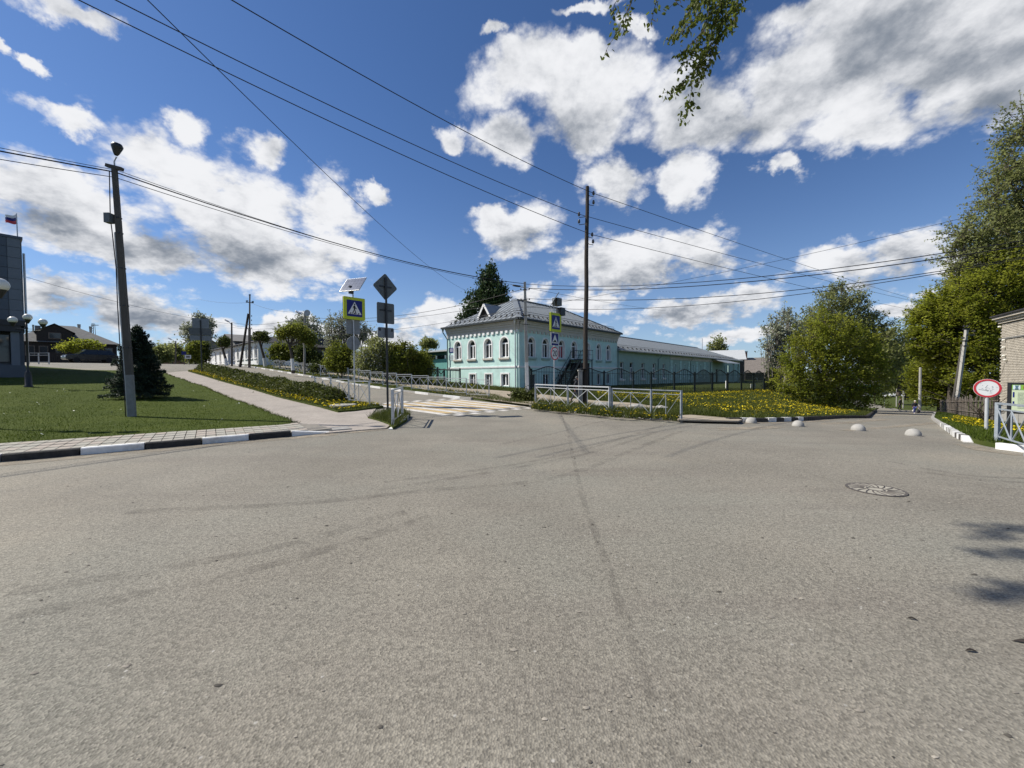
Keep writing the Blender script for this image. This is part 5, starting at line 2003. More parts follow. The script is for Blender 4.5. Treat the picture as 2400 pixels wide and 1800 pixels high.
# ---- railings with crossed braces
def x_railing(name, label, pts, h=1.0, m_='galvanised', missing=(), group='crossed railings along the kerbs', step=True, post_w=.06, flip=None, thin=1.0):
    pts = [Vector(p) for p in pts]
    o0 = pts[0]
    root = thing(name, label, 'railing', o0, 0, group)
    mm = M[m_]
    for i, p in enumerate(pts):
        q = p - o0
        zt = q.z + h
        for nb in (i - 1, i):
            if 0 <= nb < len(pts) - 1 and step:
                zt = max(zt, (min if False else max)(pts[nb].z, pts[nb + 1].z) - o0.z + h)
        MB().bar((q.x, q.y, q.z - .25), (q.x, q.y, zt + .02), post_w).build('post', mm, root)
    for i in range(len(pts) - 1):
        a, b = pts[i] - o0, pts[i + 1] - o0
        d = b - a
        a = a + d * (.035 / d.length)
        b = b - d * (.035 / d.length)
        if step:
            zz_ = max(a.z, b.z)
            a = Vector((a.x, a.y, zz_))
            b = Vector((b.x, b.y, zz_))
        up = Vector((0, 0, 1))
        sec = MB().bar(a + up * h, b + up * h, .05 * thin, .045 * thin).build('section', mm, root)
        MB().bar(a + up * (h - .13), b + up * (h - .13), .028 * thin).build('rail', mm, sec)
        if i not in missing:
            MB().bar(a + up * .12, b + up * .12, .028).build('rail', mm, sec)
        m2 = (a + b) / 2
        MB().bar(m2 + up * .12, m2 + up * (h - .13), .024).build('upright', mm, sec)
        e = .03
        prs = [(a, .12, m2, h - .13), (m2, .12, b, h - .13)]
        if i not in missing:
            prs += [(a, h - .13, m2, .12), (m2, h - .13, b, .12)]
        for k, (p, z0, q, z1) in enumerate(prs):
            dv = (q - p).normalized()
            off = Vector((-dv.y, dv.x, 0)).normalized() * (.011 if k < 2 else -.011)
            MB().bar(p + up * z0 + off, q + up * z1 + off, .02 * thin).build('brace', mm, sec)
    return root


x_railing('railing', 'long stepped railing of crossed braces climbing the far side of the left street', [ST(2.0 * k, 0, .10) for k in range(20)], 1.0)
x_railing('railing', 'three post railing with crossed braces between the hedge end and the street', [tuple(ST(s2 + 2 * k, t2, .10)) for k in range(4)], 1.02)
x_railing('railing', 'single short railing section seen end on at the island tip', [gp(921, 995.5, .08), gp(921, 995.5, .08) + Vector((-.26, 1.95, .02))], 1.05, post_w=.075, step=False)
dpts = [gp(1255, 949, .1), gp(1331, 957.5, .1), gp(1428.7, 967.5, .1), gp(1526, 977.5, .1), gp(1596.5, 983, .1)]
x_railing('railing', 'white grey railing with crossed braces on the corner before the mint house', dpts[:3], 1.0, 'pale_paint', step=False, post_w=.075)
x_railing('railing', 'thin dull grey railing with missing braces continuing right of the white corner railing', [dpts[2] + Vector((.09, -.02, -.02)), dpts[3], dpts[4]], .97, 'blue_grey', missing=(1,), step=False, post_w=.06, thin=.7)
e0 = gp(2337, 1034, .1)
x_railing('railing', 'blue grey railing with crossed braces at the right edge beside the round sign', [e0, G(e0.x - 1.28, e0.y - 1.52, .1), G(e0.x - 2.56, e0.y - 3.04, .1)], .90, 'blue_grey', step=False, post_w=.07)

# ---- concrete pole with street light by the mint house
cp = gp(1236, 922, .12)
p2 = thing('concrete_pole', 'pale concrete street light pole rising before the corner of the mint house', 'utility pole', cp)
tv_ = at(1230, 661, cp.y) - cp
MB().bar((0, 0, -.3), tv_ * .28, .24).build('painted_foot', M['white_paint'], p2)
q = MB()
for i in range(6):
    q.bar(tv_ * (.28 + .72 * i / 6), tv_ * (.28 + .72 * (i + 1) / 6), .23 - .012 * i)
q.build('shaft', M['concrete'], p2)
a = tv_ * .95
MB().tube([a, a + Vector((-.25, -.1, .02)), a + Vector((-.38, -.15, .05))], .03, 6).build('lamp_arm', M['galvanised'], p2)
MB().lathe([(.0, -.30), (.05, -.27), (.07, -.05), (.06, .2), (.03, .28), (0, .3)], 10, Matrix.Translation(a + Vector((-.6, -.2, .08))) @ Matrix.Rotation(pi / 2 + .15, 4, 'Y')).build('lamp_head', M['black_metal'], p2, smooth=True)
for f in (.93, .84, .70, .62):
    q = MB()
    c = tv_ * f
    q.box((c.x - .13, c.y - .13, c.z - .02), (c.x + .13, c.y + .13, c.z + .02))
    q.bar(c + Vector((-.3, 0, 0)), c + Vector((.3, 0, 0)), .03)
    q.build('band', M['black_metal'], p2)
q = MB()
for f in (.93, .84, .70):
    for sx in (-1, 1):
        q.lathe([(.0, -.07), (.035, -.05), (.045, 0), (.035, .05), (0, .07)], 8, Matrix.Translation(tv_ * f + Vector((.30 * sx, 0, .05))))
q.build('insulators', M['insulator'], p2)

# ---- tall wooden utility pole
wp0 = gp(1371, 949, .1)
p3 = thing('wooden_pole', 'tall black wooden utility pole with hooked insulators strapped to a concrete stub', 'utility pole', wp0)
wtop = at(1376.5, 437, wp0.y) - wp0
q = []
for i in range(10):
    v = wtop * (i / 9) + Vector((.012 * sin(i * 1.7), .01 * cos(i * 2.1), 0))
    q.append(v)
q[0].z = -.3
MB().tube(q, [.125 - .04 * i / 9 for i in range(10)], 12).build('shaft', M['wood_dark'], p3)
stx = at(1360, 949, wp0.y - .05) - wp0
sty = at(1360, 868, wp0.y - .05) - wp0
MB().bar((stx.x, -.10, -.3), (sty.x, -.06, sty.z), .19, .19).build('stub', M['old_concrete'], p3)
MB().box((sty.x - .12, -.2, sty.z - .04), (sty.x + .12, .06, sty.z + .03)).build('stub_cap', M['concrete'], p3)
q = MB()
for z in (.9, 1.7):
    for k in range(3):
        q.lathe([(.2, z + k * .03), (.215, z + k * .03 + .01), (.2, z + k * .03 + .02)], 12, Matrix.Translation((stx.x * .45, -.04, 0)))
q.build('wire_strap', M['black_metal'], p3)
HOOKS = []
hk = MB()
ins_me = MB().lathe([(.0, -.09), (.045, -.08), (.07, -.02), (.045, .02), (.06, .05), (.03, .1), (0, .11)], 12).mesh('insulator', M['insulator'], True)
for (xp, yp, sx) in ((1391, 453, 1), (1391, 474, 1), (1357, 502, -1), (1357, 519, -1), (1388, 550, 1), (1390, 566, 1)):
    v = at(xp, yp, wp0.y) - wp0
    c = wtop * (v.z / wtop.z)
    hk.tube([c + Vector((0, 0, -.02)), c + Vector((sx * .12, 0, -.13)), c + Vector((v.x - c.x, 0, -.16)), v + Vector((0, 0, -.06))], .016, 6)
    put('insulator', ins_me, p3, v)
    HOOKS.append(wp0 + v)
hk.build('hooks', M['black_metal'], p3)

# ---- braced double pole and street lamps up the left street
pA = at(584, 862, 50)
p4 = thing('braced_pole', 'braced wooden power pole with slanted strut and crossarm before the white building', 'utility pole', pA)
ta = at(585.5, 693, 50) - pA
MB().tube([(0, 0, -1), ta * .55, ta * .56, ta], [.16, .15, .1, .08], 8).build('shaft', M['wood_grey'], p4)
sb0 = at(561, 858, 50) - pA
MB().tube([sb0 + Vector((0, 0, -.6)), at(582, 735, 50) - pA], [.15, .12], 8).build('strut', M['wood_dark'], p4)
ca = at(586, 709, 50) - pA
MB().bar(ca + Vector((-.5, 0, .05)), ca + Vector((.45, 0, -.05)), .09).build('crossarm', M['black_metal'], p4)
q = MB()
for v in ((-.45, 0, .2), (-.3, 0, .2), (.28, 0, .1), (.42, 0, .1)):
    q.lathe([(0, -.1), (.06, -.08), (.06, .05), (0, .12)], 7, Matrix.Translation(ca + Vector(v)))
for x in (-.06, .06):
    q.lathe([(0, -.1), (.06, -.08), (.06, .05), (0, .12)], 7, Matrix.Translation(ta + Vector((x, 0, .1))))
for z in (.72, .66, .60, .55):
    for sx in (-.25, .25):
        q.lathe([(0, -.1), (.05, -.08), (.05, .05), (0, .12)], 7, Matrix.Translation(ta * z + Vector((sx * (1 if z > .6 else 1.1), 0, 0))))
q.build('insulators', M['insulator'], p4)
LAMPTOPS = []
for (xb, yb, xt, yt, Y, ax, ay, lab, extra) in (
        (543, 858, 543, 756, 52, 532, 752, 'slim street lamp left of the braced pole before the white building', False),
        (713, 871, 714.5, 731, 40, 700, 733, 'tall lamp pole with a small dish behind the round lime crown', True),
        (411.5, 851, 412, 799, 72, 398, 794, 'faraway street lamp on the crest before the pink house', False)):
    b0 = at(xb, yb, Y)
    o = thing('street_lamp', lab, 'street lamp', b0, 0, 'street lamps up the left street')
    tt = at(xt, yt, Y) - b0
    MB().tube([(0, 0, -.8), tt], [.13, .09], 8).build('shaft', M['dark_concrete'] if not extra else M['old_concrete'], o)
    aa = at(ax, ay, Y - .3) - b0
    MB().tube([tt + Vector((0, 0, -.3)), (tt + aa) / 2 + Vector((0, 0, -.05)), aa], .04, 5).build('lamp_arm', M['grey_metal'], o)
    MB().lathe([(0, -.4), (.09, -.3), (.11, .1), (.06, .35), (0, .38)], 8, Matrix.Translation(aa) @ Matrix.Rotation(pi / 2 + .5, 4, 'Y')).build('lamp_head', M['galvanised'], o)
    if extra:
        MB().lathe([(0, -.02), (.15, .0), (.26, .06), (.33, .14)], 14, Matrix.Translation(tt + Vector((.36, -.1, -.15))) @ Matrix.Rotation(pi / 2, 4, 'X')).build('dish', M['pale_paint'], o)
    LAMPTOPS.append(b0 + tt)

# thin antenna pole beyond the wing, posts down the lane
a = at(1646, 815, 88)
o = thing('antenna_pole', 'thin bare mast rising behind the ridge of the long wing', 'mast', a)
MB().tube([(0, 0, -4), at(1646, 793, 88) - a], [.10, .06], 6).build('pole', M['grey_metal'], o)
for (xb, yb, yt, w_, lab) in ((2155.5, 956, 861, .14, 'tall pale post beside the person with the pale hat'), (2101, 953, 911, .11, 'short pale post left of the dark walker on the lane'), (2116.5, 957, 916, .11, 'short pale post right of the dark walker on the lane'), (2094, 931, 898, .13, 'thin distant post before the parked white car')):
    b0 = gp(xb, yb, .1)
    if xb > 2150:
        b0 = at(xb, yb, 47)
        b0 = G(b0.x, b0.y, .1)
    o = thing('lane_post', lab, 'post', b0, 0, 'pale posts along the lane')
    MB().tube([(0, 0, -.5), (0, 0, hpx(xb, b0, yt))], [w_, w_ * .85], 8).build('shaft', M['concrete'], o)

# leaning concrete pole with its strut
lpb = gp(2238, 966, .1)
p5 = thing('leaning_pole', 'concrete power pole leaning right with a strut, beside the picket fence', 'utility pole', lpb)
tl = at(2265.5, 772, lpb.y) - lpb
MB().bar((0, 0, -.4), tl, .24, .22).build('shaft', M['concrete'], p5)
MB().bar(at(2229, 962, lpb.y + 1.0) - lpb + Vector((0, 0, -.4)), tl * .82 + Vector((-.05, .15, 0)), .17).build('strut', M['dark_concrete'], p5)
q = MB()
for (f, x0, x1) in ((1.0, -.55, .15), (.93, -.1, .75), (.86, -.6, .1), (.80, -.2, .25)):
    c = tl * f
    q.bar(c + Vector((x0, -.15, 0)), c + Vector((x1, -.15, 0)), .13)
q.build('crossarms', M['black_metal'], p5)
q = MB()
for (f, x) in ((1.03, -.5), (1.03, -.15), (.97, .45), (.97, .7), (.89, -.55), (.89, -.35)):
    q.lathe([(0, -.1), (.07, -.08), (.08, .05), (0, .14)], 7, Matrix.Translation(tl * f + Vector((x, -.15, .05))))
q.build('insulators', M['insulator'], p5)

# ---- board fence of grey planks on the right
pk0, pk1 = at(2203, 962, 44), gp(2338, 989, .1)
pk0 = G(pk0.x, pk0.y, .1)
pks = thing('plank_fence', 'weathered grey plank fence with gaps running along the lane to the brick substation', 'fence', pk0)
dv = pk1 - pk0
L_ = dv.xy.length
n = int(L_ / .40)
rz_ = atan2(dv.y, dv.x)
for k in range(n):
    u = (k + .5) / n
    p = pk0 + dv * u
    z = H(p.x, p.y) + .08 - pk0.z
    hgt = 1.35 + R.uniform(-.15, .12)
    if R.random() < .12:
        continue
    w_ = R.uniform(.09, .15)
    MB().prism([(-w_, 0), (w_, 0), (w_, hgt), (w_ * .2, hgt + R.uniform(0, .06)), (-w_, hgt - R.uniform(0, .05))], -.015, .015).build('plank', M['wood_grey'] if R.random() < .7 else M['wood_dark'], pks, loc=(p.x - pk0.x, p.y - pk0.y, z), rot=(R.uniform(-.05, .05), R.uniform(-.06, .06), rz_))
rl = MB()
for z in (.35, 1.05):
    rl.bar((0, .04, z), (dv.x, dv.y + .04, dv.z + z), .07, .05)
rl.build('rail', M['wood_grey'], pks)

# ---- information board at the right edge
ib = gp(2358, 1028, .1)
info = thing('information_board', 'black framed green and cream information board behind the right railing', 'notice board', ib, radians(-50))
zb0, zb1_ = hpx(2358, ib, 966), hpx(2358, ib, 899)
bw = 1.35
MB().box((0, -.02, zb0 - .03), (bw, .04, zb1_ + .03)).build('frame', M['black_metal'], info)
pn = MB().box((.07, -.03, zb0 + .03), (bw - .07, -.021, zb1_ - .03)).build('panel', mat('board_cream', (.55, .62, .42), .5, .06, 3), info)
zz_ = zb1_ - .03
hb = (zb1_ - zb0) * .17
MB().box((.07, -.035, zz_ - hb), (bw - .07, -.031, zz_)).build('green_header', mat('board_green', (.22, .42, .06), .5, .06, 3), pn)
MB().box((.085, -.039, zz_ - hb * .95), (.20, -.036, zz_ - hb * .08)).build('emblem_field', mat('board_pale', (.6, .7, .72), .5), pn)
MB().prism([(.115, zz_ - hb * .9), (.17, zz_ - hb * .9), (.16, zz_ - hb * .45), (.173, zz_ - hb * .12), (.112, zz_ - hb * .12), (.125, zz_ - hb * .45)], -.043, -.040).build('tower_emblem', mat('emblem', (.10, .17, .22), .5), pn)
put('lettering', text_mesh('Муз', hb * .62, mat('letter_red', (.40, .12, .04), .5), align='LEFT'), pn, (.235, -.038, zz_ - hb * .52), (pi / 2, 0, 0))
tr = MB()
text_rows(tr, .16, bw - .14, zb0 + .10, zz_ - hb - .06, 13, -.031, Matrix.Identity(4), R)
tr.build('print', mat('print', (.28, .32, .24), .6), pn, kind='stuff')
tr = MB()
for k in range(3):
    tr.box((.085, -.034, zb0 + .18 + k * .2), (.11, -.031, zb0 + .18 + k * .2 + .10 + .03 * (k % 2)))
tr.build('side_lettering', M['sign_blue'], pn)
MB().bar((.03, .0, -.3), (.03, 0, zb1_), .06).bar((bw - .03, 0, -.3), (bw - .03, 0, zb1_), .06).build('leg', M['black_metal'], info)

# ---- concrete domes closing the lane
prof = [(.0, .0)] + []
dome_me = None
for i, (x, y, wpx) in enumerate(((1760.5, 993.5, 26.5), (1870.5, 1001.5, 29.5), (2011.5, 1011.5, 36.0), (2140.5, 1023.5, 40.7))):
    b0 = gp(x, y - 2.5, 0.0)
    cth = cos(atan2(b0.x, b0.y))
    rr = wpx / FPX * b0.y * cth / 2 * 1.02
    prof = [(rr * 1.0, -.03), (rr, .03)] + [(rr * cos(pi / 2 * k / 9), .03 + rr * .98 * sin(pi / 2 * k / 9)) for k in range(1, 9)] + [(0, .03 + rr * .98)]
    o = MB().lathe(prof, 28).build('concrete_dome', M['concrete'], None, smooth=True, loc=(b0.x, b0.y, b0.z), rot=(0, 0, R.uniform(0, 6)))
    tag(o, ('smallest concrete half sphere, farthest left beside the striped kerb', 'concrete half sphere right of the one by the striped kerb', 'concrete half sphere at the middle of the lane mouth, third from the striped kerb', 'largest concrete half sphere, nearest the white kerb stones at right')[i], 'bollard', 'half sphere bollards closing the lane')

cs = gp(805, 953, .1)
o = MB().lathe([(.55, -.05), (.55, .07), (.52, .1), (0, .1)], 28).build('concrete_slab', M['concrete'], None, loc=cs)
tag(o, 'flat round concrete well slab set in the verge by the crossing sign', 'slab')
cs = gp(776, 1006, .04)
o = MB().box((-.5, -.3, -.02), (.5, .3, .015)).build('paving_repair', M['old_concrete'], None, loc=cs, rot=(0, 0, radians(35)))
tag(o, 'grey green cement repair in the paving at the lowered kerb', 'patch', kind='structure')
cs = gp(1415, 953, .12)
for k, (dx, dy, r_, lab) in enumerate(((0, 0, .5, 'low grey concrete lump lying beside the wooden pole'), (1.3, -.6, .32, 'pale broken rubble block behind the corner railing'), (2.3, -.9, .26, 'small pale rubble stone right of the broken block behind railing'))):
    q = MB()
    q.lathe([(r_, -.05), (r_ * .95, .08), (r_ * .6, .2 * r_ + .08), (0, .2 * r_ + .1)], 9)
    q.v = [(x * R.uniform(.75, 1.2), y * R.uniform(.6, 1.1), z * R.uniform(.8, 1.2)) for x, y, z in q.v]
    b0 = G(cs.x + dx, cs.y + dy, .12)
    tag(q.build('rubble_block', M['old_concrete'] if k == 0 else M['concrete'], None, loc=b0), lab, 'rubble', 'rubble by the corner railing')
for (x, y, hh_, lab) in ((1702, 914, .9, 'short white marker post behind the second arch of low railings'), (1761, 914, .55, 'white stub post left of the tree stump pair in dandelions'), (1769, 914, .6, 'white stub post nearest the brown roofed house')):
    b0 = gp(x, y - 3, .1)
    tag(MB().bar((0, 0, -.1), (0, 0, hh_), .12).build('marker_post', M['white_paint'], None, loc=b0), lab, 'post', 'white stub posts by the wing')

# iron fence in front of the shrubs
sf = [ST(s, 5.0, .1) for s in (8.5, 11.5, 14.5, 17.5, 20.5, 23.5, 26.5, 29.5, 32.5, 35.5, 38.5, 41.5)]
wavy_fence('garden_fence', 'thin dark iron fence before the flowering shrubs along the footway', sf, 1.55, M['fence_green'], arch=.0, spacing=.2)
gt = [at(1011, 913, 37.5), at(1026, 914, 37.2), at(1042, 915, 37)]
wavy_fence('garden_gate', 'dark gate with drooping top between shrubs and the left corner of mint house', gt, 2.0, M['fence_green'], arch=-.3, spacing=.14, cat='gate')
nb = at(1016, 857, 37)
nbp = thing('gate_notice', 'small square white notice fixed beside the dark garden gate', 'notice', nb, facing(nb))
MB().box((-.13, -.02, -.13), (.13, .02, .13)).build('plate', M['sign_white'], nbp)


# ---- cars
def car(name, label, p, rz, L_, h_, paint, group='cars', suv=True):
    o = thing(name, label, 'car', p, rz, group)
    W = 1.82
    k = L_ / 4.7
    prof = [(-2.32, .45), (-2.34, .75), (-2.2, .98), (-1.35, 1.06), (-.95, 1.1), (2.05, 1.12), (2.3, 1.0), (2.34, .6), (2.28, .36), (-2.2, .36)]
    body = MB().prism([(x * k, z * h_ / 1.7) for x, z in prof], -W / 2, W / 2).build('body', paint, o)
    m = body.modifiers.new('bevel', 'BEVEL')
    m.width = .07
    m.segments = 2
    cab = [(-1.3, 1.05), (-.55, 1.62), (1.6, 1.66), (2.1, 1.12)]
    V, F = [], []
    for (x, z) in cab:
        y = W / 2 - .05 if z < 1.3 else W / 2 - .22
        V += [(x * k, -y, z * h_ / 1.7), (x * k, y, z * h_ / 1.7)]
    F = [(0, 2, 4, 6), (1, 7, 5, 3), (0, 1, 3, 2), (4, 5, 7, 6), (2, 3, 5, 4)]
    MB().add(V, F).build('glasshouse', M['glass'], o)
    MB().box((-.6 * k, -W / 2 + .2, 1.6 * h_ / 1.7), (1.65 * k, W / 2 - .2, 1.69 * h_ / 1.7)).build('roof', paint, o)
    pl = MB()
    for x in (-.55, .45, 1.5):
        for sy in (-1, 1):
            pl.bar((x * k - .0, sy * (W / 2 - .05), 1.08 * h_ / 1.7), ((x + (.0 if x > -.5 else .0)) * k, sy * (W / 2 - .2), 1.63 * h_ / 1.7), .07)
    pl.build('pillars', paint, o)
    for x in (-1.42 * k, 1.45 * k):
        for sy in (-1, 1):
            wh = MB().lathe([(.22, -.11), (.34, -.11), (.36, -.06), (.36, .06), (.34, .11), (.22, .11)], 18, Matrix.Translation((x, sy * (W / 2 - .08), .36)) @ Matrix.Rotation(pi / 2, 4, 'X')).build('wheel', M['rubber'], o)
            MB().lathe([(.0, -.1), (.22, -.1), (.22, .1), (0, .1)], 12, Matrix.Translation((x, sy * (W / 2 - .075), .36)) @ Matrix.Rotation(pi / 2, 4, 'X')).build('rim', M['galvanised'], wh)
    for sy in (-1, 1):
        MB().box((-2.33 * k, sy * .62 - .2, .74), (-2.12 * k, sy * .62 + .2, .9)).build('headlight', M['sign_white'], o)
        MB().box((2.2 * k, sy * .7 - .12, .75), (2.345 * k, sy * .7 + .12, 1.0)).build('taillight', M['sign_red'], o)
        MB().box((-.85 * k, sy * (W / 2 + .08) - .09, 1.05), (-.68 * k, sy * (W / 2 + .08) + .09, 1.2)).build('mirror', paint, o)
    return o


cpx = at(213, 850.5, 55)
M['car_black'] = mat('car_black', (.012, .013, .017), .18, .1, 3, spec=.7)
M['car_white'] = mat('car_white', (.62, .62, .62), .25, .05, 3, spec=.6)
car('parked_car', 'black estate car parked before the dark gabled house at the crest', cpx, facing(cpx) + .28, 5.3, 1.85, M['car_black'])
c1 = gp(2106, 932, 0)
car('parked_car', 'white car parked beyond the posts at the foot of the lane', c1, facing(c1) + .2, 4.5, 2.0, M['car_white'])
c2 = gp(2030, 931, 0)
car('parked_car', 'pale car half hidden by the bushes at the foot of the lane', c2, facing(c2) + 1.2, 4.3, 1.9, M['car_white'])


# ---- people
def skin_mesh(name, joints, edges, m_, sub=1):
    me = bpy.data.meshes.new(name)
    names = list(joints)
    me.from_pydata([joints[n][:3] for n in names], [(names.index(a), names.index(b)) for a, b in edges], [])
    o = bpy.data.objects.new(name, me)
    COL.objects.link(o)
    sk = o.modifiers.new('skin', 'SKIN')
    for i, n_ in enumerate(names):
        r_ = joints[n_][3]
        me.skin_vertices[0].data[i].radius = r_ if isinstance(r_, tuple) else (r_, r_)
    me.skin_vertices[0].data[0].use_root = True
    sd_ = o.modifiers.new('sub', 'SUBSURF')
    sd_.levels = sub
    dg = bpy.context.evaluated_depsgraph_get()
    out = bpy.data.meshes.new_from_object(o.evaluated_get(dg))
    bpy.data.objects.remove(o)
    out.name = name
    out.materials.clear()
    out.materials.append(m_)
    out.polygons.foreach_set('use_smooth', [True] * len(out.polygons))
    return out


M['skin'] = mat('skin', (.38, .22, .16), .6, .06, 4)


def person(label, p, rz, h, top, legs, head_m, stride=.25, lean=.0, shoe=None, hat=None, hood=False):
    o = thing('person', label, 'person', p, rz)
    k = h / 1.75
    S = stride
    J = dict(pelvis=(0, 0, .95, .13), belly=(0, -.01 - lean * .3, 1.12, .12), chest=(0, -.02 - lean * .7, 1.32, .135), neck=(0, -.02 - lean, 1.49, .055), head0=(0, -.05 - lean, 1.58, .075), head1=(0, -.05 - lean, 1.66, .095), head2=(0, -.04 - lean, 1.73, .06))
    E = [('pelvis', 'belly'), ('belly', 'chest'), ('chest', 'neck'), ('neck', 'head0'), ('head0', 'head1'), ('head1', 'head2')]
    for sx, nm, st_ in ((-1, 'l', S), (1, 'r', -S)):
        J['hip' + nm] = (sx * .09, 0, .88, .095)
        J['knee' + nm] = (sx * .10, -st_ * .55 - .03, .50, .062)
        J['ank' + nm] = (sx * .10, -st_ + (.08 if st_ < 0 else 0), .09 + (.04 if st_ < 0 else 0), .042)
        J['toe' + nm] = (sx * .11, -st_ - .17 + (.08 if st_ < 0 else 0), .04, .04)
        J['sho' + nm] = (sx * .19, -.02 - lean * .9, 1.42, .062)
        J['elb' + nm] = (sx * .25, st_ * .35 - lean * .6, 1.15, .046)
        J['wri' + nm] = (sx * .25, st_ * .6 - .10 - lean * .5, .92, .033)
        J['plm' + nm] = (sx * .25, st_ * .65 - .13 - lean * .5, .84, .036)
        E += [('pelvis', 'hip' + nm), ('hip' + nm, 'knee' + nm), ('knee' + nm, 'ank' + nm), ('ank' + nm, 'toe' + nm), ('chest', 'sho' + nm), ('sho' + nm, 'elb' + nm), ('elb' + nm, 'wri' + nm), ('wri' + nm, 'plm' + nm)]
        px, py, pz_ = J['plm' + nm][:3]
        for q in range(4):
            f1, f2 = 'f%d%s' % (q, nm), 'g%d%s' % (q, nm)
            ln = (.07, .08, .075, .06)[q]
            J[f1] = (px - sx * .005, py - .032 + q * .021, pz_ - .045, .010)
            J[f2] = (px - sx * .025, py - .032 + q * .021, pz_ - .045 - ln * .7, .009)
            E += [('plm' + nm, f1), (f1, f2)]
        J['th' + nm] = (px - sx * .02, py - .05, pz_ - .01, .012)
        J['ti' + nm] = (px - sx * .03, py - .065, pz_ - .045, .010)
        E += [('plm' + nm, 'th' + nm), ('th' + nm, 'ti' + nm)]
    sc = lambda d: {n_: (v[0] * k, v[1] * k, v[2] * k, v[3] * k) for n_, v in d.items()}
    body = put('body', skin_mesh('body', sc(J), E, M['skin'], 1), o)
    gr_ = lambda names, add: sc({n_: (*J[n_][:3], J[n_][3] + add) for n_ in names})
    up_ = ['chest', 'belly', 'pelvis', 'shol', 'elbl', 'wril', 'shor', 'elbr', 'wrir']
    put('jacket', skin_mesh('jacket', gr_(up_, .028), [e for e in E if e[0] in up_ and e[1] in up_], top), o)
    lo_ = ['pelvis', 'hipl', 'kneel', 'ankl', 'hipr', 'kneer', 'ankr']
    put('trousers', skin_mesh('trousers', gr_(lo_, .02), [e for e in E if e[0] in lo_ and e[1] in lo_], legs), o)
    for nm in 'lr':
        put('shoe', skin_mesh('shoe', gr_(['ank' + nm, 'toe' + nm], .014), [('ank' + nm, 'toe' + nm)], shoe or M['sign_black']), o)
    hx, hy, hzz = J['head1'][0] * k, J['head1'][1] * k, J['head1'][2] * k
    cap = [(.108 * k * cos(a), .115 * k * sin(a)) for a in np.linspace(-.25, pi / 2, 8)]
    hb_ = MB().lathe([(r_, z) for r_, z in cap], 14, Matrix.Translation((hx, hy + .018 * k, hzz + .02 * k)) @ Matrix.Rotation(-.25, 4, 'X')).build('hat' if hat else 'hair', hat or head_m, o, smooth=True)
    fc = MB()
    fc.add([(hx - .015, hy - .098 * k, hzz - .035), (hx + .015, hy - .098 * k, hzz - .035), (hx, hy - .125 * k, hzz - .03), (hx, hy - .095 * k, hzz + .015)], [(0, 1, 2), (0, 2, 3), (1, 3, 2)])
    for sx in (-1, 1):
        fc.lathe([(0, -.02), (.022, 0), (0, .02)], 6, Matrix.Translation((hx + sx * .097 * k, hy + .01, hzz - .02)))
    fc.build('face_features', M['skin'], o)
    if hood:
        MB().lathe([(.09 * k, -.03), (.135 * k, .0), (.125 * k, .06), (.08 * k, .10)], 12, Matrix.Translation((0, hy + .09 * k, 1.47 * k))).build('hood', top, o, smooth=True)
    return o


M['cloth_dark'] = mat('cloth_dark', (.035, .036, .042), .9, .2, 14)
M['cloth_grey'] = mat('cloth_grey', (.10, .10, .10), .9, .2, 14)
M['cloth_jean'] = mat('cloth_jean', (.055, .058, .07), .9, .2, 14)
M['cloth_blue'] = mat('cloth_blue', (.10, .12, .36), .9, .2, 14)
M['cloth_white'] = mat('cloth_white', (.7, .66, .58), .9, .1, 14)
w1 = gp(1349, 944, .12)
person('person in dark hooded jacket and grey trousers walking behind the wooden pole', w1, pi / 2 - .25, 61 / FPX * w1.y, M['cloth_dark'], M['cloth_jean'], M['cloth_grey'], .26, .05, hood=True)
w2 = at(2108.5, 959, 56)
w2 = G(w2.x, w2.y)
person('person in grey jacket and black trousers at the brow of the lane', w2, .4, 1.72, M['cloth_grey'], M['sign_black'], M['sign_black'], .16, .04)
w3 = gp(2143, 969.5, 0)
person('person with pale hat, dark top and blue trousers carrying bags up the lane', w3, -.3, 30.5 / FPX * w3.y, M['cloth_dark'], M['cloth_blue'], M['cloth_white'], .12, .06, shoe=M['cloth_white'], hat=M['cloth_white'])
kk = 29 / FPX * w3.y / 1.75
for dx, dz, r_, m_, lab in ((.42, .42, .22, 'cloth_dark', 'big dark bag hanging from the hand of the person in blue trousers'), (-.34, .62, .12, 'cloth_white', 'small white bag carried on the left of the person in blue trousers')):
    q = MB().lathe([(r_ * .7, 0), (r_ * 1.0, .06), (r_ * .95, r_ * 1.6), (r_ * .5, r_ * 2.1), (r_ * .15, r_ * 2.4)], 10)
    q.v = [(x * kk, y * .55 * kk, z * kk) for x, y, z in q.v]
    tag(q.build('bag', M[m_], None, smooth=True, loc=(w3.x + dx * kk, w3.y - .1, w3.z + dz * kk - .2)), lab, 'bag')


# ---- overhead wires
def wire(label, pts, r_=.013, sag=.4, group='overhead wires', n=18):
    V = []
    for i in range(len(pts) - 1):
        a, b = Vector(pts[i]), Vector(pts[i + 1])
        sg_ = sag[i] if isinstance(sag, (list, tuple)) else sag
        for k in range(n + (1 if i == len(pts) - 2 else 0)):
            u = k / n
            p = a.lerp(b, u)
            p.z -= 4 * sg_ * u * (1 - u)
            V.append(p)
    o = MB().tube(V, r_, 5).build('overhead_wire', M['wire'], None)
    tag(o, label, 'wire', group)


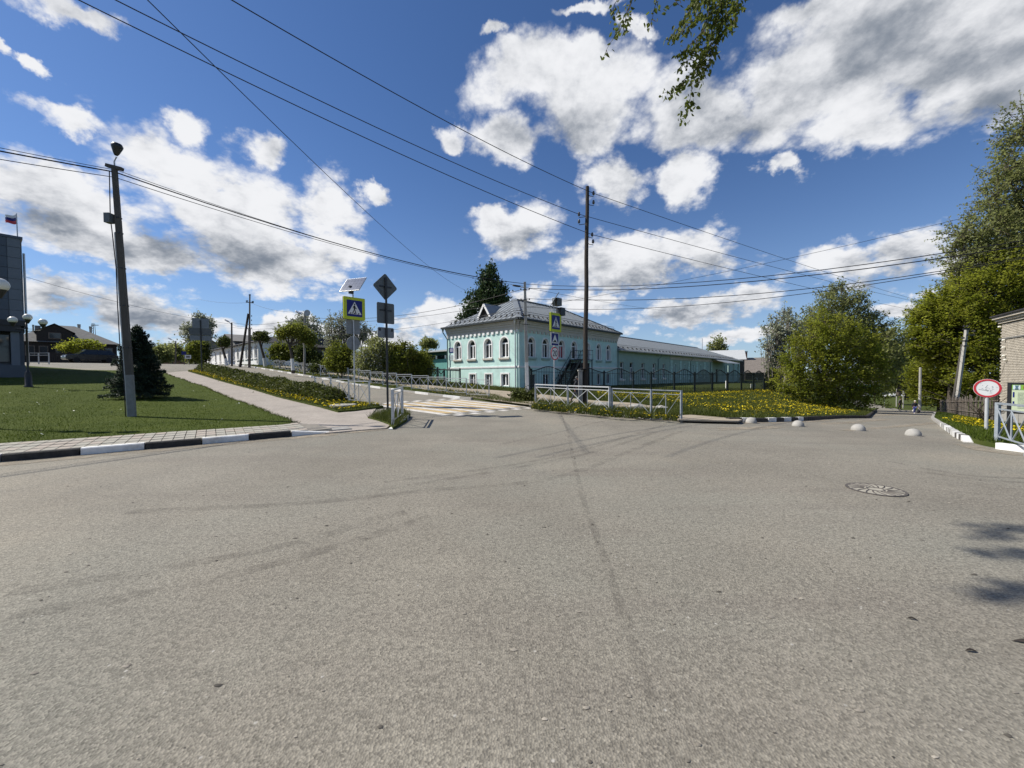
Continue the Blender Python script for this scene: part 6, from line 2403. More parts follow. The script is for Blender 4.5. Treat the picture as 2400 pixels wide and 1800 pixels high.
LPT = lp + topv
CPT = cp + tv_
yl, yc, yw = lp.y, cp.y, wp0.y
wire('thick cable pair from the lawn pole top to the street light pole', [LPT + (at(-160, 305, 9.5) - LPT) * 2.6, LPT + Vector((.0, 0, -.15)), CPT + Vector((0, 0, -.12))], .020, [.1, .55])
wire('thinner cable just below the thick pair between lawn pole and street light pole', [LPT + (at(-160, 318, 9.5) - LPT) * 2.6, LPT + Vector((.0, 0, -.32)), CPT + Vector((0, 0, -.3))], .011, [.1, .45])
wire('loose loop of cable running just above the thick pair at the lawn pole', [LPT + (at(-160, 300, 9.6) - LPT) * 2.6, LPT + Vector((0, .1, -.05)), CPT + Vector((0, .1, -.1))], .009, [.1, .60])
wire('lowest long wire from upper left to the lowest hooks of the wooden pole', [at(100, -42, 8.5), HOOKS[4], at(2300, 752, 62)], .013, [.25, .5])
wire('middle long wire from upper left to the left hooks of the wooden pole', [at(180, -46, 8.5), HOOKS[2], at(2300, 735, 62)], .013, [.25, .5])
wire('highest long wire from the top edge to the topmost hook of the wooden pole', [at(455, -52, 8.5), HOOKS[0], at(2300, 741, 62)], .013, [.25, .5])
wire('thin steep wire crossing the blue sky from the top edge towards the larch', [at(290, -55, 9.0), at(1095, 682, 62)], .013, 1.0)
wire('upper of two close cables running right from the street light pole over the bushes', [CPT + Vector((.1, 0, -.15)), at(2520, 543, 13)], .017, .75)
wire('lower of two close cables running right from the street light pole over the bushes', [CPT + Vector((.1, 0, -.42)), at(2520, 556, 13)], .020, .72)
wire('middle cable right of the street light pole passing the round insulator', [CPT + Vector((.1, 0, -1.15)), wp0 + (at(1383, 703, yw) - wp0), at(2520, 580, 13)], .014, [.05, .5])
wire('lowest cable from the street light pole dipping towards the right edge', [CPT + Vector((.1, 0, -1.75)), at(2520, 583, 13)], .014, .85)
wire('thin wire climbing from the street light pole to the tall right hand trees', [CPT + Vector((.1, 0, -1.8)), at(2350, 488, 20)], .010, .35)
wire('thin wire falling right behind the wooden pole towards the wing roof', [CPT + Vector((.05, 0, -.4)), at(1560, 728, 60)], .012, .15)
l2 = LAMPTOPS[1]
wire('upper cable from the street light pole left to the lamp pole with dish', [CPT + Vector((-.3, 0, -.55)), l2 + Vector((0, 0, -.5)), LAMPTOPS[0]], .017, [.9, .5])
wire('middle cable from the street light pole left over shrubs to lamp pole with dish', [CPT + Vector((-.1, 0, -1.2)), l2 + Vector((0, 0, -1.0)), LAMPTOPS[0] + Vector((0, 0, -.6))], .014, [.6, .5])
wire('lowest cable left of the street light pole passing above the white blossom', [CPT + Vector((-.1, 0, -1.75)), l2 + Vector((0, 0, -2.2))], .013, .6)
wire('faint wire from behind office block to slim street lamp', [at(30, 640, 33), LAMPTOPS[0] + Vector((0, 0, -.2)), pA + ta * .62], .014, [.5, .4])
wire('faint high wire passing over the braced pole', [at(460, 700, 60), pA + ca, l2 + Vector((0, 0, 0))], .013, [.3, .4])
# ================================================================== plants
def leaf_mesh(name, C, size, material, rng, aspect=.62, flat=0.0, droop=0.0):
    "one small diamond per centre, turned at random"
    n = len(C)
    U = rng.normal(size=(n, 3))
    U[:, 2] = U[:, 2] * (1 - flat) - droop
    U /= np.linalg.norm(U, axis=1, keepdims=True)
    W = rng.normal(size=(n, 3))
    if flat:
        W[:, 2] *= (1 - flat)
    W -= U * (U * W).sum(1, keepdims=True)
    W /= np.linalg.norm(W, axis=1, keepdims=True)
    s = size * rng.uniform(.6, 1.35, (n, 1)) / 2
    N_ = np.cross(U, W)
    bend = N_ * s * .25
    V = np.stack([C + U * s, C + W * s * aspect + bend, C - U * s, C - W * s * aspect + bend], 1).reshape(-1, 3)
    F = np.arange(n * 4).reshape(-1, 4)
    return np_mesh(name, V, F, material)


def crown_points(blobs, n_cl, per, spread, rng, shell=.55):
    "leaf centres in clumps through ellipsoids (cx, cy, cz, rx, ry, rz)"
    B = np.array(blobs, dtype=float)
    vol = (B[:, 3] * B[:, 4] * B[:, 5]) ** .72
    idx = rng.choice(len(B), n_cl, p=vol / vol.sum())
    d = rng.normal(size=(n_cl, 3))
    d /= np.linalg.norm(d, axis=1, keepdims=True)
    r = rng.uniform(0, 1, (n_cl, 1)) ** (1 / 3)
    r = shell * (1 - .35 * rng.uniform(0, 1, (n_cl, 1)) ** 2) + (1 - shell) * r
    CC = B[idx, :3] + d * r * B[idx, 3:]
    P_ = np.repeat(CC, per, 0)
    sp = spread * rng.uniform(.5, 1.4, (n_cl, 1))
    P_ = P_ + rng.normal(size=P_.shape) * np.repeat(sp, per, 0) * np.array([1, 1, .75])
    return CC, P_


def px_blob(px, py, Y, w, h, deep=.8):
    c = at(px, py, Y)
    k = Y / FPX
    return (c.x, c.y, c.z, w * k, min(w, h * 1.4) * k * deep, h * k)


def plant(name, label, cat, base, blobs, n_cl, per, size, material, spread=.3, trunk_r=.15, bark='bark', group=None, seed=1, twigs=40, lean=None, white=False, shell=.55, twig_r=.02, up=False, crown='crown', flat=0.0, sprays=.22):
    rng = np.random.default_rng(seed)
    base = Vector(base)
    o = thing(name, label, cat, base, 0, group)
    bl = [(b[0] - base.x, b[1] - base.y, b[2] - base.z, *b[3:]) for b in blobs]
    CC, PP = crown_points(bl, n_cl, per, spread, rng, shell)
    tr = MB()
    Bc = np.array(bl)
    extra = []
    for i in range(int(n_cl * sprays)):
        c = CC[rng.integers(len(CC))]
        dd = (c - Bc[:, :3]) / Bc[:, 3:]
        j = int(np.argmin((dd ** 2).sum(1)))
        if (dd[j] ** 2).sum() < .45:
            continue
        nv = dd[j] / Bc[j, 3:]
        nv = nv / np.linalg.norm(nv) + np.array([0, 0, .35]) + rng.normal(size=3) * .3
        nv /= np.linalg.norm(nv)
        L_ = spread * rng.uniform(1.6, 4.2)
        m = int(7 + 6 * rng.random())
        u = rng.uniform(.15, 1, m)[:, None]
        extra.append(c + nv * L_ * u + rng.normal(size=(m, 3)) * size * .45)
        tr.tube([c - nv * L_ * .4, c + nv * L_ * .5 + np.array([0, 0, .03]), c + nv * L_], [twig_r * .8, twig_r * .55, twig_r * .25], 3, cap=False)
    if extra:
        PP = np.concatenate([PP] + extra)
    put(crown, leaf_mesh(crown, PP, size, material, rng, flat=flat), o)
    main = max(bl, key=lambda b: b[3] * b[5])
    topb = max(bl, key=lambda b: b[2])
    fork = Vector((main[0] * .6, main[1] * .6, max(.3, (main[2] - main[5] * .45))))
    if lean:
        fork = Vector(lean)
    tr.tube([(0, 0, -.3), fork * .5 + Vector((.06, .03, 0)), fork], [trunk_r * 1.25, trunk_r, trunk_r * .8], 8)
    if white:
        put_w = MB().tube([(0, 0, 0), fork * .45 + Vector((.05, .03, 0))], [trunk_r * 1.3, trunk_r * 1.1], 8).build('whitewash', M['limewash'], o)
    for b in bl:
        c = Vector(b[:3])
        m = fork.lerp(c, .5) + Vector((rng.normal() * .2, rng.normal() * .2, .1))
        tr.tube([fork * .97, m, c, c + (c - m).normalized() * min(b[3:]) * .45], [trunk_r * .6, trunk_r * .42, trunk_r * .25, trunk_r * .06], 6)
    for i in range(min(twigs, len(CC))):
        c = Vector(CC[i])
        b = min(bl, key=lambda q: (Vector(q[:3]) - c).length)
        a = Vector(b[:3])
        if up:
            a = Vector((c.x * .9 + rng.normal() * .1, c.y * .9, max(0, c.z - b[5] * .9)))
            c = c + Vector((0, 0, b[5] * .25))
        tr.tube([a, a.lerp(c, .55) + Vector((0, 0, .08 * (c - a).length)), c], [twig_r * 1.6, twig_r, twig_r * .4], 4, cap=False)
    tr.build('trunk', M[bark], o)
    return o


def blobs_of(Y, *bs, deep=.8):
    return [px_blob(b[0], b[1], Y, b[2], b[3], deep) for b in bs]


# ---- spruce on the lawn
def spruce(label, base, h, r, seed, material, needles=26000, size=.075, group=None):
    rng = np.random.default_rng(seed)
    o = thing('spruce_tree', label, 'tree', base, 0, group)
    MB().tube([(0, 0, -.2), (.0, 0, h * .5), (.02, 0, h)], [h * .022, h * .014, .008], 8).build('trunk', M['bark'], o)
    C = []
    br = MB()
    z = h * .10
    while z < h * .97:
        f = 1 - z / h
        n_ = 9 if f > .3 else 6
        a0 = rng.uniform(0, 6)
        for k in range(n_):
            a = a0 + 2 * pi * k / n_ + rng.normal() * .2
            L_ = 1.06 * r * (f ** .82) * rng.uniform(.75, 1.15) + .05
            dirv = Vector((cos(a), sin(a), .05 + .5 * (1 - f) - .25 * f))
            tip = Vector((0, 0, z)) + dirv * L_
            br.tube([(0, 0, z), tip], [.012, .004], 4, cap=False)
            m = int(needles / 170 * (L_ / r + .12))
            u = rng.uniform(.12, 1, m) ** .75
            side = rng.normal(size=m) * .26 * L_ * (1.1 - u)
            P_ = np.outer(u, np.array(dirv) * L_) + np.array([0, 0, z])
            P_ += np.outer(side, [-sin(a), cos(a), 0])
            P_[:, 2] += rng.normal(size=m) * .035 - .12 * np.abs(side) - .10 * rng.uniform(0, 1, m) ** 2
            C.append(P_)
        z += h * .042
    tp_ = np.zeros((120, 3))
    tp_[:, 2] = rng.uniform(h * .86, h * 1.0, 120)
    tp_[:, :2] = rng.normal(size=(120, 2)) * .03
    C.append(tp_)
    C = np.concatenate(C)
    br.build('branches', M['bark'], o)
    put('needles', leaf_mesh('needles', C, size, material, rng, aspect=.34, flat=.35), o)
    return o


sb_ = gp(327, 933, .11)
spruce('dark bushy spruce standing on the lawn behind the concrete pole', sb_, hpx(327, sb_, 760), 1.16 * (hpx(327, sb_, 760) / 3.3), 5, M['leaf_spruce'], 70000, .085)
s6 = gp(1808, 916, .1)
spruce('small young spruce between the pale shrub and the brown roofed house', s6, hpx(1808, s6, 842), 1.0, 8, M['leaf_dark'], 7000, .14)

# ---- larch behind the corner house
lbp = at(1140, 880, 62)
plant('larch_tree', 'tall ragged dark conifer rising behind the mint house roof', 'tree', lbp,
      blobs_of(62, (1150, 633, 12, 14), (1146, 655, 24, 20), (1152, 685, 34, 26), (1120, 700, 26, 22), (1165, 715, 26, 22), (1128, 728, 44, 22), (1100, 742, 24, 10), (1172, 735, 18, 18), (1140, 770, 46, 30), (1084, 750, 14, 8), (1178, 690, 10, 12)),
      430, 42, .40, M['leaf_larch'], .42, .35, seed=3, twigs=120, twig_r=.05, shell=.4, sprays=.6)

# ---- trees and shrubs up the left street
grp = 'pollard limes along the street'
plant('lime_tree', 'small round headed lime tree on a leaning trunk before left part of white building', 'tree', at(531, 857, 55), blobs_of(55, (518, 804, 8, 7), (527, 800, 9, 8), (521, 796, 8, 5), (529, 806, 6, 5)), 90, 30, .22, M['leaf_dark'], .2, .17, group=grp, seed=4, lean=(-.45, 0, 2.2), white=True, sprays=0)
plant('lime_tree', 'round headed lime tree on a curved dark trunk at the right corner of white building', 'tree', at(622, 860, 52), blobs_of(52, (605, 791, 10, 8), (615, 788, 11, 8), (608, 784, 9, 6), (621, 793, 6, 6)), 100, 30, .22, M['leaf_dark'], .2, .17, group=grp, seed=5, lean=(-.5, 0, 2.6), white=True, sprays=0)
plant('lime_tree', 'broad double headed lime tree with limewashed foot by the lamp pole with dish', 'tree', at(687, 868, 38), blobs_of(38, (674, 778, 18, 10), (692, 772, 18, 12), (710, 780, 16, 11), (722, 792, 15, 11), (662, 785, 11, 8), (726, 803, 9, 7)), 230, 30, .18, M['leaf_mid'], .2, .14, group=grp, seed=6, lean=(-.3, 0, 2.5), white=True, sprays=.3)
plant('willow_tree', 'pale sparse tree of upright shoots behind the lamp pole with dish', 'tree', at(712, 862, 50), blobs_of(50, (700, 775, 26, 30), (722, 765, 26, 28), (742, 790, 18, 24)), 240, 12, .26, M['leaf_pale'], .28, .16, 'bark_pale', 'pale early leafing trees', 7, 140, up=True, twig_r=.03)
plant('willow_tree', 'pale tree of tall bare shoots behind the crossing sign', 'tree', at(815, 870, 44), blobs_of(44, (785, 775, 26, 36), (812, 765, 26, 38), (838, 775, 24, 32), (860, 785, 16, 26), (775, 795, 16, 22)), 360, 12, .2, M['leaf_pale'], .24, .16, 'bark_pale', 'pale early leafing trees', 8, 220, up=True, twig_r=.022)
plant('blossom_tree', 'pale flowering tree with clipped limbs behind grey direction boards', 'tree', at(470, 852, 70), blobs_of(70, (450, 785, 18, 24), (472, 775, 20, 34), (488, 760, 8, 10), (440, 770, 8, 10), (468, 745, 10, 8), (490, 790, 8, 12)), 260, 14, .36, M['leaf_pale'], .36, .3, 'bark_pale', 'pale early leafing trees', 9, 60, twig_r=.05)
plant('shrub', 'dark green bush beneath the pale flowering tree by the crest signs', 'bush', at(458, 852, 62), blobs_of(62, (450, 820, 11, 13), (458, 814, 10, 15), (464, 832, 9, 15), (448, 838, 9, 12)), 140, 30, .3, M['leaf_mid'], .3, .12, group='bushes by the crest', seed=10, twigs=20)
plant('shrub', 'dark tall bush directly behind the post of the direction boards', 'bush', at(483, 852, 64), blobs_of(64, (476, 818, 9, 20), (478, 835, 8, 16), (470, 838, 9, 14)), 110, 30, .3, M['leaf_dark'], .3, .12, group='bushes by the crest', seed=11, twigs=20)
plant('shrub', 'yellow green bush spreading before the dark gabled house', 'bush', at(185, 845, 57.3), blobs_of(57.3, (150, 814, 16, 6), (172, 808, 18, 8), (200, 806, 16, 8), (222, 809, 14, 6), (190, 817, 36, 6)), 190, 20, .24, M['leaf_bright'], .26, .1, 'bark_pale', seed=12, twigs=50)
ftr = 'hazy trees beyond the crest'
for i, (b, lab) in enumerate((((376, 829, 22, 18), 'round grey green tree beyond the crest just right of the spruce'), ((402, 824, 20, 17), 'second round tree beyond the crest behind faraway street lamp'), ((424, 834, 12, 12), 'smaller dark tree beyond the crest left of the crest signs'), ((356, 840, 14, 12), 'low tree beyond the crest touching the spruce outline'))):
    plant('far_tree', lab, 'tree', at(b[0], 856, 110 + i * 6), blobs_of(110 + i * 6, b, (b[0] - 6, b[1] + 7, b[2] * .7, b[3] * .6), (b[0] + 7, b[1] + 6, b[2] * .6, b[3] * .6)), 150, 22, .6, M['leaf_olive'], .6, .3, 'bark_pale', ftr, 20 + i, 30, twig_r=.06)

gs = 'shrubs behind the garden fence'
for i, (lab, base, Y, bl, n_cl, per, sz_, mt, upf) in enumerate((
        ('dense dark green shrub below the round sign back', (800, 884), 36, [(790, 830, 22, 26), (812, 835, 24, 28), (800, 850, 32, 24), (825, 850, 18, 22), (778, 848, 14, 20)], 360, 30, .17, 'leaf_mid', False),
        ('white flowering shrub between the two sign posts', (865, 890), 34.5, [(855, 840, 24, 26), (880, 835, 22, 26), (868, 858, 30, 22), (895, 850, 12, 18)], 340, 24, .14, 'leaf_olive', False),
        ('grey green bare topped shrub right of the diamond sign post', (905, 893), 35, [(885, 810, 20, 24), (905, 825, 22, 22), (915, 845, 20, 20)], 240, 16, .16, 'leaf_olive', True),
        ('broad yellow green shrub of upright shoots nearest the flowering shrub', (940, 896), 35, [(930, 835, 26, 30), (950, 830, 24, 28), (938, 860, 34, 24)], 340, 26, .16, 'leaf_mid', True),
        ('dense green shrub beside the dark garden gate', (985, 905), 36, [(970, 845, 24, 26), (990, 850, 22, 26), (975, 872, 32, 22), (1002, 868, 14, 24)], 400, 30, .16, 'leaf_mid', False),
        ('olive bush behind the double headed lime tree', (655, 862), 50, [(648, 824, 14, 18), (664, 818, 16, 18), (656, 838, 18, 14), (685, 826, 16, 18)], 240, 24, .26, 'leaf_mid', False),
        ('shadowy shrub between lamp pole with dish and small grey house', (722, 866), 46, [(716, 828, 18, 22), (735, 838, 14, 16), (708, 842, 12, 14)], 180, 26, .24, 'leaf_dark', False),
        ('low dark shrub under the grey house window', (762, 874), 40, [(758, 858, 16, 10), (776, 850, 12, 14), (742, 862, 12, 8)], 130, 26, .18, 'leaf_dark', False))):
    plant('shrub', lab, 'bush', at(base[0], base[1], Y), blobs_of(Y, *bl), n_cl, per, sz_, M[mt], .2, .07, 'bark', gs, 40 + i, 110 if upf else 40, up=upf, twig_r=.018)
bs_ = [o for o in bpy.data.objects if o.get('label', '').startswith('white flowering shrub between')][0]
rng = np.random.default_rng(77)
fb = [(b[0] - bs_.location.x, b[1] - bs_.location.y, b[2] - bs_.location.z, *b[3:]) for b in blobs_of(34.5, (855, 840, 24, 26), (880, 835, 22, 26), (868, 858, 30, 22))]
CCf, PPf = crown_points(fb, 260, 9, .16, rng, .8)
put('blossom', leaf_mesh('blossom', PPf, .11, M['blossom'], rng), bs_)
plant('round_tree', 'round olive tree seen above the turquoise building roof', 'tree', at(1004, 850, 75), blobs_of(75, (1000, 806, 14, 9), (1012, 807, 12, 8), (1006, 801, 11, 6)), 150, 26, .34, M['leaf_olive'], .3, .2, seed=60, twigs=20)
plant('far_tree', 'sparse tree standing behind the ridge of the long wing', 'tree', at(1680, 842, 105), blobs_of(105, (1672, 812, 11, 10), (1684, 802, 10, 12), (1692, 815, 9, 8), (1680, 825, 14, 8)), 130, 12, .5, M['leaf_olive'], .45, .22, 'bark', ftr, 61, 60, twig_r=.05)

# ---- hedge along the verge
rng = np.random.default_rng(31)
hb0 = ST(18, -7.8, .1)
hedge = thing('clipped_hedge', 'long low clipped hedge between the paved path and left street', 'hedge', hb0)
n_ = 62000
s_ = rng.uniform(2.4, 33, n_)
t_ = -7.75 + rng.normal(size=n_) * .34
top_h = .62 + .12 * np.sin(s_ * 1.9) * np.sin(s_ * .67 + 1) + .08 * np.sin(s_ * 5.3)
hgt = top_h * np.clip(1 - (np.abs(t_ + 7.75) / .85) ** 3, 0, 1) * (rng.uniform(0, 1, n_) ** .45)
hgt *= np.clip((s_ - 2.2) / .8, .3, 1)
wx = P0.x + UL.x * s_ + UR.x * t_
wy = P0.y + UL.y * s_ + UR.y * t_
wz = Hn(wx, wy) + .1 + hgt
C = np.stack([wx - hb0.x, wy - hb0.y, wz - hb0.z], 1) + rng.normal(size=(n_, 3)) * .04
put('foliage', leaf_mesh('foliage', C, .11, M['hedge_leaf'], rng), hedge)
tw = MB()
for k in range(260):
    s, t = R.uniform(2.6, 33), -7.75 + R.gauss(0, .25)
    p = ST(s, t, .1) - hb0
    tw.tube([p, p + Vector((R.gauss(0, .12), R.gauss(0, .12), R.uniform(.5, .86)))], [.014, .004], 4, cap=False)
tw.build('stems', M['bark'], hedge, kind='stuff', fix=False)
bb = gp(1222, 940, .1)
plant('shrub', 'low leafy bush at the foot of the pale street light pole', 'bush', bb, blobs_of(bb.y, (1215, 928, 14, 8), (1232, 930, 16, 9), (1245, 934, 9, 6)), 150, 26, .11, M['hedge_leaf'], .12, .03, seed=71, twigs=30)

# ---- big bushes by the lane
gb_ = 'big bushes left of the lane'
plant('bush_tree', 'pale sparse willowy shrub at the left of the big bushes', 'tree', gp(1835, 925, .1), blobs_of(40, (1812, 790, 24, 44), (1842, 770, 28, 48), (1800, 830, 20, 36), (1850, 820, 40, 50)), 320, 11, .21, M['leaf_pale'], .26, .12, 'bark_pale', gb_, 81, 220, up=True, twig_r=.025, sprays=.8)
plant('bush_tree', 'tall twiggy tree topping the big bushes beside the lane', 'tree', gp(1965, 935, .1), blobs_of(42, (1945, 725, 34, 44), (1975, 705, 34, 34), (1990, 745, 46, 46), (1920, 770, 40, 44), (2025, 775, 46, 40), (1900, 760, 34, 34), (1960, 780, 60, 44), (2060, 800, 40, 34)), 800, 16, .20, M['leaf_olive'], .34, .18, 'bark_pale', gb_, 82, 260, twig_r=.03, sprays=1.4)
plant('bush_tree', 'dense green rounded bush forming the front of the big bushes', 'tree', gp(1945, 950, .1), blobs_of(33, (1880, 835, 44, 44), (1905, 790, 34, 34), (1950, 790, 44, 50), (2000, 810, 44, 40), (1990, 850, 54, 40), (1915, 870, 56, 48), (1975, 890, 56, 46), (2030, 880, 40, 44), (2040, 922, 34, 24), (1855, 885, 36, 36), (1930, 755, 24, 30), (2035, 830, 30, 26), (1870, 915, 34, 18), (1920, 930, 44, 20), (1985, 942, 44, 20), (2035, 948, 26, 14)), 1500, 17, .15, M['leaf_bright'], .24, .14, 'bark', gb_, 83, 420, twig_r=.014, shell=.75, sprays=1.5, flat=.45)
plant('bush_tree', 'thin leaning bush with long bare twigs nearest the lane', 'tree', gp(2050, 945, .1), blobs_of(40, (2065, 815, 34, 40), (2085, 840, 26, 26), (2040, 850, 36, 40), (2075, 875, 26, 26)), 300, 16, .24, M['leaf_olive'], .34, .1, 'bark_pale', gb_, 84, 140, twig_r=.022, sprays=1.0)
plant('bush_tree', 'dark thicket of trees behind the bushes at the bend of the lane', 'tree', at(2105, 925, 75), blobs_of(75, (2090, 840, 40, 34), (2125, 850, 40, 40), (2060, 830, 30, 30), (2110, 880, 30, 26)), 420, 26, .42, M['leaf_dark'], .5, .3, 'bark', gb_, 85, 40, twig_r=.05)

def GY(px, Y):
    p = at(px, 950, Y)
    return G(p.x, p.y, .1)


# ---- tall trees on the right
gr2 = 'tall trees right of the lane'
plant('tall_tree', 'tallest airy tree reaching the top right edge of the sky', 'tree', GY(2400, 48), blobs_of(48, (2400, 290, 34, 50), (2425, 360, 60, 60), (2360, 400, 40, 34), (2385, 450, 66, 50), (2330, 460, 30, 24), (2450, 470, 80, 90), (2320, 540, 60, 40), (2390, 560, 80, 66), (2260, 550, 40, 26), (2280, 600, 56, 40), (2350, 640, 90, 66), (2450, 640, 90, 90)), 1500, 18, .28, M['leaf_olive'], .55, .34, 'bark', gr2, 91, 420, twig_r=.04, shell=.7, sprays=1.5)
plant('tall_tree', 'bright green bushy tree filling the right edge above the substation', 'tree', GY(2330, 46), blobs_of(46, (2300, 690, 70, 56), (2370, 660, 80, 80), (2420, 760, 90, 90), (2270, 770, 66, 60), (2340, 790, 80, 70), (2400, 860, 80, 70), (2300, 860, 70, 60)), 1800, 22, .27, M['leaf_bright'], .46, .26, 'bark', gr2, 92, 200, twig_r=.03, shell=.75, sprays=1.2, flat=.6)
plant('tall_tree', 'yellow green tree with level sprays left of the leaning pole', 'tree', GY(2225, 49), blobs_of(49, (2215, 720, 56, 36), (2180, 760, 46, 36), (2250, 740, 60, 50), (2170, 800, 36, 30), (2230, 810, 66, 50), (2280, 780, 50, 60), (2260, 690, 40, 30)), 1300, 26, .31, M['leaf_bright'], .44, .2, 'bark', gr2, 93, 200, twig_r=.03, shell=.75, flat=.65, sprays=1.2)
plant('tall_tree', 'lower green tree crowding the lane behind the leaning pole', 'tree', GY(2200, 53), blobs_of(53, (2165, 880, 36, 40), (2205, 870, 46, 46), (2250, 870, 46, 46), (2185, 920, 50, 28), (2240, 915, 50, 30)), 900, 22, .26, M['leaf_bright'], .4, .16, 'bark', gr2, 94, 80, twig_r=.03, flat=.6, sprays=.6)
plant('tall_tree', 'distant olive trees closing the view at the bottom of the lane', 'tree', at(2125, 935, 95), blobs_of(95, (2128, 885, 30, 32), (2100, 900, 22, 22), (2150, 900, 26, 30)), 300, 24, .55, M['leaf_olive'], .6, .3, 'bark', gr2, 95, 30, twig_r=.06)
tb = G(far_c.x - 2.6, far_c.y - 1.6, .1)
tz_ = thing('bare_shrub', 'bare dark twisting shrub before the white brick wall', 'bush', tb)
q = MB()
rg = random.Random(5)
for k in range(26):
    a = rg.uniform(0, 2 * pi)
    p = Vector((0, 0, 0))
    pts = [p]
    dv_ = Vector((cos(a) * .25, sin(a) * .25, .55))
    for j in range(6):
        p = p + dv_ * rg.uniform(.35, .6)
        dv_ += Vector((rg.gauss(0, .3), rg.gauss(0, .3), rg.gauss(-.02, .16)))
        pts.append(p)
    q.tube(pts, [.022 * (1 - j / 7) for j in range(7)], 5)
q.build('stems', M['bark'], tz_, kind='stuff')

# ------------------------------------------------------------------ birch overhead: trunk behind the photographer, hanging sprays in view
bt = G(.6, -2.2, 0)
birch = thing('birch_tree', 'birch overhead whose hanging leafy twigs dip in from the top edge', 'tree', bt)
M['birch_bark'] = mat('birch_bark', (.50, .48, .44), .8, .5, 6, .3, 30, stretch=(1, 1, 5))
MB().tube([(0, 0, -.3), (.05, .1, 3), (.0, .3, 7), (-.1, .5, 11), (-.1, .6, 15)], [.24, .19, .15, .10, .03], 12).build('trunk', M['birch_bark'], birch)
lm = MB()
SPR = [at(1680, -120, 4.9) - bt, at(1480, -90, 4.9) - bt]
lm.tube([(0, .3, 6.4), (.6, 3.4, 8.0), SPR[0] + Vector((.0, .1, .7)), SPR[0]], [.06, .045, .025, .012], 7)
lm.tube([(.4, 2.6, 7.6), SPR[1] + Vector((0, 0, .8)), SPR[1]], [.035, .02, .01], 7)
# sprays whose shade lies on the asphalt at the right
SH = []
for (x, y, hgt_, rr_) in ((2350, 1238, 8.6, .34), (2400, 1252, 8.7, .45), (2300, 1232, 8.4, .22), (2370, 1292, 8.9, .26), (2420, 1300, 9.0, .4), (2400, 1372, 9.2, .26), (2350, 1398, 9.4, .20), (2440, 1390, 9.4, .4), (2330, 1262, 8.6, .2)):
    g0 = gp(x, y)
    c = g0 + SUN_DIR * (hgt_ / SUN_DIR.z)
    SH.append((c - bt, rr_))
lm.tube([(0, .35, 7.4), (-1.4, 3.4, 10.2), Vector(SH[1][0]) + Vector((.5, -.2, .5)), SH[4][0]], [.08, .06, .03, .015], 7)
for c, rr_ in SH:
    lm.tube([Vector(SH[1][0]) + Vector((.4, -.2, .45)), c], [.015, .006], 5)
lm.build('limb', M['bark'], birch)
tw = MB()
strands = [
    [(1500, -40), (1468, 30), (1446, 72), (1416, 130)],
    [(1492, -40), (1476, 20), (1458, 62), (1444, 84)],
    [(1480, -40), (1440, 10), (1432, 44)],
    [(1545, -40), (1534, 16), (1528, 46), (1516, 70)],
    [(1600, -40), (1590, 0), (1562, 22)],
    [(1640, -40), (1618, 20), (1596, 60), (1562, 95)],
    [(1655, -40), (1640, 30), (1605, 66), (1578, 84)],
    [(1668, -40), (1660, 30), (1650, 70), (1600, 122), (1596, 130)],
    [(1690, -40), (1690, 20), (1676, 60), (1640, 90), (1612, 108)],
    [(1705, -40), (1702, 20), (1690, 64), (1668, 110), (1644, 148), (1622, 200), (1616, 244), (1600, 286)],
    [(1668, 110), (1640, 152), (1606, 186), (1586, 206), (1552, 220)],
    [(1690, 66), (1672, 120), (1656, 160), (1636, 190)],
    [(1722, -40), (1716, 10), (1706, 50), (1700, 78)],
    [(1735, -40), (1730, 10), (1722, 40), (1706, 72)],
    [(1650, -40), (1676, 10), (1682, 50), (1660, 92), (1640, 128)],
    [(1625, -40), (1632, 10), (1628, 40)],
    [(1672, 100), (1640, 120), (1602, 118)],
    [(1650, 140), (1612, 140), (1596, 160)],
    [(1700, -40), (1698, 10), (1680, 40), (1650, 55)],
    [(1715, -40), (1690, 0), (1664, 34), (1636, 44)],
    [(1680, -40), (1650, -5), (1622, 12)],
    [(1725, -40), (1712, 20), (1694, 52), (1680, 84)],
]
LEAF = []
CAT = []
rb_ = random.Random(12)
for i, s in enumerate(strands):
    Y = 4.75 + rb_.uniform(-.3, .3)
    if i in (10, 11, 16, 17):
        Y = YM
    if i == 9:
        YM = Y
    P3 = [at(x, y, Y + .02 * j) - bt for j, (x, y) in enumerate(s)]
    fine = []
    for a, b in zip(P3, P3[1:]):
        for k in range(5):
            fine.append(a.lerp(b, k / 5) + Vector((rb_.gauss(0, .004), rb_.gauss(0, .01), rb_.gauss(0, .004))))
    fine.append(P3[-1])
    tw.tube([p for p in fine], [.006 - .0045 * k / len(fine) for k in range(len(fine))], 5)
    L_ = sum((b - a).length for a, b in zip(fine, fine[1:]))
    nl = int(L_ / .022) + 1
    dens_ = 2.3 if s[0][0] > 1600 else .9
    for k in range(int(nl * dens_)):
        u = rb_.uniform(.08, 1.0) * (len(fine) - 1)
        j = min(int(u), len(fine) - 2)
        p = fine[j].lerp(fine[j + 1], u - j)
        pxy = None
        LEAF.append((p, (fine[j + 1] - fine[j]).normalized()))
    for k in range(1 + int(L_ / .35)):
        u = rb_.uniform(.4, .98) * (len(fine) - 1)
        CAT.append(fine[int(u)])
tw.build('twig', M['bark'], birch)
lfm = MB().add([(0, 0, 0), (.016, -.003, -.014), (.0125, -.001, -.032), (0, .002, -.055), (-.0125, -.001, -.032), (-.016, -.003, -.014), (0, .004, -.024)],
               [(0, 1, 6), (1, 2, 6), (2, 3, 6), (3, 4, 6), (4, 5, 6), (5, 0, 6)]).mesh('leaf', M['leaf_birch'])
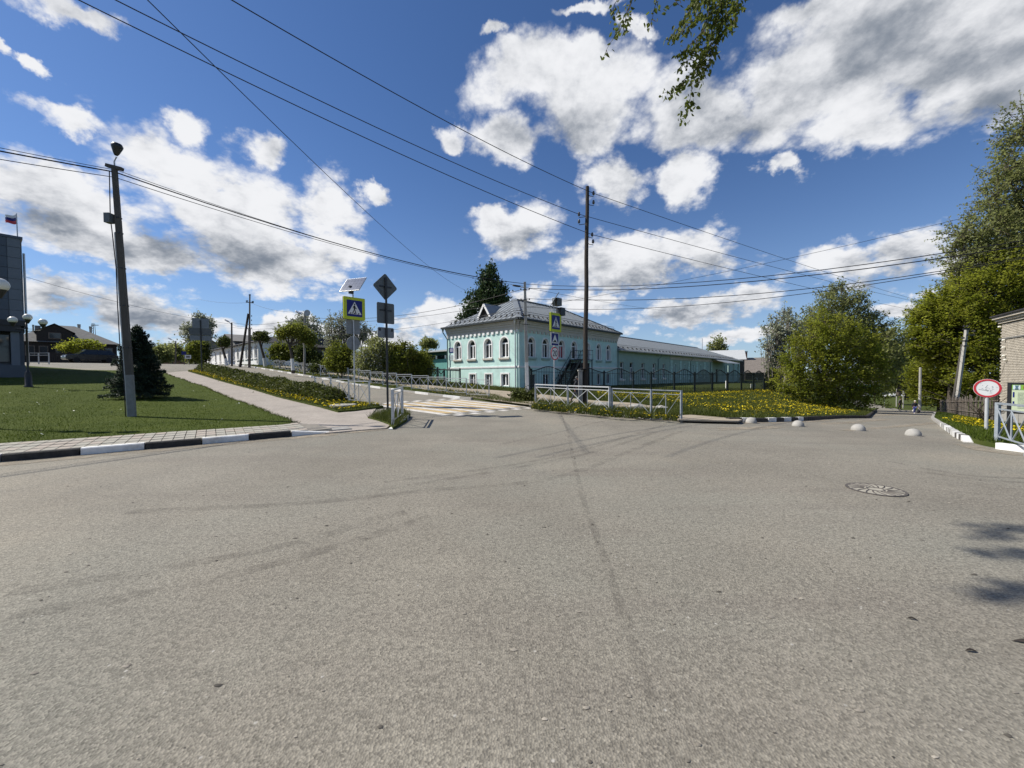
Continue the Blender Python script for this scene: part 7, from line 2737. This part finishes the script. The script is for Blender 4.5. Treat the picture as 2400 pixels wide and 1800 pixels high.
catm = MB().tube([(0, 0, 0), (.004, 0, -.03), (.012, 0, -.07)], [.004, .005, .002], 6).mesh('catkin', mat('catkin', (.085, .06, .035), .8))
rb_.shuffle(LEAF)


def leaf_xform(p, dv):
    off = Vector((rb_.gauss(0, .034), rb_.gauss(0, .034), rb_.gauss(-.012, .02)))
    return p + off, (rb_.gauss(.0, .75), rb_.gauss(0, .6), rb_.uniform(0, 2 * pi))


stuffv = MB()
from mathutils import Euler
for i, (p, dv) in enumerate(LEAF):
    loc, rot = leaf_xform(p, dv)
    sc_ = rb_.uniform(.75, 1.35)
    if i < 300:
        put('leaf', lfm, birch, loc, rot, (sc_,) * 3)
    else:
        T = Matrix.LocRotScale(loc, Euler(rot), (sc_,) * 3)
        stuffv.add([v.co for v in lfm.vertices], [tuple(pp.vertices) for pp in lfm.polygons], T)
stuffv.build('foliage', M['leaf_birch'], birch, kind='stuff', fix=False)
for p in CAT[:40]:
    put('catkin', catm, birch, p, (rb_.gauss(0, .3), rb_.gauss(0, .3), rb_.uniform(0, 6)))
rng = np.random.default_rng(55)
bl_ = [(c.x, c.y, c.z, rr_ * 1.5, rr_ * .28, rr_ * .3) for c, rr_ in SH]
CCb, PPb = crown_points(bl_, 105, 13, .05, rng, .2)
bl2 = [(-.3, .2, 12.5, 1.6, 1.6, 2.2), (.2, .0, 10.2, 2.1, 1.9, 1.8), (-.9, -.6, 8.8, 1.6, 1.6, 1.4), (.4, -1.2, 8.2, 1.8, 1.6, 1.3)]
CC2, PP2 = crown_points(bl2, 420, 18, .2, rng, .5)
put('crown', leaf_mesh('crown', np.concatenate([PPb, PP2]), .055, M['leaf_birch'], rng), birch)

# ------------------------------------------------------------------ grass and flowers
def in_poly(X, Y, poly):
    inside = np.zeros(len(X), bool)
    n = len(poly)
    for i in range(n):
        x1, y1 = poly[i][0], poly[i][1]
        x2, y2 = poly[(i + 1) % n][0], poly[(i + 1) % n][1]
        c = ((y1 > Y) != (y2 > Y)) & (X < (x2 - x1) * (Y - y1) / (y2 - y1 + 1e-12) + x1)
        inside ^= c
    return inside


def scatter(poly, n, rng, box=None, nearer=0.0, avoid=(), wide=1.0):
    P_ = np.array([(p[0], p[1]) for p in poly])
    lo, hi = P_.min(0), P_.max(0)
    if box:
        lo = np.maximum(lo, [box[0], box[2]])
        hi = np.minimum(hi, [box[1], box[3]])
    out = []
    got = 0
    tries = 0
    while got < n and tries < 80:
        tries += 1
        X = rng.uniform(lo[0], hi[0], n * 2)
        Y = rng.uniform(lo[1], hi[1], n * 2)
        k = in_poly(X, Y, poly)
        for av in avoid:
            k &= ~in_poly(X, Y, av)
        k &= np.abs(X) < Y * 1.42 + wide
        if nearer:
            k &= rng.uniform(0, 1, len(X)) < np.clip((nearer / np.maximum(Y, 1)) ** 1.6, 0, 1)
        out.append(np.stack([X[k], Y[k]], 1))
        got += k.sum()
    return np.concatenate(out)[:n]


def wob(X, Y, f):
    return (np.sin(X * f + 1.3) * np.cos(Y * f * 1.17 + .7) + .6 * np.sin(X * f * 2.3 + Y * f * 1.9) + .4 * np.sin(X * f * 4.7 - Y * f * 5.1)) / 2


def blades(name, label, xy, h0, h1, w_, material, rng, off=.10, lift=None, clump=0.0):
    n = len(xy)
    X, Y = xy[:, 0], xy[:, 1]
    Z = Hn(X, Y) + off
    h = rng.uniform(h0, h1, n) * (1 + clump * wob(X, Y, 1.3))
    a = rng.uniform(0, 2 * pi, n)
    ln = rng.normal(size=(n, 2)) * (h * .45)[:, None]
    ww = w_ * rng.uniform(.6, 1.4, n)
    V = np.stack([np.stack([X - np.cos(a) * ww, Y - np.sin(a) * ww, Z - .01], 1), np.stack([X + np.cos(a) * ww, Y + np.sin(a) * ww, Z - .01], 1), np.stack([X + ln[:, 0], Y + ln[:, 1], Z + h], 1)], 1).reshape(-1, 3)
    o = put(name, np_mesh(name, V, np.arange(n * 3).reshape(-1, 3), material))
    return tag(o, label, None, kind='stuff')


def flowers(name, label, xy, r0, r1, h0, h1, material, rng, off=.1):
    n = len(xy)
    X, Y = xy[:, 0], xy[:, 1]
    Z = Hn(X, Y) + off + rng.uniform(h0, h1, n)
    r_ = rng.uniform(r0, r1, n)
    tx, ty = rng.normal(size=n) * .35, rng.normal(size=n) * .35 - .25
    ring_ = []
    for k in range(6):
        c, s = cos(pi / 3 * k), sin(pi / 3 * k)
        ring_.append(np.stack([X + r_ * c, Y + r_ * s, Z + r_ * (tx * c + ty * s)], 1))
    V = np.stack(ring_, 1).reshape(-1, 3)
    o = put(name, np_mesh(name, V, np.arange(n * 6).reshape(-1, 6), material))
    return tag(o, label, None, kind='stuff')


rng = np.random.default_rng(101)
xy = scatter(lawn_poly, 120000, rng, box=(-36, 0, -2, 34), nearer=9, wide=12)
blades('grass', 'short mown lawn grass', xy, .025, .06, .006, M['blade'], rng, .105, clump=.4)
le = np.array([(p[0] + R.gauss(0, .07), p[1] + R.gauss(0, .07)) for p in (lawn_front + side) for _ in range(26)])
le2 = []
for a, b in zip(lawn_front[:-1] + [lawn_front[-1]] + side[:-1], lawn_front[1:] + side[:1] + side[1:]):
    for _ in range(60):
        u = R.random()
        le2.append((a[0] + (b[0] - a[0]) * u + R.gauss(0, .04), a[1] + (b[1] - a[1]) * u + R.gauss(0, .04)))
blades('grass', 'longer grass fringing the lawn edge', np.array(le2), .04, .12, .006, M['blade_long'], rng, .09)
foot_av = [foot, sand2]
bank_box = (-6, 34, 10, 45)
xy = scatter(corner_poly, 150000, rng, box=bank_box, nearer=15, avoid=foot_av)
blades('grass', 'rough grass of the corner ground and dandelion bank', xy, .06, .20, .011, M['blade_long'], rng, .10, clump=.5)
xy = scatter(corner_poly, 26000, rng, box=(-40, -3, 21, 60), avoid=foot_av)
blades('grass', 'rough grass along the far side of the left street', xy, .06, .16, .016, M['blade_long'], rng, .10)
xy = scatter(verge_poly, 34000, rng)
blades('grass', 'grass of the verge below the hedge', xy, .05, .16, .010, M['blade_long'], rng, .10, clump=.4)
xy = scatter(isl_poly, 2600, rng)
blades('grass', 'grass tufts on the little island', xy, .06, .26, .010, M['blade_long'], rng, .08)
xy = scatter(right_poly, 85000, rng, box=(9, 55, 1, 48), nearer=11, wide=9)
blades('grass', 'grass of the right hand verge', xy, .04, .12, .010, M['blade'], rng, .10, clump=.4)
bush_foot = pix((1245, 958), (1320, 966), (1440, 978), (1590, 986), (1590, 978), (1440, 966), (1330, 950), (1255, 944), off=.1)
xy = scatter(bush_foot, 9000, rng)
xy = xy[wob(xy[:, 0], xy[:, 1], 2.6) > -.1]
blades('grass', 'weedy tufts at the foot of the corner railing', xy, .1, .38, .014, M['blade_long'], rng, .10)

bank = pix((1560, 924), (1640, 924), (1836, 913), (1900, 935), (1960, 955), (2020, 968), (1975, 976), (1860, 980), (1740, 978), (1640, 965), (1560, 948), off=.1)
xy = scatter(bank, 15000, rng)
den = wob(xy[:, 0], xy[:, 1], .55) + .4 * wob(xy[:, 0], xy[:, 1], 1.9)
sv, tv2 = st(xy[:, 0], xy[:, 1])
keep = rng.uniform(-.9, .9, len(xy)) < den * .8 - .40
flowers('dandelions', 'yellow dandelions thick on the bank by the lane', xy[keep], .022, .042, .08, .18, M['dandelion'], rng)
ff = pix((1400, 918), (1560, 924), (1560, 940), (1480, 936), (1400, 930), off=.1)
flowers('dandelions', 'dandelions along the foot of the wavy fence', scatter(ff, 700, rng), .024, .04, .06, .16, M['dandelion'], rng)
xy = scatter(bush_foot, 330, rng)
flowers('dandelions', 'few dandelions under the corner railing', xy, .022, .036, .06, .2, M['dandelion'], rng)
rv = pix((2205, 985), (2240, 975), (2330, 990), (2420, 1010), (2420, 1020), (2300, 1005), off=.1)
xy = scatter(rv, 800, rng)
xy = xy[wob(xy[:, 0], xy[:, 1], 1.1) > -.15]
flowers('dandelions', 'dandelions before the plank fence at right', xy, .022, .038, .05, .1, M['dandelion'], rng)
xy = scatter(verge_poly, 2600, rng)
s5_, t5_ = st(xy[:, 0], xy[:, 1])
k = (t5_ < -8.2) | (s5_ < 2.3)
k &= wob(xy[:, 0], xy[:, 1], .9) > -.35
flowers('dandelions', 'dandelions between the hedge and the paved path', xy[k], .022, .04, .05, .15, M['dandelion'], rng)
xy = scatter(lawn_poly, 300, rng, box=(-26, -3, 7, 24))
xy = xy[wob(xy[:, 0], xy[:, 1], .8) > .25][:70]
flowers('daisies', 'few pale flower heads in the mown lawn', xy, .02, .03, .04, .08, M['daisy'], rng)
xy = scatter(corner_poly, 900, rng, box=(-34, -3, 22, 56), avoid=foot_av)
flowers('dandelions', 'dandelions along the far side of the left street', xy, .03, .045, .05, .15, M['dandelion'], rng)
